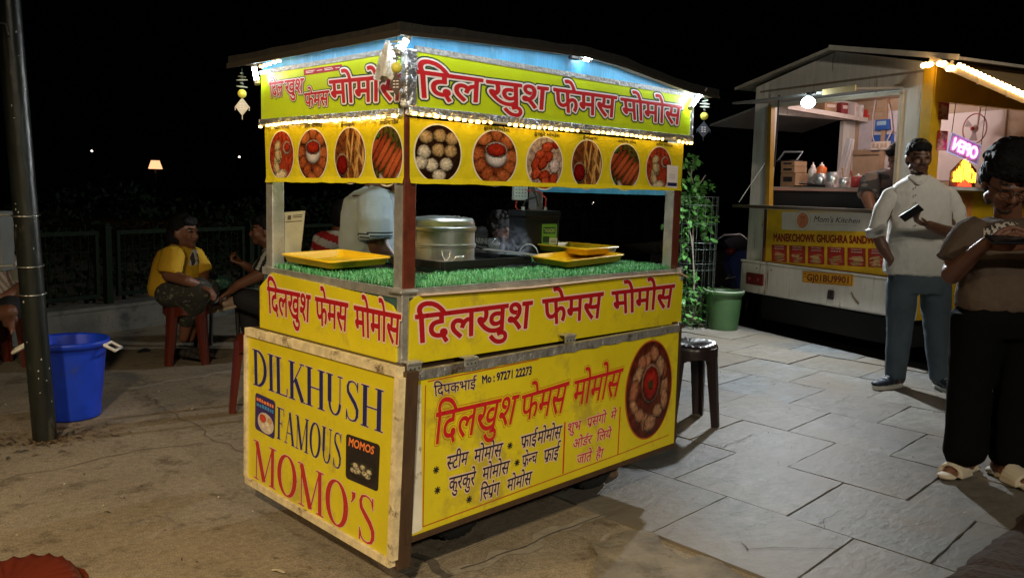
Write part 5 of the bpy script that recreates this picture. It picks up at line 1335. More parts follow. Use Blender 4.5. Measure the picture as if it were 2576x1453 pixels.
names = [("GHUGHRA","SANDWICH"),("VEGETABLE","SANDWICH"),("VEG CHEESE","SANDWICH"),("VEG CHEESE","GRILL"),("CHOCOLATE","SANDWICH"),("CLUB","SANDWICH")]
R = random.Random(8)
def sand(k):
    R_ = random.Random(k); bl = []
    for i in range(7): bl.append((R_.uniform(-.4,.4), -.9+.24*i+R_.uniform(-.05,.05), R_.uniform(.45,.85), R_.uniform(.10,.18), R_.uniform(-.4,.4), lerp3((.62,.42,.20),(.30,.16,.05),R_.random())))
    def f(u, v):
        c_ = (.36,.02,.015)
        for a, b, ru, rv, an, col in bl:
            du, dv = u-a, v-b; x = (du*math.cos(an)+dv*math.sin(an))/ru; y = (-du*math.sin(an)+dv*math.cos(an))/rv
            if x**4+y**4 < 1: c_ = tuple(q*(1.05-.4*abs(y)+.3*nz(u,v,7,k)) for q in col)
        return c_
    return f
for k, (x0, x1) in enumerate(((155,415),(455,728),(772,1052),(1102,1397),(1446,1755),(1798,2098))):
    t0 = 712+ (x0-155)*.040; b0 = 998+(x0-155)*.058; t1 = 712+(x1-155)*.040; b1 = 998+(x1-155)*.058
    q = QT([(x0,t0),(x1,t1),(x1,b1),(x0,b0)]); flat(mb, q, 7, .0015, TN); fn = quadmap(*q)
    for row, v in ((0,.88),(1,.74)): put_text(mb, names[k][row], [fn(.2,v+.07),fn(.8,v+.07),fn(.8,v),fn(.2,v)], TN, [(.02,1,.0026)], htop=.70)
    picture(mb, fn(.48,.33), (fn(1,.33)-fn(0,.33))*.44, (fn(.5,1)-fn(.5,0))*.31, TN, .0022, sand(k), (14,14), True, 8)
ts = mb.obj('sign', [ty_y, mat('sign off white', (.58,.54,.48), .5, var=.1), mat('sign dark red', (.22,.015,.01), .5), mat('logo grey', (.30,.27,.25), .5), mat('logo orange', (.55,.20,.09), .5), mat('logo red', (.45,.08,.04), .5), mat('script dark', (.06,.05,.06), .5), mat('card red', (.32,.02,.012), .5), prt], truck)
mb = MB(); mb.bar((-.785,-.03,.665),(.71,-.03,.668),.03,.022); mb.bar((-.786,-.03,.66),(-.80,-.03,1.18),.02,.02,up=(0,1,0)); mb.obj('sign_frame', mat('rusty trim', (.11,.03,.015), .7, var=.5, vscale=20), ts)
# plate, lamps, latch
q = [TP_(*zm(680,1163),-.055),TP_(*zm(1532,1222),-.055),TP_(*zm(1527,1420),-.055),TP_(*zm(676,1352),-.055)]
for v in q: v.y = -.055
mb = MB(); panel(mb, q, TN, .008, 0); fn = quadmap(*q)
q2 = [TP_(*zm(*p),-.055) for p in ((757,1208),(1497,1262),(1490,1372),(752,1322))]
put_text(mb, "GJ01BU9901", q2, TN, [(.03,1,.0015)], htop=.70)
for u0,v0,u1,v1 in ((.01,.05,.99,.075),(.01,.93,.99,.955),(.01,.05,.018,.95),(.982,.05,.99,.95),(.035,.72,.075,.82),(.03,.5,.08,.56)): flat(mb, sub(fn,u0,v0,u1,v1), 1, .001, TN)
mb.obj('number_plate', [mat('plate yellow', (.62,.30,.012), .4, var=.1), mat('plate dark', (.12,.015,.012), .5)], truck)
mb = MB(); cl_ = TP_(*((2500+636*.5202)/1.4907,(700+665*.5202)/1.4907),-.05); mb.box(cl_,(.235,.03,.115),0,None,.01); tl_ = mb.obj('tail_light', mat('tail lens', (.18,.012,.010), .25), truck)
mb = MB()
for x in (-.065,.06): mb.sphere(cl_+Vector((x,-.014,.0)),.016,0,10,6,(1,.4,1))
mb.obj('reflector', mat('lens pale red', (.55,.08,.05), .15), tl_)  # two rounds of a lighter red on the tail lens
mb = MB(); lp = TP_((2500+1184*.5202)/1.4907,(700+778*.5202)/1.4907,-.05); mb.box(lp,(.06,.03,.085),0,None,.01); mb.box(lp+Vector((0,-.018,.01)),(.03,.012,.03)); mb.obj('latch', mat('latch black', (.03,.02,.015), .5), truck)
mb = MB(); a = TP_((2500+1330*.5202)/1.4907,(700+760*.5202)/1.4907,-.05); b = TP_((2500+1385*.5202)/1.4907,(700+840*.5202)/1.4907,-.05); mb.tube([a,a.lerp(b,.5)+Vector((-.012,0,0)),b],.006,6); mb.obj('strap', mat('brown strap', (.12,.08,.03), .6), truck)
mb = MB()
for x in (-.86,-.66): mb.sphere((x,-.038,.60),.012,0,8,6)
for px in (1570,): pass
mb.obj('bolt', mat('bolt brown', (.14,.09,.05), .6), truck)
mb = MB(); mb.box((-.06,.6,.20),(1.7,1.0,.22)); mb.obj('chassis', dark, truck)
for x in (-.78,.72):
    mb = MB(); mb.lathe([(.10,-.08),(.24,-.085),(.27,-.06),(.27,.06),(.24,.085),(.10,.08)], (x,.75,.15), 28, rot=Matrix.Rotation(PI/2,3,'Y')); wo = mb.obj('wheel', rub, truck)
    mb = MB(); mb.lathe([(0,-.05),(.13,-.07),(.15,-.06),(.15,.06),(.13,.07),(0,.05)], (x,.75,.15), 20, rot=Matrix.Rotation(PI/2,3,'Y')); mb.obj('rim', rimm, wo)
# side hatches
mb = MB(); mb.prism([Vector((-1.06,.02,2.16)),Vector((-1.75,.0,2.02)),Vector((-1.75,1.3,2.02)),Vector((-1.06,1.3,2.16))],(0,0,.02)); mb.obj('side_hatch', mat('grey hatch sheet', (.2,.2,.19), .5), truck)
mb = MB(); mb.prism([Vector((.97,-.10,2.36)),Vector((2.15,-.10,1.80)),Vector((2.15,2.2,1.80)),Vector((.97,2.2,2.36))],(0,0,.02)); aw = mb.obj('side_awning', mat('awning sheet', (.30,.20,.09), .6, var=.2), truck)
mb = MB(); mb.bar((.99,-.115,2.375),(2.15,-.115,1.825),.02,.05)
for t in (.16,.36,.56,.76): mb.box(Vector((.99,-.115,2.385)).lerp(Vector((2.15,-.115,1.835)),t),(.012,.024,.09))
mb.obj('awning_rib', mat('awning rib', (.45,.36,.22), .5), aw)
warmT = mat('warm string bulb', (1,1,1), .5, emit=(1.0,.60,.26), es=26.0)
mb = MB(); pts = [z4t(x,y) for x,y in ((1850,185),(1868,180),(1886,183),(1904,176),(1965,172),(1983,176),(2001,170),(2030,208),(2048,203),(2066,204))]
for p in pts: mb.sphere(TP_(*p,-.13),.019,0,10,7)
mb.tube([TP_(*p,-.128)+Vector((0,.006,.012)) for p in pts], .006, 6, 1); mb.obj('bulb_cluster', [warmT, mat('string wire', (.25,.18,.10), .5)], truck); mb = MB()
for k in range(19):
    t = k/18; a = z4t(2110+540*t, 183+245*t); mb.sphere(TP_(*a,-.13),.017,0,10,7,(1,.8,1.1))
mb.obj('bulb_string', warmT, truck)
# rear lamp
mb = MB(); lb_ = TP_(2033,258,-.53); mb.sphere(lb_,.050,0,16,12,(1.25,1,.9)); bo = mb.obj('lamp', mat('rear lamp glow', (1,1,1), .5, emit=(.80,.96,1.0), es=48.0), truck)
mb = MB(); mb.tube([lb_+Vector((0,0,.05)),lb_+Vector((0,.01,.075))],.022,10); mb.tube([lb_+Vector((0,.01,.07)),lb_+Vector((0,.06,.085)),lb_+Vector((0,.10,.07))],.012,6); mb.obj('lamp_holder', dark, bo)
lo = lamp('rear_lamp_light', 'SPOT', TROOT+TX*lb_.x+TYv*(lb_.y-.08)+Vector((0,0,lb_.z-.03)), 335, (.90,.96,1.0), .05, aim=TROOT+TX*.3+TYv*(-4.0)+Vector((0,0,-.6)), spot_size=math.radians(150), spot_blend=.35)
lo2 = lamp('serving_window_light', 'POINT', TROOT+TX*(-.15)+TYv*.55+Vector((0,0,2.22)), 17, (1.0,.82,.82), .08)
# posters on the yellow corner, pictures
mb = MB(); R = random.Random(2)
for px0, px1, y0, y1 in ((1958,2030,445,580),(1945,2020,650,800)):
    cs = [TSp(*z4t(px0,y0),.953),TSp(*z4t(px1,y0+10),.953),TSp(*z4t(px1,y1),.953),TSp(*z4t(px0,y1-8),.953)]
    c0 = sum(cs,Vector())/4; picture(mb, Vector((.955,c0.y,c0.z)), Vector((0,abs(cs[1].y-cs[0].y)/2,0)), Vector((0,0,abs(cs[0].z-cs[3].z)/2)), (1,0,0), .003, sand(px0), (10,12), False, 0)
mb.obj('poster', prt, truck)
mb = MB(); mb.box((.955,.30,1.12),(.012,.50,.5)); mb.obj('side_poster', mat('orange poster', (.60,.22,.05), .5, var=.5, vscale=9), truck)
mb = MB(); mb.bar((1.06,.05,1.40),(1.06,LEN,1.40),.26,.025); mb.obj('side_counter', mat('white counter laminate', (.75,.77,.75)), truck)

# ---------------------------------------------------------------- goods in the truck
G_ = 'goods on the truck table'
def item(name, label, cat, px, py, Y=.30, z=1.398):
    p = TP_(*z4t(px,py),Y); p.z = z; return tthing(name, label, cat, p), p
boxm = mat('brown carton', (.28,.17,.09), .7, var=.3)
for k,(px,py,z,h,w_,lab) in enumerate(((915,1045,1.398,.135,.20,'lowest brown carton of the stack at the left end of the truck table'),(915,960,1.535,.06,.185,'flat brown carton in the middle of the stack on the truck table'),(915,920,1.597,.05,.185,'topmost brown carton of the stack on the truck table'))):
    t, p = item('carton', lab, 'carton', px, py, .30, z); mb = MB(); mb.box(p+Vector((0,0,h/2)),(w_,.16,h),0,None,.004); mb.obj('box', boxm, t); mb = MB(); mb.box(p+Vector((0,-.082,h*.55)),(w_*.6,.002,h*.35)); mb.obj('flap', dark, t)
t, p = item('grill_press', 'sandwich grill with a pale loop handle standing on the carton stack', 'grill press', 905, 880, .30, 1.650)
mb = MB(); mb.tube([p+Vector(v) for v in ((-.15,-.05,.0),(-.06,-.05,.09),(.13,.0,.085),(.05,.0,.0))],.010,8); mb.obj('handle', mat('pale loop handle', (.55,.62,.66), .35, .5), t); mb = MB(); mb.box(p+Vector((-.03,0,.0)),(.20,.14,.02)); mb.obj('plate', iron, t)
def bottle(px, py, r_, h, m, capm, lab, z=1.398, Y=.26):
    t, p = item('sauce_bottle', lab, 'bottle', px, py, Y, z); mb = MB(); mb.lathe([(0,0),(r_,.004),(r_,h*.68),(r_*.55,h*.78),(r_*.5,h*.82)], p, 18); mb.obj('body', m, t); mb = MB(); mb.lathe([(r_*.55,h*.80),(r_*.5,h*.86),(r_*.2,h*.9),(r_*.12,h),(0,h)], p, 12); mb.obj('nozzle', capm, t)
pw = mat('milky plastic', (.70,.62,.58), .4); po = mat('orange plastic', (.75,.16,.03), .4); pr_ = mat('red plastic', (.55,.05,.04), .4)
bottle(1050,1000,.042,.235,pw,pw,'milky squeeze bottle standing upright on the truck table'); bottle(1115,960,.045,.16,po,pw,'orange squeeze bottle with a white nozzle behind a steel pot',1.47)
def cupc(px, r_, h, lab, nm='steel_pot'):
    t, p = item(nm, lab, 'pot', px, 1045, .22); mb = MB(); mb.lathe([(0,.0),(r_*.95,.0),(r_,h),(r_*.96,h),(r_*.9,.01),(0,.01)], p, 24); mb.obj('body', ss, t); mb = MB(); mb.lathe([(r_,h-.006),(r_*1.05,h),(r_*.97,h+.003)], p, 24); mb.obj('rim', ss, t)
cupc(1105,.062,.125,'steel pot before the orange bottle on the truck table'); cupc(1190,.060,.135,'steel pot beside the upright white board'); cupc(1278,.050,.085,'low steel pot with a wooden ladle on the truck table')
t, p = item('ladle', 'wooden ladle standing in the low steel pot', 'ladle', 1275, 1020, .22, 1.43); mb = MB(); mb.tube([p,p+Vector((-.02,0,.13))],.007,6); mb.obj('handle', mat('ladle wood', (.45,.28,.12), .6), t); mb = MB(); mb.sphere(p+Vector((-.022,0,.135)),.012,0,8,6); mb.obj('knob', mat('ladle wood', (.45,.28,.12)), t)
t, p = item('white_board', 'long white board leaning upright on the truck table', 'board', 1240, 1030, .42); mb = MB(); mb.bar(p+Vector((-.02,0,0)),p+Vector((.045,.05,.46)),.05,.02,0,(0,1,0)); mb.bar(p+Vector((.015,.012,0)),p+Vector((.075,.06,.45)),.03,.02,0,(0,1,0)); mb.obj('sheet', mat('white laminate', (.8,.78,.8), .4), t)
bottle(1378,1045,.060,.125,pr_,pw,'squat red jar with a white cap on the truck table'); bottle(1440,1045,.040,.15,pw,pr_,'small milky bottle with a red cap at the right of the truck table')
t, p = item('red_straw', 'thin red stick standing on the truck table beside the red jar', 'stick', 1350, 1040, .24); mb = MB(); mb.tube([p,p+Vector((-.045,0,.15))],.006,6)
mb.obj('shaft', pr_, t); mb = MB(); mb.sphere(p,.012,0,8,6); mb.obj('base', pr_, t)
t, p = item('tray_stack', 'flat dark trays lying on the truck table before the pots', 'tray', 1040, 1048, .18); mb = MB(); mb.box(p+Vector((0,0,.008)),(.34,.10,.014),0,None,.003); mb.box(p+Vector((.02,0,.024)),(.26,.10,.012),0,Matrix.Rotation(.05,3,'Y'),.003); mb.obj('stack', iron, t); mb = MB(); mb.tube([p+Vector((-.1,-.05,.03)),p+Vector((-.03,-.055,.055)),p+Vector((.06,-.055,.05)),p+Vector((.1,-.05,.03))],.004,6); mb.obj('handle', steel, t)
# shelf goods
def shelfitem(px, py0, py1, w_, m, name, lab, Y):
    p = TSp(*z4t(px,py0),-.90); q_ = TSp(*z4t(px,py1),-.90); t = tthing(name, lab, 'package', p); mb = MB(); h = abs(q_.z-p.z); mb.box(p+Vector((0,0,h/2)),(.12,w_,h),0,None,.006); mb.obj('pack', m, t); mb = MB(); mb.box(p+Vector((.062,0,h*.6)),(.003,w_*.7,h*.3)); mb.obj('label', mat('pack label', (.5,.4,.35), .5), t)
shelfitem(1150,520,452,.16,boxm,'package','brown pack at the left on the truck shelf',0); shelfitem(1250,535,455,.09,mat('dark red pack', (.20,.03,.03), .5),'package','dark red pack on the truck shelf',0)
shelfitem(1335,555,462,.045,mat('pale pack', (.6,.5,.45), .5),'package','tall pale pack on the truck shelf',0); shelfitem(1375,562,470,.035,mat('white pack', (.7,.66,.62), .5),'package','slim white pack beside the red bag on the truck shelf',0); shelfitem(1430,572,505,.07,pr_,'package','crumpled red bag at the right end of the truck shelf',0)
# meter and its cable, power box
t = tthing('energy_meter', 'blue energy meter fixed on the truck back wall', 'meter', (-.52,1.29,2.03)); pm_ = TP_(*z4t(1562,612),1.28); mb = MB(); mb.box(pm_,(.17,.05,.105),0,None,.006); mb.obj('housing', mat('meter blue', (.03,.10,.35), .35), t); mb = MB(); mb.box(pm_+Vector((0,-.028,.015)),(.11,.004,.04)); mb.obj('screen', mat('meter screen', (.30,.45,.55), .3), t)
pb = TP_(*z4t(1550,755),1.28); t = tthing('power_box', 'pale switch box on a blue backing under the meter', 'switch box', pb); mb = MB(); mb.box(pb+Vector((0,.012,.02)),(.26,.02,.16)); mb.obj('backing', mat('meter blue', (.03,.10,.35)), t); mb = MB(); mb.box(pb+Vector((0,-.01,-.01)),(.22,.03,.085),0,None,.004); mb.obj('cover', mat('pale switch', (.66,.58,.48), .4), t)
mb = MB()
for k in range(4): mb.box(pb+Vector((-.075+.05*k,-.028,-.01)),(.03,.006,.04))
mb.obj('switch', mat('switch tan', (.45,.35,.26), .4), t)
mb = MB(); c = pm_; mb.tube([c+Vector(v) for v in ((-.10,-.02,.27),(-.12,-.02,.1),(-.11,-.02,-.1),(-.06,-.02,-.22),(-.01,-.02,-.24),(.06,-.02,-.2),(.13,-.02,-.06),(.10,-.02,.1),(.06,-.02,.2))],.008,8)
tag(mb.obj('cable', mat('pale cable', (.5,.42,.38), .5)), 'pale cable hanging in a loop round the blue meter', 'cable'); co = bpy.data.objects['cable']; co.matrix_world = Matrix.Translation(TROOT)@Matrix.Rotation(TRZ,4,'Z')
t = tthing('ceiling_fan', 'white wall fan with a red rim in front of the white sheet', 'fan', TP_(*z4t(2220,640),1.12)); c = TP_(*z4t(2220,640),1.12)
fanw = mat('fan white', (.62,.5,.48), .45); mb = MB(); mb.sphere(c,.035,0,14,10,(1,.8,1)); mb.sphere(c+Vector((0,-.03,0)),.018,1,10,8); mb.obj('hub', [fanw, pr_], t)
mb = MB(); mb.tube([c+Vector((.115*math.cos(a),0,.13*math.sin(a))) for a in [2*PI*k/30 for k in range(31)]],.006,6); mb.obj('ring', mat('fan red', (.40,.12,.10), .45), t)
for k in range(3):
    a = .5+2*PI*k/3; e = Vector((math.cos(a),0,math.sin(a))); f_ = Vector((-e.z,0,e.x)); mb = MB(); mb.add([c+e*.02-f_*.01,c+e*.10-f_*.035+Vector((0,-.01,0)),c+e*.105+f_*.035+Vector((0,.01,0)),c+e*.02+f_*.01],[(0,1,2,3)]); mb.obj('blade', mat('fan blade', (.45,.33,.32), .4), t)
mb = MB(); mb.tube([c+Vector((0,.03,0)),c+Vector((0,.05,.2)),c+Vector((0,.10,.30))],.010,8); mb.obj('rod', fanw, t)
# neon signs hanging in the side opening, seen from behind
def neon(mb, s, org, ax, ay, wd, ht, r_, mi, warp=None):
    c_ = bpy.data.curves.new('neon', 'FONT'); c_.body = s; c_.fill_mode = 'NONE'; c_.resolution_u = 5; c_.offset = -.02
    o = bpy.data.objects.new('neon', c_); C.objects.link(o); bpy.context.view_layer.update()
    me = o.to_mesh(); V = [v.co.copy() for v in me.vertices]; E2 = [tuple(e.vertices) for e in me.edges]; o.to_mesh_clear(); bpy.data.objects.remove(o); bpy.data.curves.remove(c_)
    xm = max(v.x for v in V); ym = .72
    def P(v):
        u, w__ = v.x/xm, v.y/ym
        if warp: w__ = w__*warp(u)
        return Vector(org)+Vector(ax)*(u*wd)+Vector(ay)*(w__*ht)
    for a, b in E2:
        p, q = P(V[a]), P(V[b])
        if (p-q).length > 1e-4: mb.tube([p,q],r_,5,mi,cap=False)
pk = mat('pink neon', (1,.3,.8), .4, emit=(1.0,.20,.62), es=5.0); yn = mat('amber neon', (1,.6,.1), .4, emit=(1.0,.55,.04), es=4.0); rn = mat('red neon', (1,.1,.05), .4, emit=(1.0,.06,.02), es=2.5)
t = tthing('neon_sign', 'tilted pink neon sign on clear acrylic hung in the truck side opening', 'neon sign', (1.0,.42,1.72))
pc = [TSp(*z4t(*p),1.0) for p in ((2050,695),(2262,790),(2240,870),(2025,780))]
cen = sum(pc,Vector())/4; axv = (pc[1]-pc[0]).normalized(); ayv = Vector((0,-axv.z,axv.y)); W2 = (pc[1]-pc[0]).length; H2 = .15
mb = MB(); q = [cen+axv*(su*W2/2)+ayv*(sv*H2/2) for su, sv in ((-1,1),(1,1),(1,-1),(-1,-1))]; mb.prism([q[3],q[2],q[1],q[0]],(.008,0,0)); mb.obj('plate', mat('violet acrylic', (.55,.45,.75), .15, alpha=.45), t)
mb = MB(); mb.tube(q+[q[0]],.006,6); mb.obj('edge', mat('edge glow', (.6,.6,1), .3, emit=(.55,.6,1.0), es=.5), t)
mb = MB(); neon(mb, 'OPEN', cen+axv*(W2*.40)-ayv*.045+Vector((.014,0,0)), -axv, ayv, W2*.8, .095, .0055, 0); mb.obj('tube', pk, t)
for p in (q[0],q[1]): mb = MB(); mb.tube([p,Vector((p.x,p.y+.02,2.07))],.003,5); mb.obj('chain', dark, t)
t = tthing('neon_sign', 'arched amber neon sandwich sign over a red wedge on the truck side counter', 'neon sign', (1.0,.42,1.42))
pl, pr2 = TSp(*z4t(2062,1020),1.0), TSp(*z4t(2222,1035),1.0); axv = Vector((0,1,0)); wd = pr2.y-pl.y
mb = MB()
c_w = lambda u: .55+1.0*math.exp(-((u-.5)/.30)**2)
neon(mb, 'SANDWICH', Vector((1.0,pl.y,pl.z+.0)), axv, (0,0,1), wd, .125, .0030, 0, c_w); mb.obj('tube', yn, t)
mb = MB(); b0 = Vector((1.004,pl.y+wd*.2,pl.z-.035)); mb.prism([b0,b0+axv*wd*.6,b0+axv*wd*.6+Vector((0,0,.012)),b0+axv*wd*.3+Vector((0,0,.055)),b0+Vector((0,0,.012))],(.006,0,0)); mb.obj('wedge', rn, t)
mb = MB(); mb.prism([Vector((.99,pl.y-.02,1.415)),Vector((.99,pr2.y+.02,1.415)),Vector((.99,pr2.y+.02,pl.z+.10)),Vector((.99,(pl.y+pr2.y)/2,pl.z+.20)),Vector((.99,pl.y-.02,pl.z+.08))],(-.006,0,0)); mb.obj('plate', mat('dark acrylic', (.16,.06,.05), .2), t)

# ---------------------------------------------------------------- scooter parked behind the truck
sc0 = G(1868,742,-.12); sct = thing('scooter', 'blue scooter parked behind the left edge of the truck', 'scooter', Vector((sc0.x+.9,sc0.y+.45,-.12)), 0.0)
def SP(px, py, dep=9.3): return at(px,py,dep)
blue_s = mat('scooter blue', (.08,.12,.40), .3, var=.1)
mb = MB(); o_ = [SP(x,y) for x,y in ((1835,655),(1850,632),(1885,628),(1905,660),(1890,720),(1862,735),(1850,700),(1842,684))]; mb.prism(o_, _f*.30); mb.obj('body', blue_s, sct)
mb = MB(); o_ = [SP(x,y) for x,y in ((1822,605),(1848,592),(1900,598),(1905,628),(1850,630),(1834,622))]; mb.prism(o_, _f*.28); mb.obj('seat', mat('seat black', (.02,.02,.025), .5), sct)
mb = MB(); mb.tube([SP(1800,606),SP(1822,590),SP(1862,588),SP(1890,610)],.007,8); mb.tube([SP(1800,606,9.6),SP(1822,592,9.6),SP(1862,590,9.6)],.007,8); mb.tube([SP(1822,590),SP(1822,592,9.6)],.007,8); mb.obj('grab_rail', steel, sct)
mb = MB(); mb.sphere(SP(1838,632),.06,0,12,8,(1,1,.7)); mb.obj('tail_light', mat('scooter red lens', (.25,.02,.02), .3), sct)
wc = SP(1880,745,9.4); wc.z = .12; mb = MB(); mb.lathe([(.12,-.05),(.20,-.055),(.235,-.03),(.235,.03),(.20,.055),(.12,.05)], wc, 26, rot=Matrix.Rotation(PI/2,3,'X')); mb.obj('wheel', rub, sct)
mb = MB(); mb.tube([SP(1836,690),SP(1826,700),SP(1850,696)],.010,6); mb.obj('fender', steel, sct)
# low lit wall beyond the road
a = at(1650,640,13.0); b = at(2000,600,15.5)
mb = MB(); mb.bar((a.x,a.y,.12),(b.x,b.y,.12),.2,.55); tag(mb.obj('boundary_wall', mat('old plaster', (.26,.24,.20)), org=((a.x+b.x)/2,(a.y+b.y)/2,0)), 'low plastered boundary wall beyond the road behind the caged tree', 'wall')

# ================================================================ stools
def make_stool(name, label, m, r_=.150, h=.43, group=None):
    t = thing(name, label, 'stool', (0,0,0), 0, group, local=True)
    mb = MB(); n = 72; vs = []; rows = [(.0,h+.002),(.25,h+.003),(.55,h+.006),(.8,h+.008),(.93,h+.006),(1.0,h-.004),(1.03,h-.02),(1.03,h-.045)]
    for (k, z) in rows:
        for i in range(n):
            a = 2*PI*i/n; sq = 1+.05*math.cos(4*a); rib = .0045*math.cos(24*a)*(1 if .3 < k < .97 else 0)
            vs.append((r_*k*sq*math.cos(a), r_*k*sq*math.sin(a), z+rib))
    mb.add(vs, [(j*n+i,j*n+(i+1)%n,(j+1)*n+(i+1)%n,(j+1)*n+i) for j in range(len(rows)-1) for i in range(n)], 0, smooth=True)
    mb.obj('seat', m, t)
    for sx in (-1,1):
        for sy in (-1,1):
            mb = MB(); d = Vector((sx,sy,0)).normalized(); e = Vector((-d.y,d.x,0)); a = d*(r_*.93)+Vector((0,0,h-.012)); b = d*(r_*1.22); 
            sec = [(-.043,-.024),(-.040,.006),(-.018,.018),(.018,.018),(.040,.006),(.043,-.024),(.031,-.024),(.0,.002),(-.031,-.024)]
            vs = [];
            for j in range(6):
                u = j/5; c = a.lerp(b,u); k = 1.06-.32*u
                vs += [c+e*x*k+d*y*k for x, y in sec]
            ns = len(sec); mb.add(vs, [(j*ns+i,j*ns+(i+1)%ns,(j+1)*ns+(i+1)%ns,(j+1)*ns+i) for j in range(5) for i in range(ns)]+[tuple(range(ns)),tuple(range(5*ns,6*ns))], 0)
            mb.obj('leg', m, t)
    mb = MB()
    for k in range(4):
        a0 = PI/4+k*PI/2; p = []; nn = 12
        for i in range(nn+1):
            u = i/nn; a = a0+.16+(PI/2-.32)*u; sq = 1+.05*math.cos(4*a); R0 = r_*1.02*sq; dp = .035+.040*abs(2*u-1)**2.2
            p.append((R0*math.cos(a),R0*math.sin(a),h-.03,dp))
        vs = [(x,y,z) for x,y,z,d_ in p]+[(x*1.02,y*1.02,z-d_) for x,y,z,d_ in p]+[(x*.95,y*.95,z-d_) for x,y,z,d_ in p]
        mb.add(vs, [(i,i+1,nn+2+i,nn+1+i) for i in range(nn)]+[(nn+1+i,nn+2+i,2*nn+3+i,2*nn+2+i) for i in range(nn)], 0)
    mb.obj('apron', m, t); return t
def dup(root, loc, rotz, label):
    r = root.copy(); C.objects.link(r); r.location = loc; r.rotation_euler = (0,0,rotz); r['label'] = label
    for ch in list(root.children):
        c = ch.copy(); C.objects.link(c); c.parent = r
    return r
redp = mat('red brown plastic', (.105,.017,.008), .33, var=.12, vscale=7); drkp = mat('dark brown plastic', (.024,.015,.015), .32, var=.1)
s0 = make_stool('plastic_stool', 'red brown plastic stool under the seated person in yellow', redp, group='red brown plastic stools')
pa, pb = G(402,921), G(505,917); ctr = (pa+pb)/2; ctr = ctr+Vector((_f.x,_f.y,0)).normalized()*.135; W0 = ctr.copy()
s0.location = (ctr.x,ctr.y,0); s0.rotation_euler = (0,0,math.atan2((pb-pa).y,(pb-pa).x))
c = G(15,1472,.43); dup(s0, (c.x,c.y,0), .7, 'red brown plastic stool with a ribbed seat, cut off at the lower left corner')
c = G(664,1030); dup(s0, (c.x,c.y,0), .5, 'red brown plastic stool mostly hidden behind the square lettered board')
c = G(0,925); dup(s0, (c.x,c.y+.05,0), .2, 'red brown plastic stool at the left edge behind the pole, carrying the striped sitter')
c = G(1797,1078); d2 = make_stool('plastic_stool', 'dark brown plastic stool standing on the paving to the right of the cart', drkp, .160, .452)
a_ = math.atan2(_r.y,_r.x)+.15; d2.rotation_euler = (0,0,a_); off_ = Matrix.Rotation(a_,3,'Z')@Vector((.13,-.13,0)); d2.location = (c.x-off_.x,c.y-off_.y,.012)

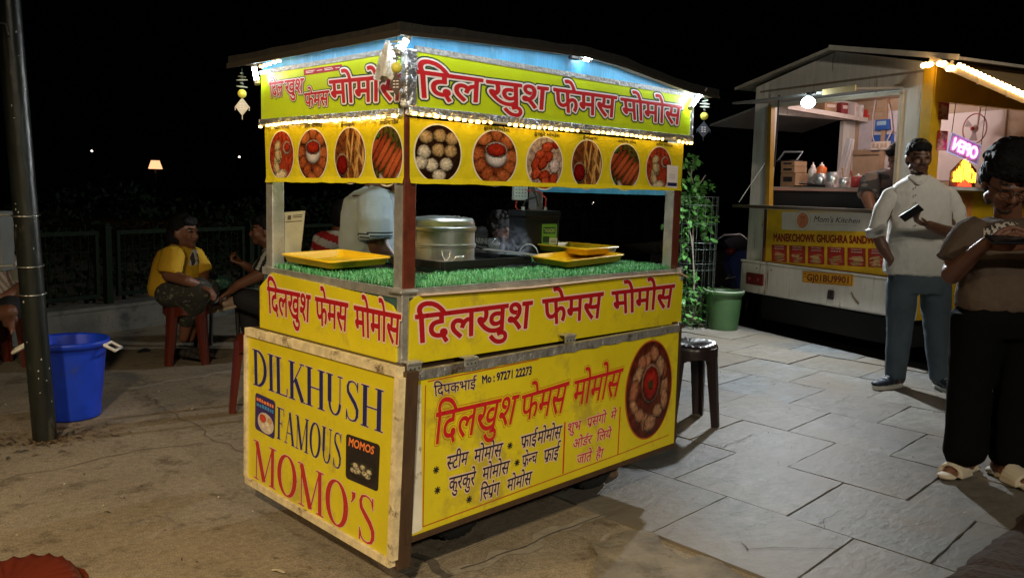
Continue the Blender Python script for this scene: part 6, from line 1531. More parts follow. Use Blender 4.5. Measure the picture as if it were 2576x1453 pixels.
# ================================================================ people
HF = Vector((_f.x,_f.y,0)).normalized(); HR = Vector((HF.y,-HF.x,0)); UP = Vector((0,0,1))
def vplane(g):
    """points on the upright plane through ground point g that faces the camera, off metres nearer (-) or farther (+)"""
    def V(px, py, off=0.0):
        o, d = ray(px,py); t = ((g+HF*off-o).dot(HF))/d.dot(HF); return o+d*t
    return V
class Blob(MB):
    def cap(s, p, q, r0, r1=None, seg=14):
        p, q = Vector(p), Vector(q); r1 = r0 if r1 is None else r1; d = (q-p); L = d.length; d = d/L if L > 1e-6 else Vector((0,0,1))
        pts = []; rs = []
        for k in range(5): t = PI/2*(1-k/4.0); pts.append(p-d*r0*math.sin(t)); rs.append(max(.0008,r0*math.cos(t)))
        for k in range(5): t = PI/2*(k/4.0); pts.append(q+d*r1*math.sin(t)); rs.append(max(.0008,r1*math.cos(t)))
        return s.tube(pts, rs, seg)
    def chain(s, pts, rs):
        for i in range(len(pts)-1): s.cap(pts[i], pts[i+1], rs[i], rs[i+1])
        return s
    def flatlimb(s, pts, rs, seg=18): return s.tube(pts, rs, seg)
    def ell(s, c, rad, X, Y, Z):
        return s.sphere(c, 1.0, 0, 18, 12, rad, Matrix((X,Y,Z)).transposed())
    def loft(s, rings, seg=28, pw=2.4):
        """rings: (centre, half width, half depth, X axis, Y axis)"""
        vs = []; n = len(rings)
        for (c, a, b, X, Y) in rings:
            for k in range(seg):
                t = 2*PI*k/seg; ct, st_ = math.cos(t), math.sin(t)
                vs.append(Vector(c)+X*(a*math.copysign(abs(ct)**(2/pw),ct))+Y*(b*math.copysign(abs(st_)**(2/pw),st_)))
        fs = [(i*seg+k,i*seg+(k+1)%seg,(i+1)*seg+(k+1)%seg,(i+1)*seg+k) for i in range(n-1) for k in range(seg)]
        fs += [tuple(range(seg-1,-1,-1)), tuple((n-1)*seg+k for k in range(seg))]
        return s.add(vs, fs)
    def solid(s, name, mats, parent, voxel=.008, smooth=4, disp=None, matfn=None, folds=None):
        o = s.obj('tmp', [], None); md = o.modifiers.new('r','REMESH'); md.mode='VOXEL'; md.voxel_size = voxel
        if smooth: sm_ = o.modifiers.new('s','SMOOTH'); sm_.iterations = smooth; sm_.factor = .5
        dg = bpy.context.evaluated_depsgraph_get(); dg.update()
        me = bpy.data.meshes.new_from_object(o.evaluated_get(dg)); bpy.data.objects.remove(o)
        me.name = name; og = ORG.get(parent.name, Vector((0,0,0))) if parent else Vector()
        nv = len(me.vertices); co = np.empty(nv*3, dtype=np.float32); me.vertices.foreach_get('co', co); co = co.reshape(-1,3)
        if disp or folds:
            nr = np.empty(nv*3, dtype=np.float32); me.vertices.foreach_get('normal', nr); nr = nr.reshape(-1,3)
            for i in range(nv):
                p = Vector(co[i]); k = 0.0
                if disp: k += disp[0]*noise.noise(p*disp[1])
                if folds: k += folds(p)
                co[i] += nr[i]*k
        if not isinstance(mats,(list,tuple)): mats = [mats]
        me.materials.clear()
        for m in mats: me.materials.append(m)
        if matfn:
            idx = np.zeros(len(me.polygons), dtype=np.int32)
            for i, pl in enumerate(me.polygons):
                vs = pl.vertices; c = Vector(co[vs[0]])*.5+Vector(co[vs[2]])*.5; idx[i] = matfn(c)
            me.polygons.foreach_set('material_index', idx)
        co -= np.array(og, dtype=np.float32); me.vertices.foreach_set('co', co.ravel())
        me.polygons.foreach_set('use_smooth', [True]*len(me.polygons)); me.update()
        ob = bpy.data.objects.new(name, me); C.objects.link(ob); ob.parent = parent
        if parent: ORG[ob.name] = og
        return ob
def wrinkles(amp, s=10.0, axis=Vector((0,0,1)), sq=.35):
    """soft elongated cloth folds with sharper ridges between them"""
    def f(p):
        a = p.dot(axis); q = (p-axis*a)*s+axis*(a*s*sq)
        n1 = noise.noise(q); n2 = noise.noise(q*1.7+Vector((3,1,7)))
        return amp*(.55*n1+.75*(.32-abs(n2))*(.6+.8*abs(noise.noise(p*3.0))))
    return f
class Head:
    def __init__(h, c, fwd, up=UP, k=1.0):
        h.c = Vector(c); h.f = Vector(fwd).normalized(); up = Vector(up); h.u = (up-h.f*up.dot(h.f)).normalized(); h.s = h.f.cross(h.u); h.k = k
    def P(h, s_, f_, u_): return h.c+(h.s*s_+h.f*f_+h.u*u_)*h.k
    def add(h, b, jaw=1.0):
        k = h.k; E = lambda s_,f_,u_,r: b.ell(h.P(s_,f_,u_), (r[0]*k,r[1]*k,r[2]*k), h.s, h.f, h.u)
        E(0,-.008,.03,(.073,.092,.088)); E(0,.022,-.03,(.060*jaw,.066,.075)); E(0,.050,-.082,(.032*jaw,.036,.026)); E(0,.072,.012,(.052,.022,.018))
        for s_ in (-1,1):
            E(.034*s_,.066,-.030,(.024,.022,.022)); E(.076*s_,-.004,-.008,(.010,.020,.032)); E(.030*s_,.078,.004,(.013,.010,.008)); E(.046*jaw*s_,.010,-.066,(.018,.034,.022))
        b.cap(h.P(0,.084,.006), h.P(0,.104,-.030), .008*k, .012*k); E(.011,.094,-.036,(.008,.009,.007)); E(-.011,.094,-.036,(.008,.009,.007))
        E(0,.083,-.058,(.024,.012,.006)); E(0,.081,-.068,(.021,.012,.007))
    def face(h, p):
        """1 lips, 2 eyes and brows, 0 skin"""
        d = p-h.c; s_, f_, u_ = d.dot(h.s)/h.k, d.dot(h.f)/h.k, d.dot(h.u)/h.k
        if f_ > .05:
            if abs(s_) < .024 and -.075 < u_ < -.053 and f_ > .08: return 1
            if (abs(s_)-.031)**2/.014**2+(u_-.004)**2/.0065**2 < 1: return 2
            if .014 < abs(s_) < .050 and .021 < u_ < .030: return 2
        return 0
def hand(b, w, d, n, side, curl=.5, k=1.0, spread=.09, thumb=.6):
    """w wrist, d pointing along the palm, n the way the palm faces, side +1/-1 puts the thumb along d x n"""
    d = Vector(d).normalized(); n = Vector(n); n = (n-d*n.dot(d)).normalized(); t = d.cross(n)*side
    for i, u in enumerate((.030,.010,-.010,-.028)):
        kn = w+(d*.088+t*u)*k; b.cap(w+(d*.012+t*u*.55)*k, kn, .015*k, .0125*k)
        a = 0.0; p = kn; fd_ = (d+t*(u*spread*10)).normalized()
        for L, r_, cu in zip((.042,.027,.021),(.0100,.0090,.0080),(1.0,1.15,.7)):
            a += curl*cu*(1.0+.08*i); q = p+(fd_*math.cos(a)+n*math.sin(a))*L*k*(1.0-.10*abs(i-1)-.06*(i==3)); b.cap(p,q,r_*k,r_*.92*k,10); p = q
    p0 = w+(d*.022+t*.026)*k; p1 = w+(d*.055+t*.052+n*.018)*k; p2 = p1+(d*.030+t*(.016*(1-thumb))+n*.018*thumb)*k; p3 = p2+(d*.022-t*.006*thumb+n*.012*thumb)*k
    b.cap(p0,p1,.015*k,.012*k); b.cap(p1,p2,.0115*k,.010*k); b.cap(p2,p3,.010*k,.0085*k)
skin = mat('brown skin', (.19,.078,.043), .5, var=.10, vscale=18); skind = mat('deep brown skin', (.13,.060,.036), .5, var=.10, vscale=18)
lip = mat('lip', (.11,.040,.030), .45); eyem = mat('eye and brow dark', (.012,.009,.008), .35); hairm = mat('black hair', (.005,.0045,.0045), .62, spec=.22, bump=.9, bscale=120)
def hair(h, parent, lumps, jit=.0, voxel=.007, seed=1, extra=None, curls=0):
    b = Blob(); R_ = random.Random(seed)
    for s_, f_, u_, r in lumps: b.ell(h.P(s_,f_,u_), tuple(q*h.k for q in r), h.s, h.f, h.u)
    for i in range(curls):
        a = R_.uniform(0,2*PI); e = R_.uniform(.0,1.45); s_, f_, u_ = .086*math.sin(e)*math.cos(a), -.008+.106*math.sin(e)*math.sin(a), .050+.108*math.cos(e)
        if f_ > .06 and u_ < .06: continue
        b.sphere(h.P(s_,f_,u_), R_.uniform(.012,.022)*h.k, 0, 8, 6)
    if extra: extra(b)
    return b.solid('hair', hairm, parent, voxel, 2, (.004,60))
SHORT = [(0,-.014,.058,(.080,.094,.076)),(0,.050,.078,(.066,.040,.034)),(0,.070,.062,(.050,.022,.020)),(0,-.045,.005,(.078,.066,.080)),(.068,-.02,.02,(.016,.04,.05)),(-.068,-.02,.02,(.016,.04,.05))]
def person(label, g, group=None): return thing('person', label, 'person', (g.x,g.y,g.z), 0, group)
def shoe(b, heel, toe, k=1.0, h=.075):
    heel, toe = Vector(heel), Vector(toe); d = (toe-heel); d.z = 0; L = d.length; d.normalize(); e = Vector((-d.y,d.x,0))
    for t, w_, hh in ((.10,.036,h),(.30,.036,h*.95),(.50,.040,h*.75),(.70,.046,h*.58),(.88,.040,h*.48)):
        c = heel+d*L*t; c.z = heel.z+hh*.5; b.ell(c, (L*.17,w_*k,hh*.55), d, e, UP)
def sole(mb, heel, toe, k=1.0, z=0.0, hh=.022):
    heel, toe = Vector(heel), Vector(toe); d = (toe-heel); d.z=0; L = d.length; d.normalize(); e = Vector((-d.y,d.x,0)); pts = []
    for i in range(24):
        a = 2*PI*i/24; u = math.cos(a); w_ = (.040+.010*u)*k; c = heel+d*L*(.5+.54*u)+e*w_*math.sin(a)*(1 if abs(u)<.9 else 1); pts.append(Vector((c.x,c.y,z)))
    mb.prism(pts, (0,0,hh))

# ---- man in the white shirt
g1 = G(2300,978); V = vplane(g1); m1 = FPX; 
pw_ = person('standing man in a white collarless shirt and grey jeans looking over his phone', Vector((g1.x,g1.y,.012)))
h1 = Head(V(2311,397,-.02), -HF*1.0-HR*.12-UP*.06, UP, .99)
b = Blob(); h1.add(b); b.cap(V(2311,455),V(2311,405,-.01),.060,.052)
b.loft([(V(2312,455),.08,.06,HR,HF),(V(2312,484),.15,.075,HR,HF),(V(2312,560),.150,.085,HR,HF),(V(2310,660),.15,.085,HR,HF),(V(2310,710),.165,.10,HR,HF)])
b.chain([V(2250,498),V(2204,585,.02),V(2222,625,.0),V(2240,652,-.05)],[.036,.040,.040,.029])
hand(b, V(2240,650,-.05), HR*.62-UP*.55-HF*.15, -HF*.2+HR*.1+HF*.9, -1, .35, 1.0, thumb=.1)
b.chain([V(2378,498),V(2412,590,-.03),V(2365,578,-.20),V(2338,566,-.27)],[.036,.042,.040,.030])
hand(b, V(2338,566,-.27), -HR*.95+UP*.22-HF*.15, UP*.75-HF*.25-HR*.1, -1, .62, 1.0, thumb=.7)
for x, kx, ax_ in ((2270,2263,2252),(2352,2357,2364)): b.chain([V(x,705),V(kx,840),V(ax_,955)],[.085,.055,.038])
b.solid('body', [skind,lip,eyem], pw_, .007, 3, None, h1.face)
hair(h1, pw_, SHORT, seed=2)
bd = Blob(); bd.ell(h1.P(0,.088,-.046),(.026,.010,.006),h1.s,h1.f,h1.u); bd.ell(h1.P(0,.070,-.100),(.022,.018,.010),h1.s,h1.f,h1.u)
bd.solid('moustache', hairm, pw_, .005, 1)
shirtm = mat('white cotton', (.62,.61,.57), .85, var=.06, vscale=20, bump=.25, bscale=160)
b = Blob()
b.loft([(V(2312,441),.066,.066,HR,HF),(V(2312,450),.105,.085,HR,HF),(V(2312,464),.165,.095,HR,HF),(V(2313,480),.210,.108,HR,HF),(V(2315,520),.202,.120,HR,HF),(V(2315,570),.200,.120,HR,HF),(V(2312,630),.222,.122,HR,HF),(V(2310,672),.236,.128,HR,HF),(V(2310,688),.232,.124,HR,HF),(V(2310,692),.200,.10,HR,HF)], 32, 2.4)
wa_ = wrinkles(.016,8.0,Vector((.35,.2,.92)).normalized(),.45); wb_ = wrinkles(.007,22.0,Vector((.5,.1,.85)).normalized(),.4); wf = lambda p: wa_(p)+wb_(p); wf2 = wrinkles(.012,15.0,(HR*.8+UP*.6).normalized(),.35)
b.solid('shirt', shirtm, pw_, .009, 4, None, None, wf)
b = Blob(); b.flatlimb([V(2256,482),V(2242,492,.0),V(2224,522,.01),V(2210,556,.02),V(2204,580,.02)],[.048,.060,.060,.054,.052]); b.flatlimb([V(2201,574,.02),V(2203,594,.02)],[.066,.064]); b.solid('sleeve', shirtm, pw_, .008, 2, None, None, wf2)
b = Blob(); b.flatlimb([V(2370,482),V(2386,492),V(2404,525,-.01),V(2414,570,-.02),V(2412,592,-.05),V(2392,592,-.12)],[.048,.060,.060,.056,.056,.052]); b.flatlimb([V(2404,596,-.09),V(2388,588,-.14)],[.064,.060]); b.solid('sleeve', shirtm, pw_, .008, 2, None, None, wf2)
b = Blob(); b.cap(V(2288,446,-.062),V(2309,462,-.115),.012,.010); b.cap(V(2334,446,-.062),V(2314,462,-.115),.012,.010); b.cap(V(2288,446,-.06),V(2312,438,.05),.014,.014); b.cap(V(2334,446,-.06),V(2312,438,.05),.014,.014); b.solid('collar', shirtm, pw_, .006, 2)
mb = MB()
for k in range(6): mb.sphere(V(2303,472+k*19,-.125),.0065,0,8,6,(1,.5,1))
mb.obj('button', mat('grey button', (.15,.14,.13), .4), pw_)
jeans = mat('grey blue denim', (.075,.105,.13), .8, var=.30, vscale=5, bump=.3, bscale=200)
b = Blob(); b.loft([(V(2309,682),.185,.115,HR,HF),(V(2309,705),.200,.125,HR,HF),(V(2310,735),.195,.12,HR,HF)],28,2.6)
b.flatlimb([V(2270,705),V(2266,770),V(2262,840),V(2256,900),V(2252,945),V(2252,952)],[.105,.098,.084,.076,.070,.066]); b.flatlimb([V(2352,705),V(2355,770),V(2357,840),V(2362,900),V(2365,948),V(2365,956)],[.105,.098,.084,.076,.070,.066])
b.solid('trousers', jeans, pw_, .010, 4, None, None, wrinkles(.009,9.0,(HR*.75+UP*.35).normalized(),.4))
navys = mat('navy sneaker', (.018,.026,.045), .55, var=.4, vscale=40); 
for ank, dd in ((V(2252,952),(-HR*.88-HF*.48)),(V(2365,956),(HR*.05-HF*1.0))):
    dd = Vector(dd).normalized(); L = .285; hl = Vector((ank.x,ank.y,.030))-dd*.075; tl2 = hl+dd*L
    b = Blob(); shoe(b,hl,tl2,1.0,.085); s_ = b.solid('sneaker', navys, pw_, .007, 3)
    mb = MB(); sole(mb,hl,tl2,1.05,.012,.026); mb.obj('sole', mat('white sole', (.62,.60,.56), .5), s_)
    mb = MB(); e = Vector((-dd.y,dd.x,0))
    for q in range(3): c = hl+dd*(.135+.027*q)+Vector((0,0,.072-.010*q)); mb.tube([c-e*.022,c+Vector((0,0,.006)),c+e*.022],.003,5)
    mb.obj('lace', mat('pale lace', (.45,.46,.48), .6), s_)
def phone(label, c, X, Y, N, wd, ht, case):
    t = thing('phone', label, 'phone', c); X,Y,N = Vector(X).normalized(),Vector(Y).normalized(),Vector(N).normalized(); Rm = Matrix((X,Y,N)).transposed()
    mb = MB(); mb.box(c,(wd,ht,.010),0,Rm,.003); mb.obj('case', case, t); mb = MB(); mb.box(c+N*.0055,(wd*.92,ht*.94,.0015),0,Rm); mb.obj('screen', mat('dark phone glass', (.01,.012,.015), .12), t)
    mb = MB()
    for k in (-1,1): mb.box(c-N*.006+X*wd*.25+Y*(ht*.36+k*.010),(.012,.012,.003),0,Rm,.001)
    mb.obj('camera_lens', mat('lens black', (.005,.005,.006), .1), t)
blackc = mat('black phone case', (.012,.012,.014), .35)
Np = (UP*.62+HF*.78).normalized(); Yp = (HR*.62+UP*.42-HF*.66); Yp = (Yp-Np*Np.dot(Yp)).normalized()
phone('dark phone held at chest height by the man in white', V(2293,536,-.36), Yp.cross(Np), Yp, Np, .066, .135, blackc)

# ---- man in the brown T-shirt
g2 = G(2475,1205); V = vplane(g2); K2 = .00205
pb_ = person('young man in brown T-shirt and black track pants bent over his phone', Vector((g2.x,g2.y,.012)))
h2 = Head(V(2531,457,-.05), -HF*.84-UP*.46-HR*.10, UP+(-HF)*.3, 1.16)
b = Blob(); h2.add(b); b.cap(V(2536,565,.05),V(2534,480,.0),.060,.056)
b.loft([(V(2540,572),.10,.07,HR,HF),(V(2540,605),.16,.085,HR,HF),(V(2540,680),.16,.09,HR,HF),(V(2540,770),.17,.10,HR,HF)])
b.chain([V(2450,598),V(2400,672,.02),V(2394,690,-.02),V(2468,622,-.26),V(2480,612,-.29)],[.056,.050,.046,.030,.028])
hand(b, V(2478,613,-.29), HR*.90+UP*.05-HF*.25, HF*.55+UP*.3-HF*.0, 1, .75, 1.02, thumb=.8)
b.chain([V(2632,598),V(2690,672,.02),V(2690,690,-.02),V(2606,622,-.26),V(2590,613,-.29)],[.056,.050,.046,.030,.028])
hand(b, V(2592,614,-.29), -HR*.90+UP*.05-HF*.25, HF*.55+UP*.3, -1, .75, 1.02, thumb=.8)
for hx, kx, ax_ in ((2465,2442,2432),(2575,2548,2538)): b.chain([V(hx,780),V(kx,960),V(ax_,1165)],[.085,.058,.038])
fA0, fA1 = G(2440,1176,.03), G(2368,1200,.03); fB0, fB1 = G(2508,1187,.03), G(2606,1232,.03)
b.chain([V(2432,1160),fA0+Vector((0,0,.035)),fA0.lerp(fA1,.45)+Vector((0,0,.022)),fA0.lerp(fA1,.72)+Vector((0,0,.012))],[.038,.034,.032,.026]); b.chain([V(2532,1165),fB0+Vector((0,0,.035)),fB0.lerp(fB1,.45)+Vector((0,0,.022)),fB0.lerp(fB1,.72)+Vector((0,0,.012))],[.038,.034,.032,.026])
for f0, f1 in ((fA0,fA1),(fB0,fB1)):
    d = (f1-f0); L = d.length; d.normalize(); e = Vector((-d.y,d.x,0))
    for k in range(5): p = f0+d*L*.70+e*(.030-.014*k); b.cap(p+Vector((0,0,.010)), p+d*(.030-.004*abs(k-1))+Vector((0,0,.006)), .0085 if k else .011)
b.solid('body', [skin,lip,eyem], pb_, .0065, 3, None, h2.face)
hair(h2, pb_, [(0,-.008,.082,(.094,.108,.084)),(.045,.03,.105,(.05,.06,.05)),(-.045,.02,.108,(.05,.06,.05)),(0,-.050,.01,(.086,.072,.092)),(.074,-.02,.03,(.020,.045,.055)),(-.074,-.02,.03,(.020,.045,.055)),(0,.055,.085,(.070,.045,.040))], seed=6, curls=260)
bd = Blob(); bd.ell(h2.P(0,.058,-.088),(.036,.034,.022),h2.s,h2.f,h2.u); bd.ell(h2.P(0,.088,-.046),(.025,.010,.005),h2.s,h2.f,h2.u)
for s_ in (-1,1): bd.ell(h2.P(.052*s_,.022,-.070),(.010,.030,.022),h2.s,h2.f,h2.u)
bd.solid('beard', mat('dark stubble', (.03,.018,.013), .6), pb_, .006, 2)
gf = mat('spectacle frame', (.02,.015,.014), .25); gl = thing('spectacles', 'thin dark spectacles worn by the man in the brown T-shirt', 'spectacles', h2.P(0,.1,.0))
mb = MB()
for s_ in (-1,1): mb.tube([h2.P(.033*s_+.025*math.cos(a),.106,.002+.019*math.sin(a)) for a in [2*PI*k/20 for k in range(21)]],.0022,6)
mb.tube([h2.P(-.009,.108,.006),h2.P(.009,.108,.006)],.002,6); mb.obj('frame', gf, gl)
for s_ in (-1,1): mb = MB(); mb.tube([h2.P(.057*s_,.104,.006),h2.P(.078*s_,.06,.008),h2.P(.080*s_,-.01,.006)],.0022,6); mb.obj('temple', gf, gl)
tee = mat('brown tee', (.115,.078,.056), .88, var=.08, vscale=18, bump=.25, bscale=160); pale_p = mat('tee print pale', (.55,.50,.42), .8); dark_p = mat('tee print dark', (.035,.025,.02), .8)
spots = [(2490,562),(2521,568),(2552,562)]
def teemat(p):
    if (p-V(2521,560,-.14)).dot(HF) > .06: return 0
    for q, (sx_, sy_) in enumerate(spots):
        c = V(sx_,sy_,-.12); d = p-c; x, z = d.dot(HR)/.030, d.z/.062
        if x*x+z*z < 1:
            n = noise.noise(Vector((x*2.2,z*2.4,q*5))); return 1 if n > .02 else (2 if n < -.12 or x*x+z*z < .25 else 1)
    return 0
b = Blob()
b.loft([(V(2536,548,.02),.085,.075,HR,HF),(V(2536,556,.01),.120,.092,HR,HF),(V(2538,568),.190,.112,HR,HF),(V(2540,590),.222,.118,HR,HF),(V(2540,640),.214,.122,HR,HF),(V(2541,700),.220,.124,HR,HF),(V(2541,750),.238,.132,HR,HF),(V(2541,778),.236,.128,HR,HF)],36,2.5)
b.solid('t_shirt', [tee,pale_p,dark_p], pb_, .0085, 4, None, teemat, (lambda A_, B_: (lambda p: A_(p)+B_(p)*(1.6 if p.z < 1.0 else 1)))(wrinkles(.015,6.0,Vector((.3,.3,.9)).normalized(),.6), wrinkles(.007,20.0,Vector((.5,.2,.8)).normalized(),.5)))
wf3 = wrinkles(.013,12.0,(HR*.7+UP*.7).normalized(),.35)
b = Blob(); b.flatlimb([V(2472,574),V(2450,590),V(2430,618,.0),V(2412,646,.0),V(2404,662,.0)],[.075,.090,.092,.090,.092]); b.solid('sleeve', tee, pb_, .0085, 2, None, None, wf3)
b = Blob(); b.flatlimb([V(2608,574),V(2632,590),V(2654,618),V(2672,646),V(2682,662)],[.075,.090,.092,.090,.092]); b.solid('sleeve', tee, pb_, .0085, 2, None, None, wf3)
track = mat('black track fabric', (.004,.004,.0045), .9, spec=.12, bump=.2, bscale=60)
b = Blob(); b.loft([(V(2530,765),.205,.125,HR,HF),(V(2528,800),.215,.135,HR,HF),(V(2518,845),.190,.12,HR,HF)],28,2.6)
b.flatlimb([V(2465,790),V(2448,900),V(2436,1000),V(2430,1090),V(2428,1135),V(2430,1155),V(2431,1162)],[.122,.104,.092,.094,.098,.082,.06]); b.flatlimb([V(2580,790),V(2562,900),V(2550,1000),V(2542,1090),V(2538,1140),V(2537,1160),V(2536,1168)],[.122,.104,.092,.094,.094,.082,.06])
b.solid('trousers', track, pb_, .011, 4, None, None, wrinkles(.012,7.0,(HR*.55+UP*.75).normalized(),.35))
slm = mat('cream foam slide', (.66,.58,.44), .6, bump=.15, bscale=60)
for f0, f1 in ((fA0,fA1),(fB0,fB1)):
    d = (f1-f0); d.z = 0; d.normalize(); e = Vector((-d.y,d.x,0)); L = .265; f0 = Vector((f0.x,f0.y,.012))-d*.035; b = Blob()
    for t, w_, z, hh in ((.06,.038,.020,.020),(.25,.040,.020,.020),(.5,.044,.020,.020),(.75,.050,.020,.019),(.95,.044,.018,.017)): c = f0+d*L*t; b.ell(Vector((c.x,c.y,.012+z)),(L*.16,w_,hh),d,e,UP)
    for k in range(11):
        a = PI*k/10; c = f0+d*L*.60; p = Vector((c.x,c.y,.03))+e*.052*math.cos(a)+UP*.058*math.sin(a); q = p+d*.062-UP*.012*math.sin(a); p2 = p-d*.030+UP*.010*math.sin(a); b.cap(p2,q,.010,.009)
    b.solid('slide', slm, pb_, .006, 3)
phone('black phone gripped in both hands by the man in brown', V(2533,603,-.36), HR, UP*.36+HF*.93, UP*.93-HF*.36, .155, .074, blackc)

# ---- vendor behind the counter
gv = Vector((.66,1.17,0)); V = vplane(Vector((.66,1.17,0))); pv_ = person('vendor in a pale blue polo shirt standing behind the counter, head hidden by the banner', gv)
FR = HR*.95+HF*.3
hv = Head(V(962,420), FR, UP, 1.0); b = Blob(); hv.add(b); b.cap(V(945,480),V(958,435),.058,.052)
b.loft([(V(935,490),.10,.14,HR,HF),(V(930,540),.11,.17,HR,HF),(V(928,640),.115,.165,HR,HF),(V(930,720),.12,.16,HR,HF)])
b.chain([V(935,515,-.17),V(952,620,-.19),V(985,660,-.15),V(1012,690,-.12)],[.052,.046,.038,.028]); hand(b, V(1012,690,-.12), HR*.8-UP*.4, -UP, 1, .4)
b.chain([V(960,515,.17),V(1000,590,.15),V(1012,530,.02),V(1003,510,.0)],[.052,.044,.034,.028]); hand(b, V(1003,512,.0), -HR*.2+UP*.9, HR, 1, 1.1)
for o_ in (-.09,.09): b.chain([V(930,720,o_),V(930,840,o_),V(930,960,o_)],[.085,.055,.04])
b.solid('body', [skind,lip,eyem], pv_, .010, 3, None, hv.face); hair(hv, pv_, SHORT, seed=4)
polo = mat('pale blue cotton', (.46,.54,.60), .85, var=.05, vscale=18, bump=.2, bscale=160); polod = mat('polo cuff stripe', (.03,.06,.08), .8)
b = Blob(); b.loft([(V(948,472),.055,.07,HR,HF),(V(942,484),.095,.13,HR,HF),(V(935,502),.118,.185,HR,HF),(V(928,560),.125,.20,HR,HF),(V(926,620),.130,.195,HR,HF),(V(928,680),.130,.19,HR,HF),(V(930,740),.13,.18,HR,HF)],32,2.4)
def polomat(p):
    q = (p-V(945,602,-.205)).dot((V(945,602,-.205)-V(942,560,-.20)).normalized())
    return 1 if (-.030 < q < -.022 or -.014 < q < -.007) else 0
wv1 = wrinkles(.018,7.0,Vector((.4,.3,.85)).normalized(),.4); wv2 = wrinkles(.011,15.0,Vector((.5,.2,.8)).normalized(),.5)
b.solid('shirt', polo, pv_, .008, 3, None, None, lambda p: wv1(p)+wv2(p))
b = Blob(); b.flatlimb([V(945,494,-.12),V(941,512,-.165),V(942,560,-.20),V(945,602,-.205)],[.060,.078,.078,.076]); b.solid('sleeve', [polo,polod], pv_, .007, 2, None, polomat, wrinkles(.010,12.0,Vector((.3,.3,.9)).normalized(),.8))
b = Blob(); b.flatlimb([V(955,494,.12),V(965,520,.18),V(985,572,.19)],[.06,.075,.070]); b.solid('sleeve', polo, pv_, .009, 2)
b = Blob(); b.chain([V(935,474,-.07),V(960,492,-.09),V(978,498,-.05)],[.016,.016,.012]); b.solid('collar', polo, pv_, .007, 2)
b = Blob(); b.flatlimb([V(930,715,-.09),V(930,840,-.09),V(930,955,-.09)],[.105,.085,.07]); b.flatlimb([V(930,715,.09),V(930,840,.09),V(930,955,.09)],[.105,.085,.07]); b.solid('trousers', track, pv_, .015, 2)

# ---- seated and background people, kept simpler
ymat_ref = [None]
def sitter(label, g, hc, fwd, tor, arms, legs, top, bot, hairl=SHORT, hk=1.0, skinm=skin, topfn=None, seed=3, botv=.012, neck=None, curls=0, amp=.012, extra=None, hands=()):
    t = person(label, g); h = Head(hc, fwd, UP, hk); b = Blob(); h.add(b)
    tops = tor[0][0]; b.cap(tops-UP*.03, hc-UP*.05*hk, .060, .054); b.loft([(c,a*.8,d_*.8,X,Y) for c,a,d_,X,Y in tor])
    for pts, rs in arms: b.chain(pts, rs)
    for pts, rs in legs: b.chain(pts, [r_*.72 for r_ in rs])
    for args in hands: hand(b,*args)
    b.solid('body', [skinm,lip,eyem], t, .010, 3, None, h.face); hair(h, t, hairl, seed=seed, curls=curls, voxel=.009)
    b = Blob(); b.loft(tor, 28, 2.3); tl_m = top if isinstance(top,list) else [top]; wf = wrinkles(amp,8.0,Vector((.2,.2,.95)).normalized(),.6)
    b.solid('shirt', tl_m, t, .010, 4, None, topfn, wf)
    for pts, rs in arms:
        b = Blob()
        n = 2 if len(pts) > 2 else 1; e = pts[0].lerp(pts[1],.92) if len(pts) > 2 else pts[1]
        b.flatlimb([pts[0].lerp(tor[1][0],.25),pts[0],pts[0].lerp(e,.5),e],[rs[0]*1.2,rs[0]*1.4,rs[0]*1.4,rs[0]*1.4]); b.solid('sleeve', tl_m, t, .010, 2, None, (topfn if topfn is not None and topfn is not ymat_ref[0] else None), wf)
    b = Blob()
    for pts, rs in legs: b.chain(pts[:3], rs[:3])
    b.solid('trousers', bot, t, botv, 3)
    return t, h
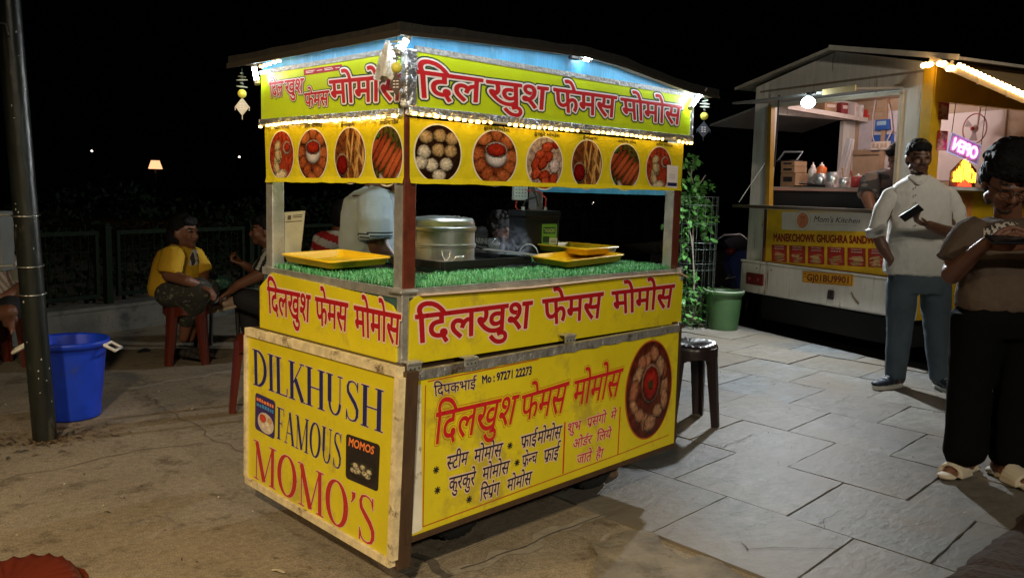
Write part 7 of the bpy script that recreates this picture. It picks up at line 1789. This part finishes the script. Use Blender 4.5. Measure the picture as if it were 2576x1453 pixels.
# woman in yellow on the red stool
gw = Vector((W0.x,W0.y,0)); V = vplane(gw); ye = mat('yellow cotton', (.62,.36,.015), .85, var=.08, vscale=10)
pat = mat('flowered dark fabric', (.035,.035,.03), .85, stain=(.20,.20,.14), sscale=26, sth=.55)
FW = (HR*.85-HF*.35).normalized(); FWs = UP.cross(FW)
def ymat(p):
    d = p-V(484,652,-.13); 
    if (p-V(450,650,0)).dot(FW) > .06 and abs(d.dot(UP)) < .055 and abs(d.dot(HR)) < .050: return 1 if noise.noise(p*28) > -.05 else 2
    a = V(452,612,-.12); c = V(478,690,-.14); e = (c-a).normalized(); q = (p-a)-e*(p-a).dot(e)
    if q.length < .028 and (p-a).dot(FW) > -.08 and 0 < (p-a).dot(e) < .3: return 3
    return 0
ymat_ref[0] = ymat
yw, yh = sitter('woman in a yellow printed T-shirt seated sideways on the red brown stool by the fence', gw, V(463,585), HR*.90-HF*.30+UP*.05,
    [(V(452,618),.075,.075,FW,FWs),(V(448,630),.100,.155,FW,FWs),(V(445,655),.125,.175,FW,FWs),(V(440,690),.140,.180,FW,FWs),(V(436,722),.150,.185,FW,FWs),(V(436,742),.14,.17,FW,FWs)],
    [([V(436,640,-.19),V(424,690,-.22),V(470,706,-.26),V(500,716,-.20)],[.058,.048,.040,.030]),([V(486,640,.14),V(512,692,.12),V(512,716,-.05)],[.055,.045,.030])],
    [([V(430,735,-.10),V(500,732,-.16),V(470,800,-.02),V(462,850,.02)],[.115,.098,.070,.045]),([V(436,735,.10),V(520,730,.06),V(486,800,.10),V(478,850,.12)],[.115,.095,.070,.045])],
    [ye, mat('print white', (.60,.58,.52), .8), mat('print black', (.03,.03,.03), .8), mat('bag strap', (.015,.013,.012), .7)], pat, topfn=ymat,
    hairl=SHORT+[(0,-.050,-.06,(.095,.075,.16)),(-.055,-.05,-.12,(.050,.055,.14)),(.055,-.06,-.12,(.050,.055,.14)),(0,-.085,-.16,(.075,.045,.15))], seed=8, hk=1.05, hands=((V(500,716,-.20),HR*.7-UP*.3,-UP,1,.5),))
shm = mat('dark sandal', (.03,.025,.025), .6)
b = Blob()
for x, o_ in ((462,.02),(478,.12)): a = V(x-6,856,o_); a.z = .03; shoe(b,a,a+HR*.21-HF*.08,1.0,.06)
b.solid('shoe', shm, yw, .008, 2)
# small dark table with a patterned cloth bag between the two sitters
tg = G(565,880); V = vplane(tg); tbl = thing('small_table', 'small dark side table between the seated woman and man', 'table', (tg.x,tg.y,0)); dw = mat('dark table', (.018,.016,.015), .6)
c = V(552,735); mb = MB(); mb.box((tg.x,tg.y,c.z),(.36,.36,.025),0,Matrix.Rotation(YAW,3,'Z'),.004); mb.obj('table_top', dw, tbl)
for sx in (-1,1):
    for sy in (-1,1): d = Matrix.Rotation(YAW,3,'Z')@Vector((.14*sx,.14*sy,0)); mb = MB(); mb.tube([Vector((tg.x+d.x,tg.y+d.y,c.z-.01)),Vector((tg.x+d.x*1.2,tg.y+d.y*1.2,0))],.016,8); mb.obj('leg', dw, tbl)
b = Blob(); b.ell(V(545,712)+UP*.0,(.115,.09,.062),HR,HF,UP); b.ell(V(530,718),(.09,.08,.05),HR,HF,UP); o = b.solid('cloth_bag', mat('green patterned cloth', (.02,.09,.07), .8, stain=(.16,.28,.22), sscale=30, sth=.52), None, .010, 2, (.012,18)); tag(o, 'green patterned cloth bag lying on the small dark table', 'bag')
# man in the striped shirt
gs = G(680,890); V = vplane(gs); stw = mat('shirt black', (.02,.02,.022), .85); stb = mat('shirt pale', (.50,.50,.46), .85)
def stripes(axis, per, duty=.5, ph=0.0):
    ax_ = Vector(axis).normalized()
    return lambda p: 1 if ((p.dot(ax_)+ph)/per)%1.0 < duty else 0
FL = (-HR*.9-HF*.2).normalized(); FLs = UP.cross(FL)
sm1, sh1 = sitter('man in a black and white striped shirt seated left of the cart, one leg crossed', gs, V(664,580), -HR*.9-HF*.35, 
    [(V(690,622),.075,.08,FL,FLs),(V(695,634),.11,.17,FL,FLs),(V(698,670),.13,.19,FL,FLs),(V(700,730),.14,.19,FL,FLs),(V(700,765),.14,.18,FL,FLs)],
    [([V(682,648,-.18),V(655,690,-.22),V(600,716,-.25),V(582,730,-.24)],[.056,.046,.036,.028]),([V(690,645,.17),V(660,695,.12),V(622,670,.0),V(612,664,-.02)],[.056,.045,.034,.028])],
    [([V(690,770,-.09),V(615,752,-.16),V(600,758,-.14),V(590,762,-.1)],[.11,.085,.060,.05]),([V(690,775,.09),V(620,770,.05),V(632,840,.06),V(630,885,.06)],[.11,.09,.065,.05])],
    [stw,stb], mat('dark trousers', (.02,.02,.025), .85), topfn=stripes(HR*.9-UP*.35,.052,.5), seed=12, hands=((V(582,730,-.24),-HR*.7-UP*.5,-UP,-1,.5),(V(612,664,-.02),-HR*.6+UP*.2,UP,1,.9)))
b = Blob(); a = V(612,752,-.16); dS = (-HR*.95-UP*.28).normalized(); eS = HF; nS = dS.cross(eS)
for t, w_, hh in ((-.02,.040,.045),(.07,.042,.042),(.15,.046,.034),(.21,.042,.026)): b.ell(a+dS*t+UP*.0,(.062,w_,hh),dS,eS,nS)
so_ = b.solid('sneaker', mat('pale pink sneaker', (.36,.25,.19), .7), sm1, .008, 3); 
mb = MB(); pts = [a+dS*(.095+.165*math.cos(2*PI*k/24))+eS*.048*math.sin(2*PI*k/24)-UP*.045 for k in range(24)]; mb.prism(pts,UP*.020); mb.obj('sole', mat('tan sole', (.42,.33,.22), .6), so_)
# sitter cut by the left frame edge
gl_ = G(0,930); gl_ = gl_+HF*.1; V = vplane(gl_); pk_ = mat('pale pink stripe', (.50,.42,.38), .85); gy_ = mat('grey pink stripe', (.26,.20,.19), .85)
ls, lh = sitter('person in pale striped shirt and dark shorts seated at the left edge behind the pole', gl_, V(-10,600), HR*.8-HF*.5,
    [(V(0,640),.075,.08,HR,HF),(V(0,652),.13,.11,HR,HF),(V(5,690),.165,.13,HR,HF),(V(5,735),.165,.14,HR,HF),(V(5,760),.15,.13,HR,HF)],
    [([V(42,668,-.05),V(62,720,-.10),V(10,752,-.24),V(-20,748,-.28)],[.056,.046,.038,.03]),([V(-45,668,.0),V(-60,720,-.05),V(-20,750,-.2)],[.056,.046,.034])],
    [([V(-30,775,-.06),V(28,775,-.26),V(20,800,-.22),V(26,815,-.20),V(34,800,-.30)],[.105,.085,.060,.05,.04]),([V(0,780,.05),V(-40,775,-.2),V(-40,880,-.15)],[.105,.085,.06])],
    [gy_,pk_], mat('black shorts', (.012,.012,.013), .85), topfn=stripes(HR*.8+UP*.5,.030,.5), seed=15)
b = Blob(); b.chain([V(-20,790,-.34),V(26,782,-.36),V(18,812,-.33)],[.055,.045,.03]); b.chain([V(26,800,-.34),V(30,830,-.34)],[.026,.018])
for k in range(4): b.cap(V(28+k*2,828-k*3,-.35+.01*k),V(28+k*2,840-k*4,-.36+.01*k),.008)
b.solid('bare_leg', skin, ls, .007, 3)
# sitter with the red and white stripes seen past the vendor
gr2 = G(850,905); V = vplane(gr2)
sitter('person in a red and white broad striped shirt seated beyond the vendor', gr2, V(862,545), HF*.9+HR*.3, 
    [(V(850,580),.075,.08,HR,HF),(V(848,590),.125,.10,HR,HF),(V(842,620),.155,.12,HR,HF),(V(842,680),.165,.13,HR,HF),(V(842,730),.17,.14,HR,HF)],
    [([V(812,602,.02),V(800,670,.05),V(850,690,.2)],[.055,.045,.03]),([V(884,602,.02),V(898,670,.05),V(860,690,.2)],[.055,.045,.03])],
    [([V(815,740,.05),V(810,740,.35),V(812,850,.36)],[.11,.09,.06]),([V(875,740,.05),V(880,740,.35),V(880,850,.36)],[.11,.09,.06])],
    [mat('shirt red', (.42,.015,.02), .85), mat('shirt white', (.58,.55,.50), .85)], track, topfn=stripes(UP*.95+HR*.3,.105,.5,.02), seed=18)
# lettered bag and the man bending behind the cart
blk = mat('black tee', (.016,.016,.018), .85); gwh = mat('bag lettering', (.22,.21,.20), .8)
c = F(1206,640,.835); c.z = .982; lb_ = thing('cloth_bag', 'black lettered cloth bag slumped on the back edge of the counter', 'bag', c)
b = Blob(); b.ell(c+UP*.055,(.052,.035,.060),HR,HF,UP); b.ell(c+UP*.03,(.056,.040,.034),HR,HF,UP); b.ell(c+UP*.115+HR*.01,(.03,.02,.03),HR,HF,UP); b.solid('body', blk, lb_, .006, 2, (.006,30))
mb = MB(); V = vplane(Vector((c.x,c.y,0))); put_text(mb, 'MARINE', [V(1186,597,-.045),V(1228,600,-.045),V(1228,613,-.045),V(1186,611,-.045)], -HF, [(.02,0,.0)], htop=.70)
for k in range(5): flat(mb, [V(1190+k,620+k*4,-.046),V(1226-k,621+k*4,-.046),V(1226-k,623+k*4,-.046),V(1190+k,622+k*4,-.046)], 0, .0, -HF)
mb.obj('lettering', gwh, lb_)
gd2 = G(1310,850)-HF*.35; V = vplane(gd2)
sitter('man with curly hair bending his face low over the counter beside the battery', gd2, V(1262,575), -HR*.55-UP*.62-HF*.35,
    [(V(1296,585,.05),.075,.08,HR,HF),(V(1310,590,.08),.14,.11,HR,HF),(V(1322,620,.10),.18,.13,HR,HF),(V(1330,690,.12),.18,.13,HR,HF),(V(1330,740,.12),.18,.13,HR,HF)],
    [([V(1262,620,.0),V(1240,690,-.1),V(1262,700,-.25)],[.055,.045,.03]),([V(1390,620),V(1410,690,-.05),V(1360,710,-.2)],[.055,.045,.03])],
    [([V(1300,740,.1),V(1300,790,.1),V(1300,850,.1)],[.1,.08,.06]),([V(1350,740,.1),V(1350,790,.1),V(1350,850,.1)],[.1,.08,.06])], [blk], track, skinm=skind, seed=22, curls=60)
# man in camouflage inside the truck
gt = TROOT+TX*.52+TYv*.50+Vector((0,0,.60)); V = vplane(gt)
camo = [mat('camo dark', (.035,.030,.028), .85), mat('camo tan', (.17,.12,.09), .85), mat('camo grey', (.10,.09,.085), .85)]
sitter('truck cook in a dark camouflage shirt bending inside the serving window', gt, V(2262,395), -HR*.8-UP*.45-HF*.2,
    [(V(2245,425),.08,.09,HR,HF),(V(2238,436),.15,.12,HR,HF),(V(2232,465),.185,.14,HR,HF),(V(2232,520),.19,.14,HR,HF),(V(2235,600),.18,.14,HR,HF)],
    [([V(2192,455,-.05),V(2182,495,-.15),V(2190,520,-.2)],[.062,.055,.04]),([V(2290,450),V(2310,520,-.03),V(2290,540,-.1)],[.06,.05,.04])],
    [([V(2215,610),V(2215,650),V(2215,690)],[.1,.09,.08]),([V(2260,610),V(2260,650),V(2260,690)],[.1,.09,.08])], camo, track, topfn=lambda p: (0 if noise.noise(Vector((p.x*9,p.y*9,p.z*22))) < .02 else (1 if noise.noise(p*13) > 0 else 2)), seed=25)
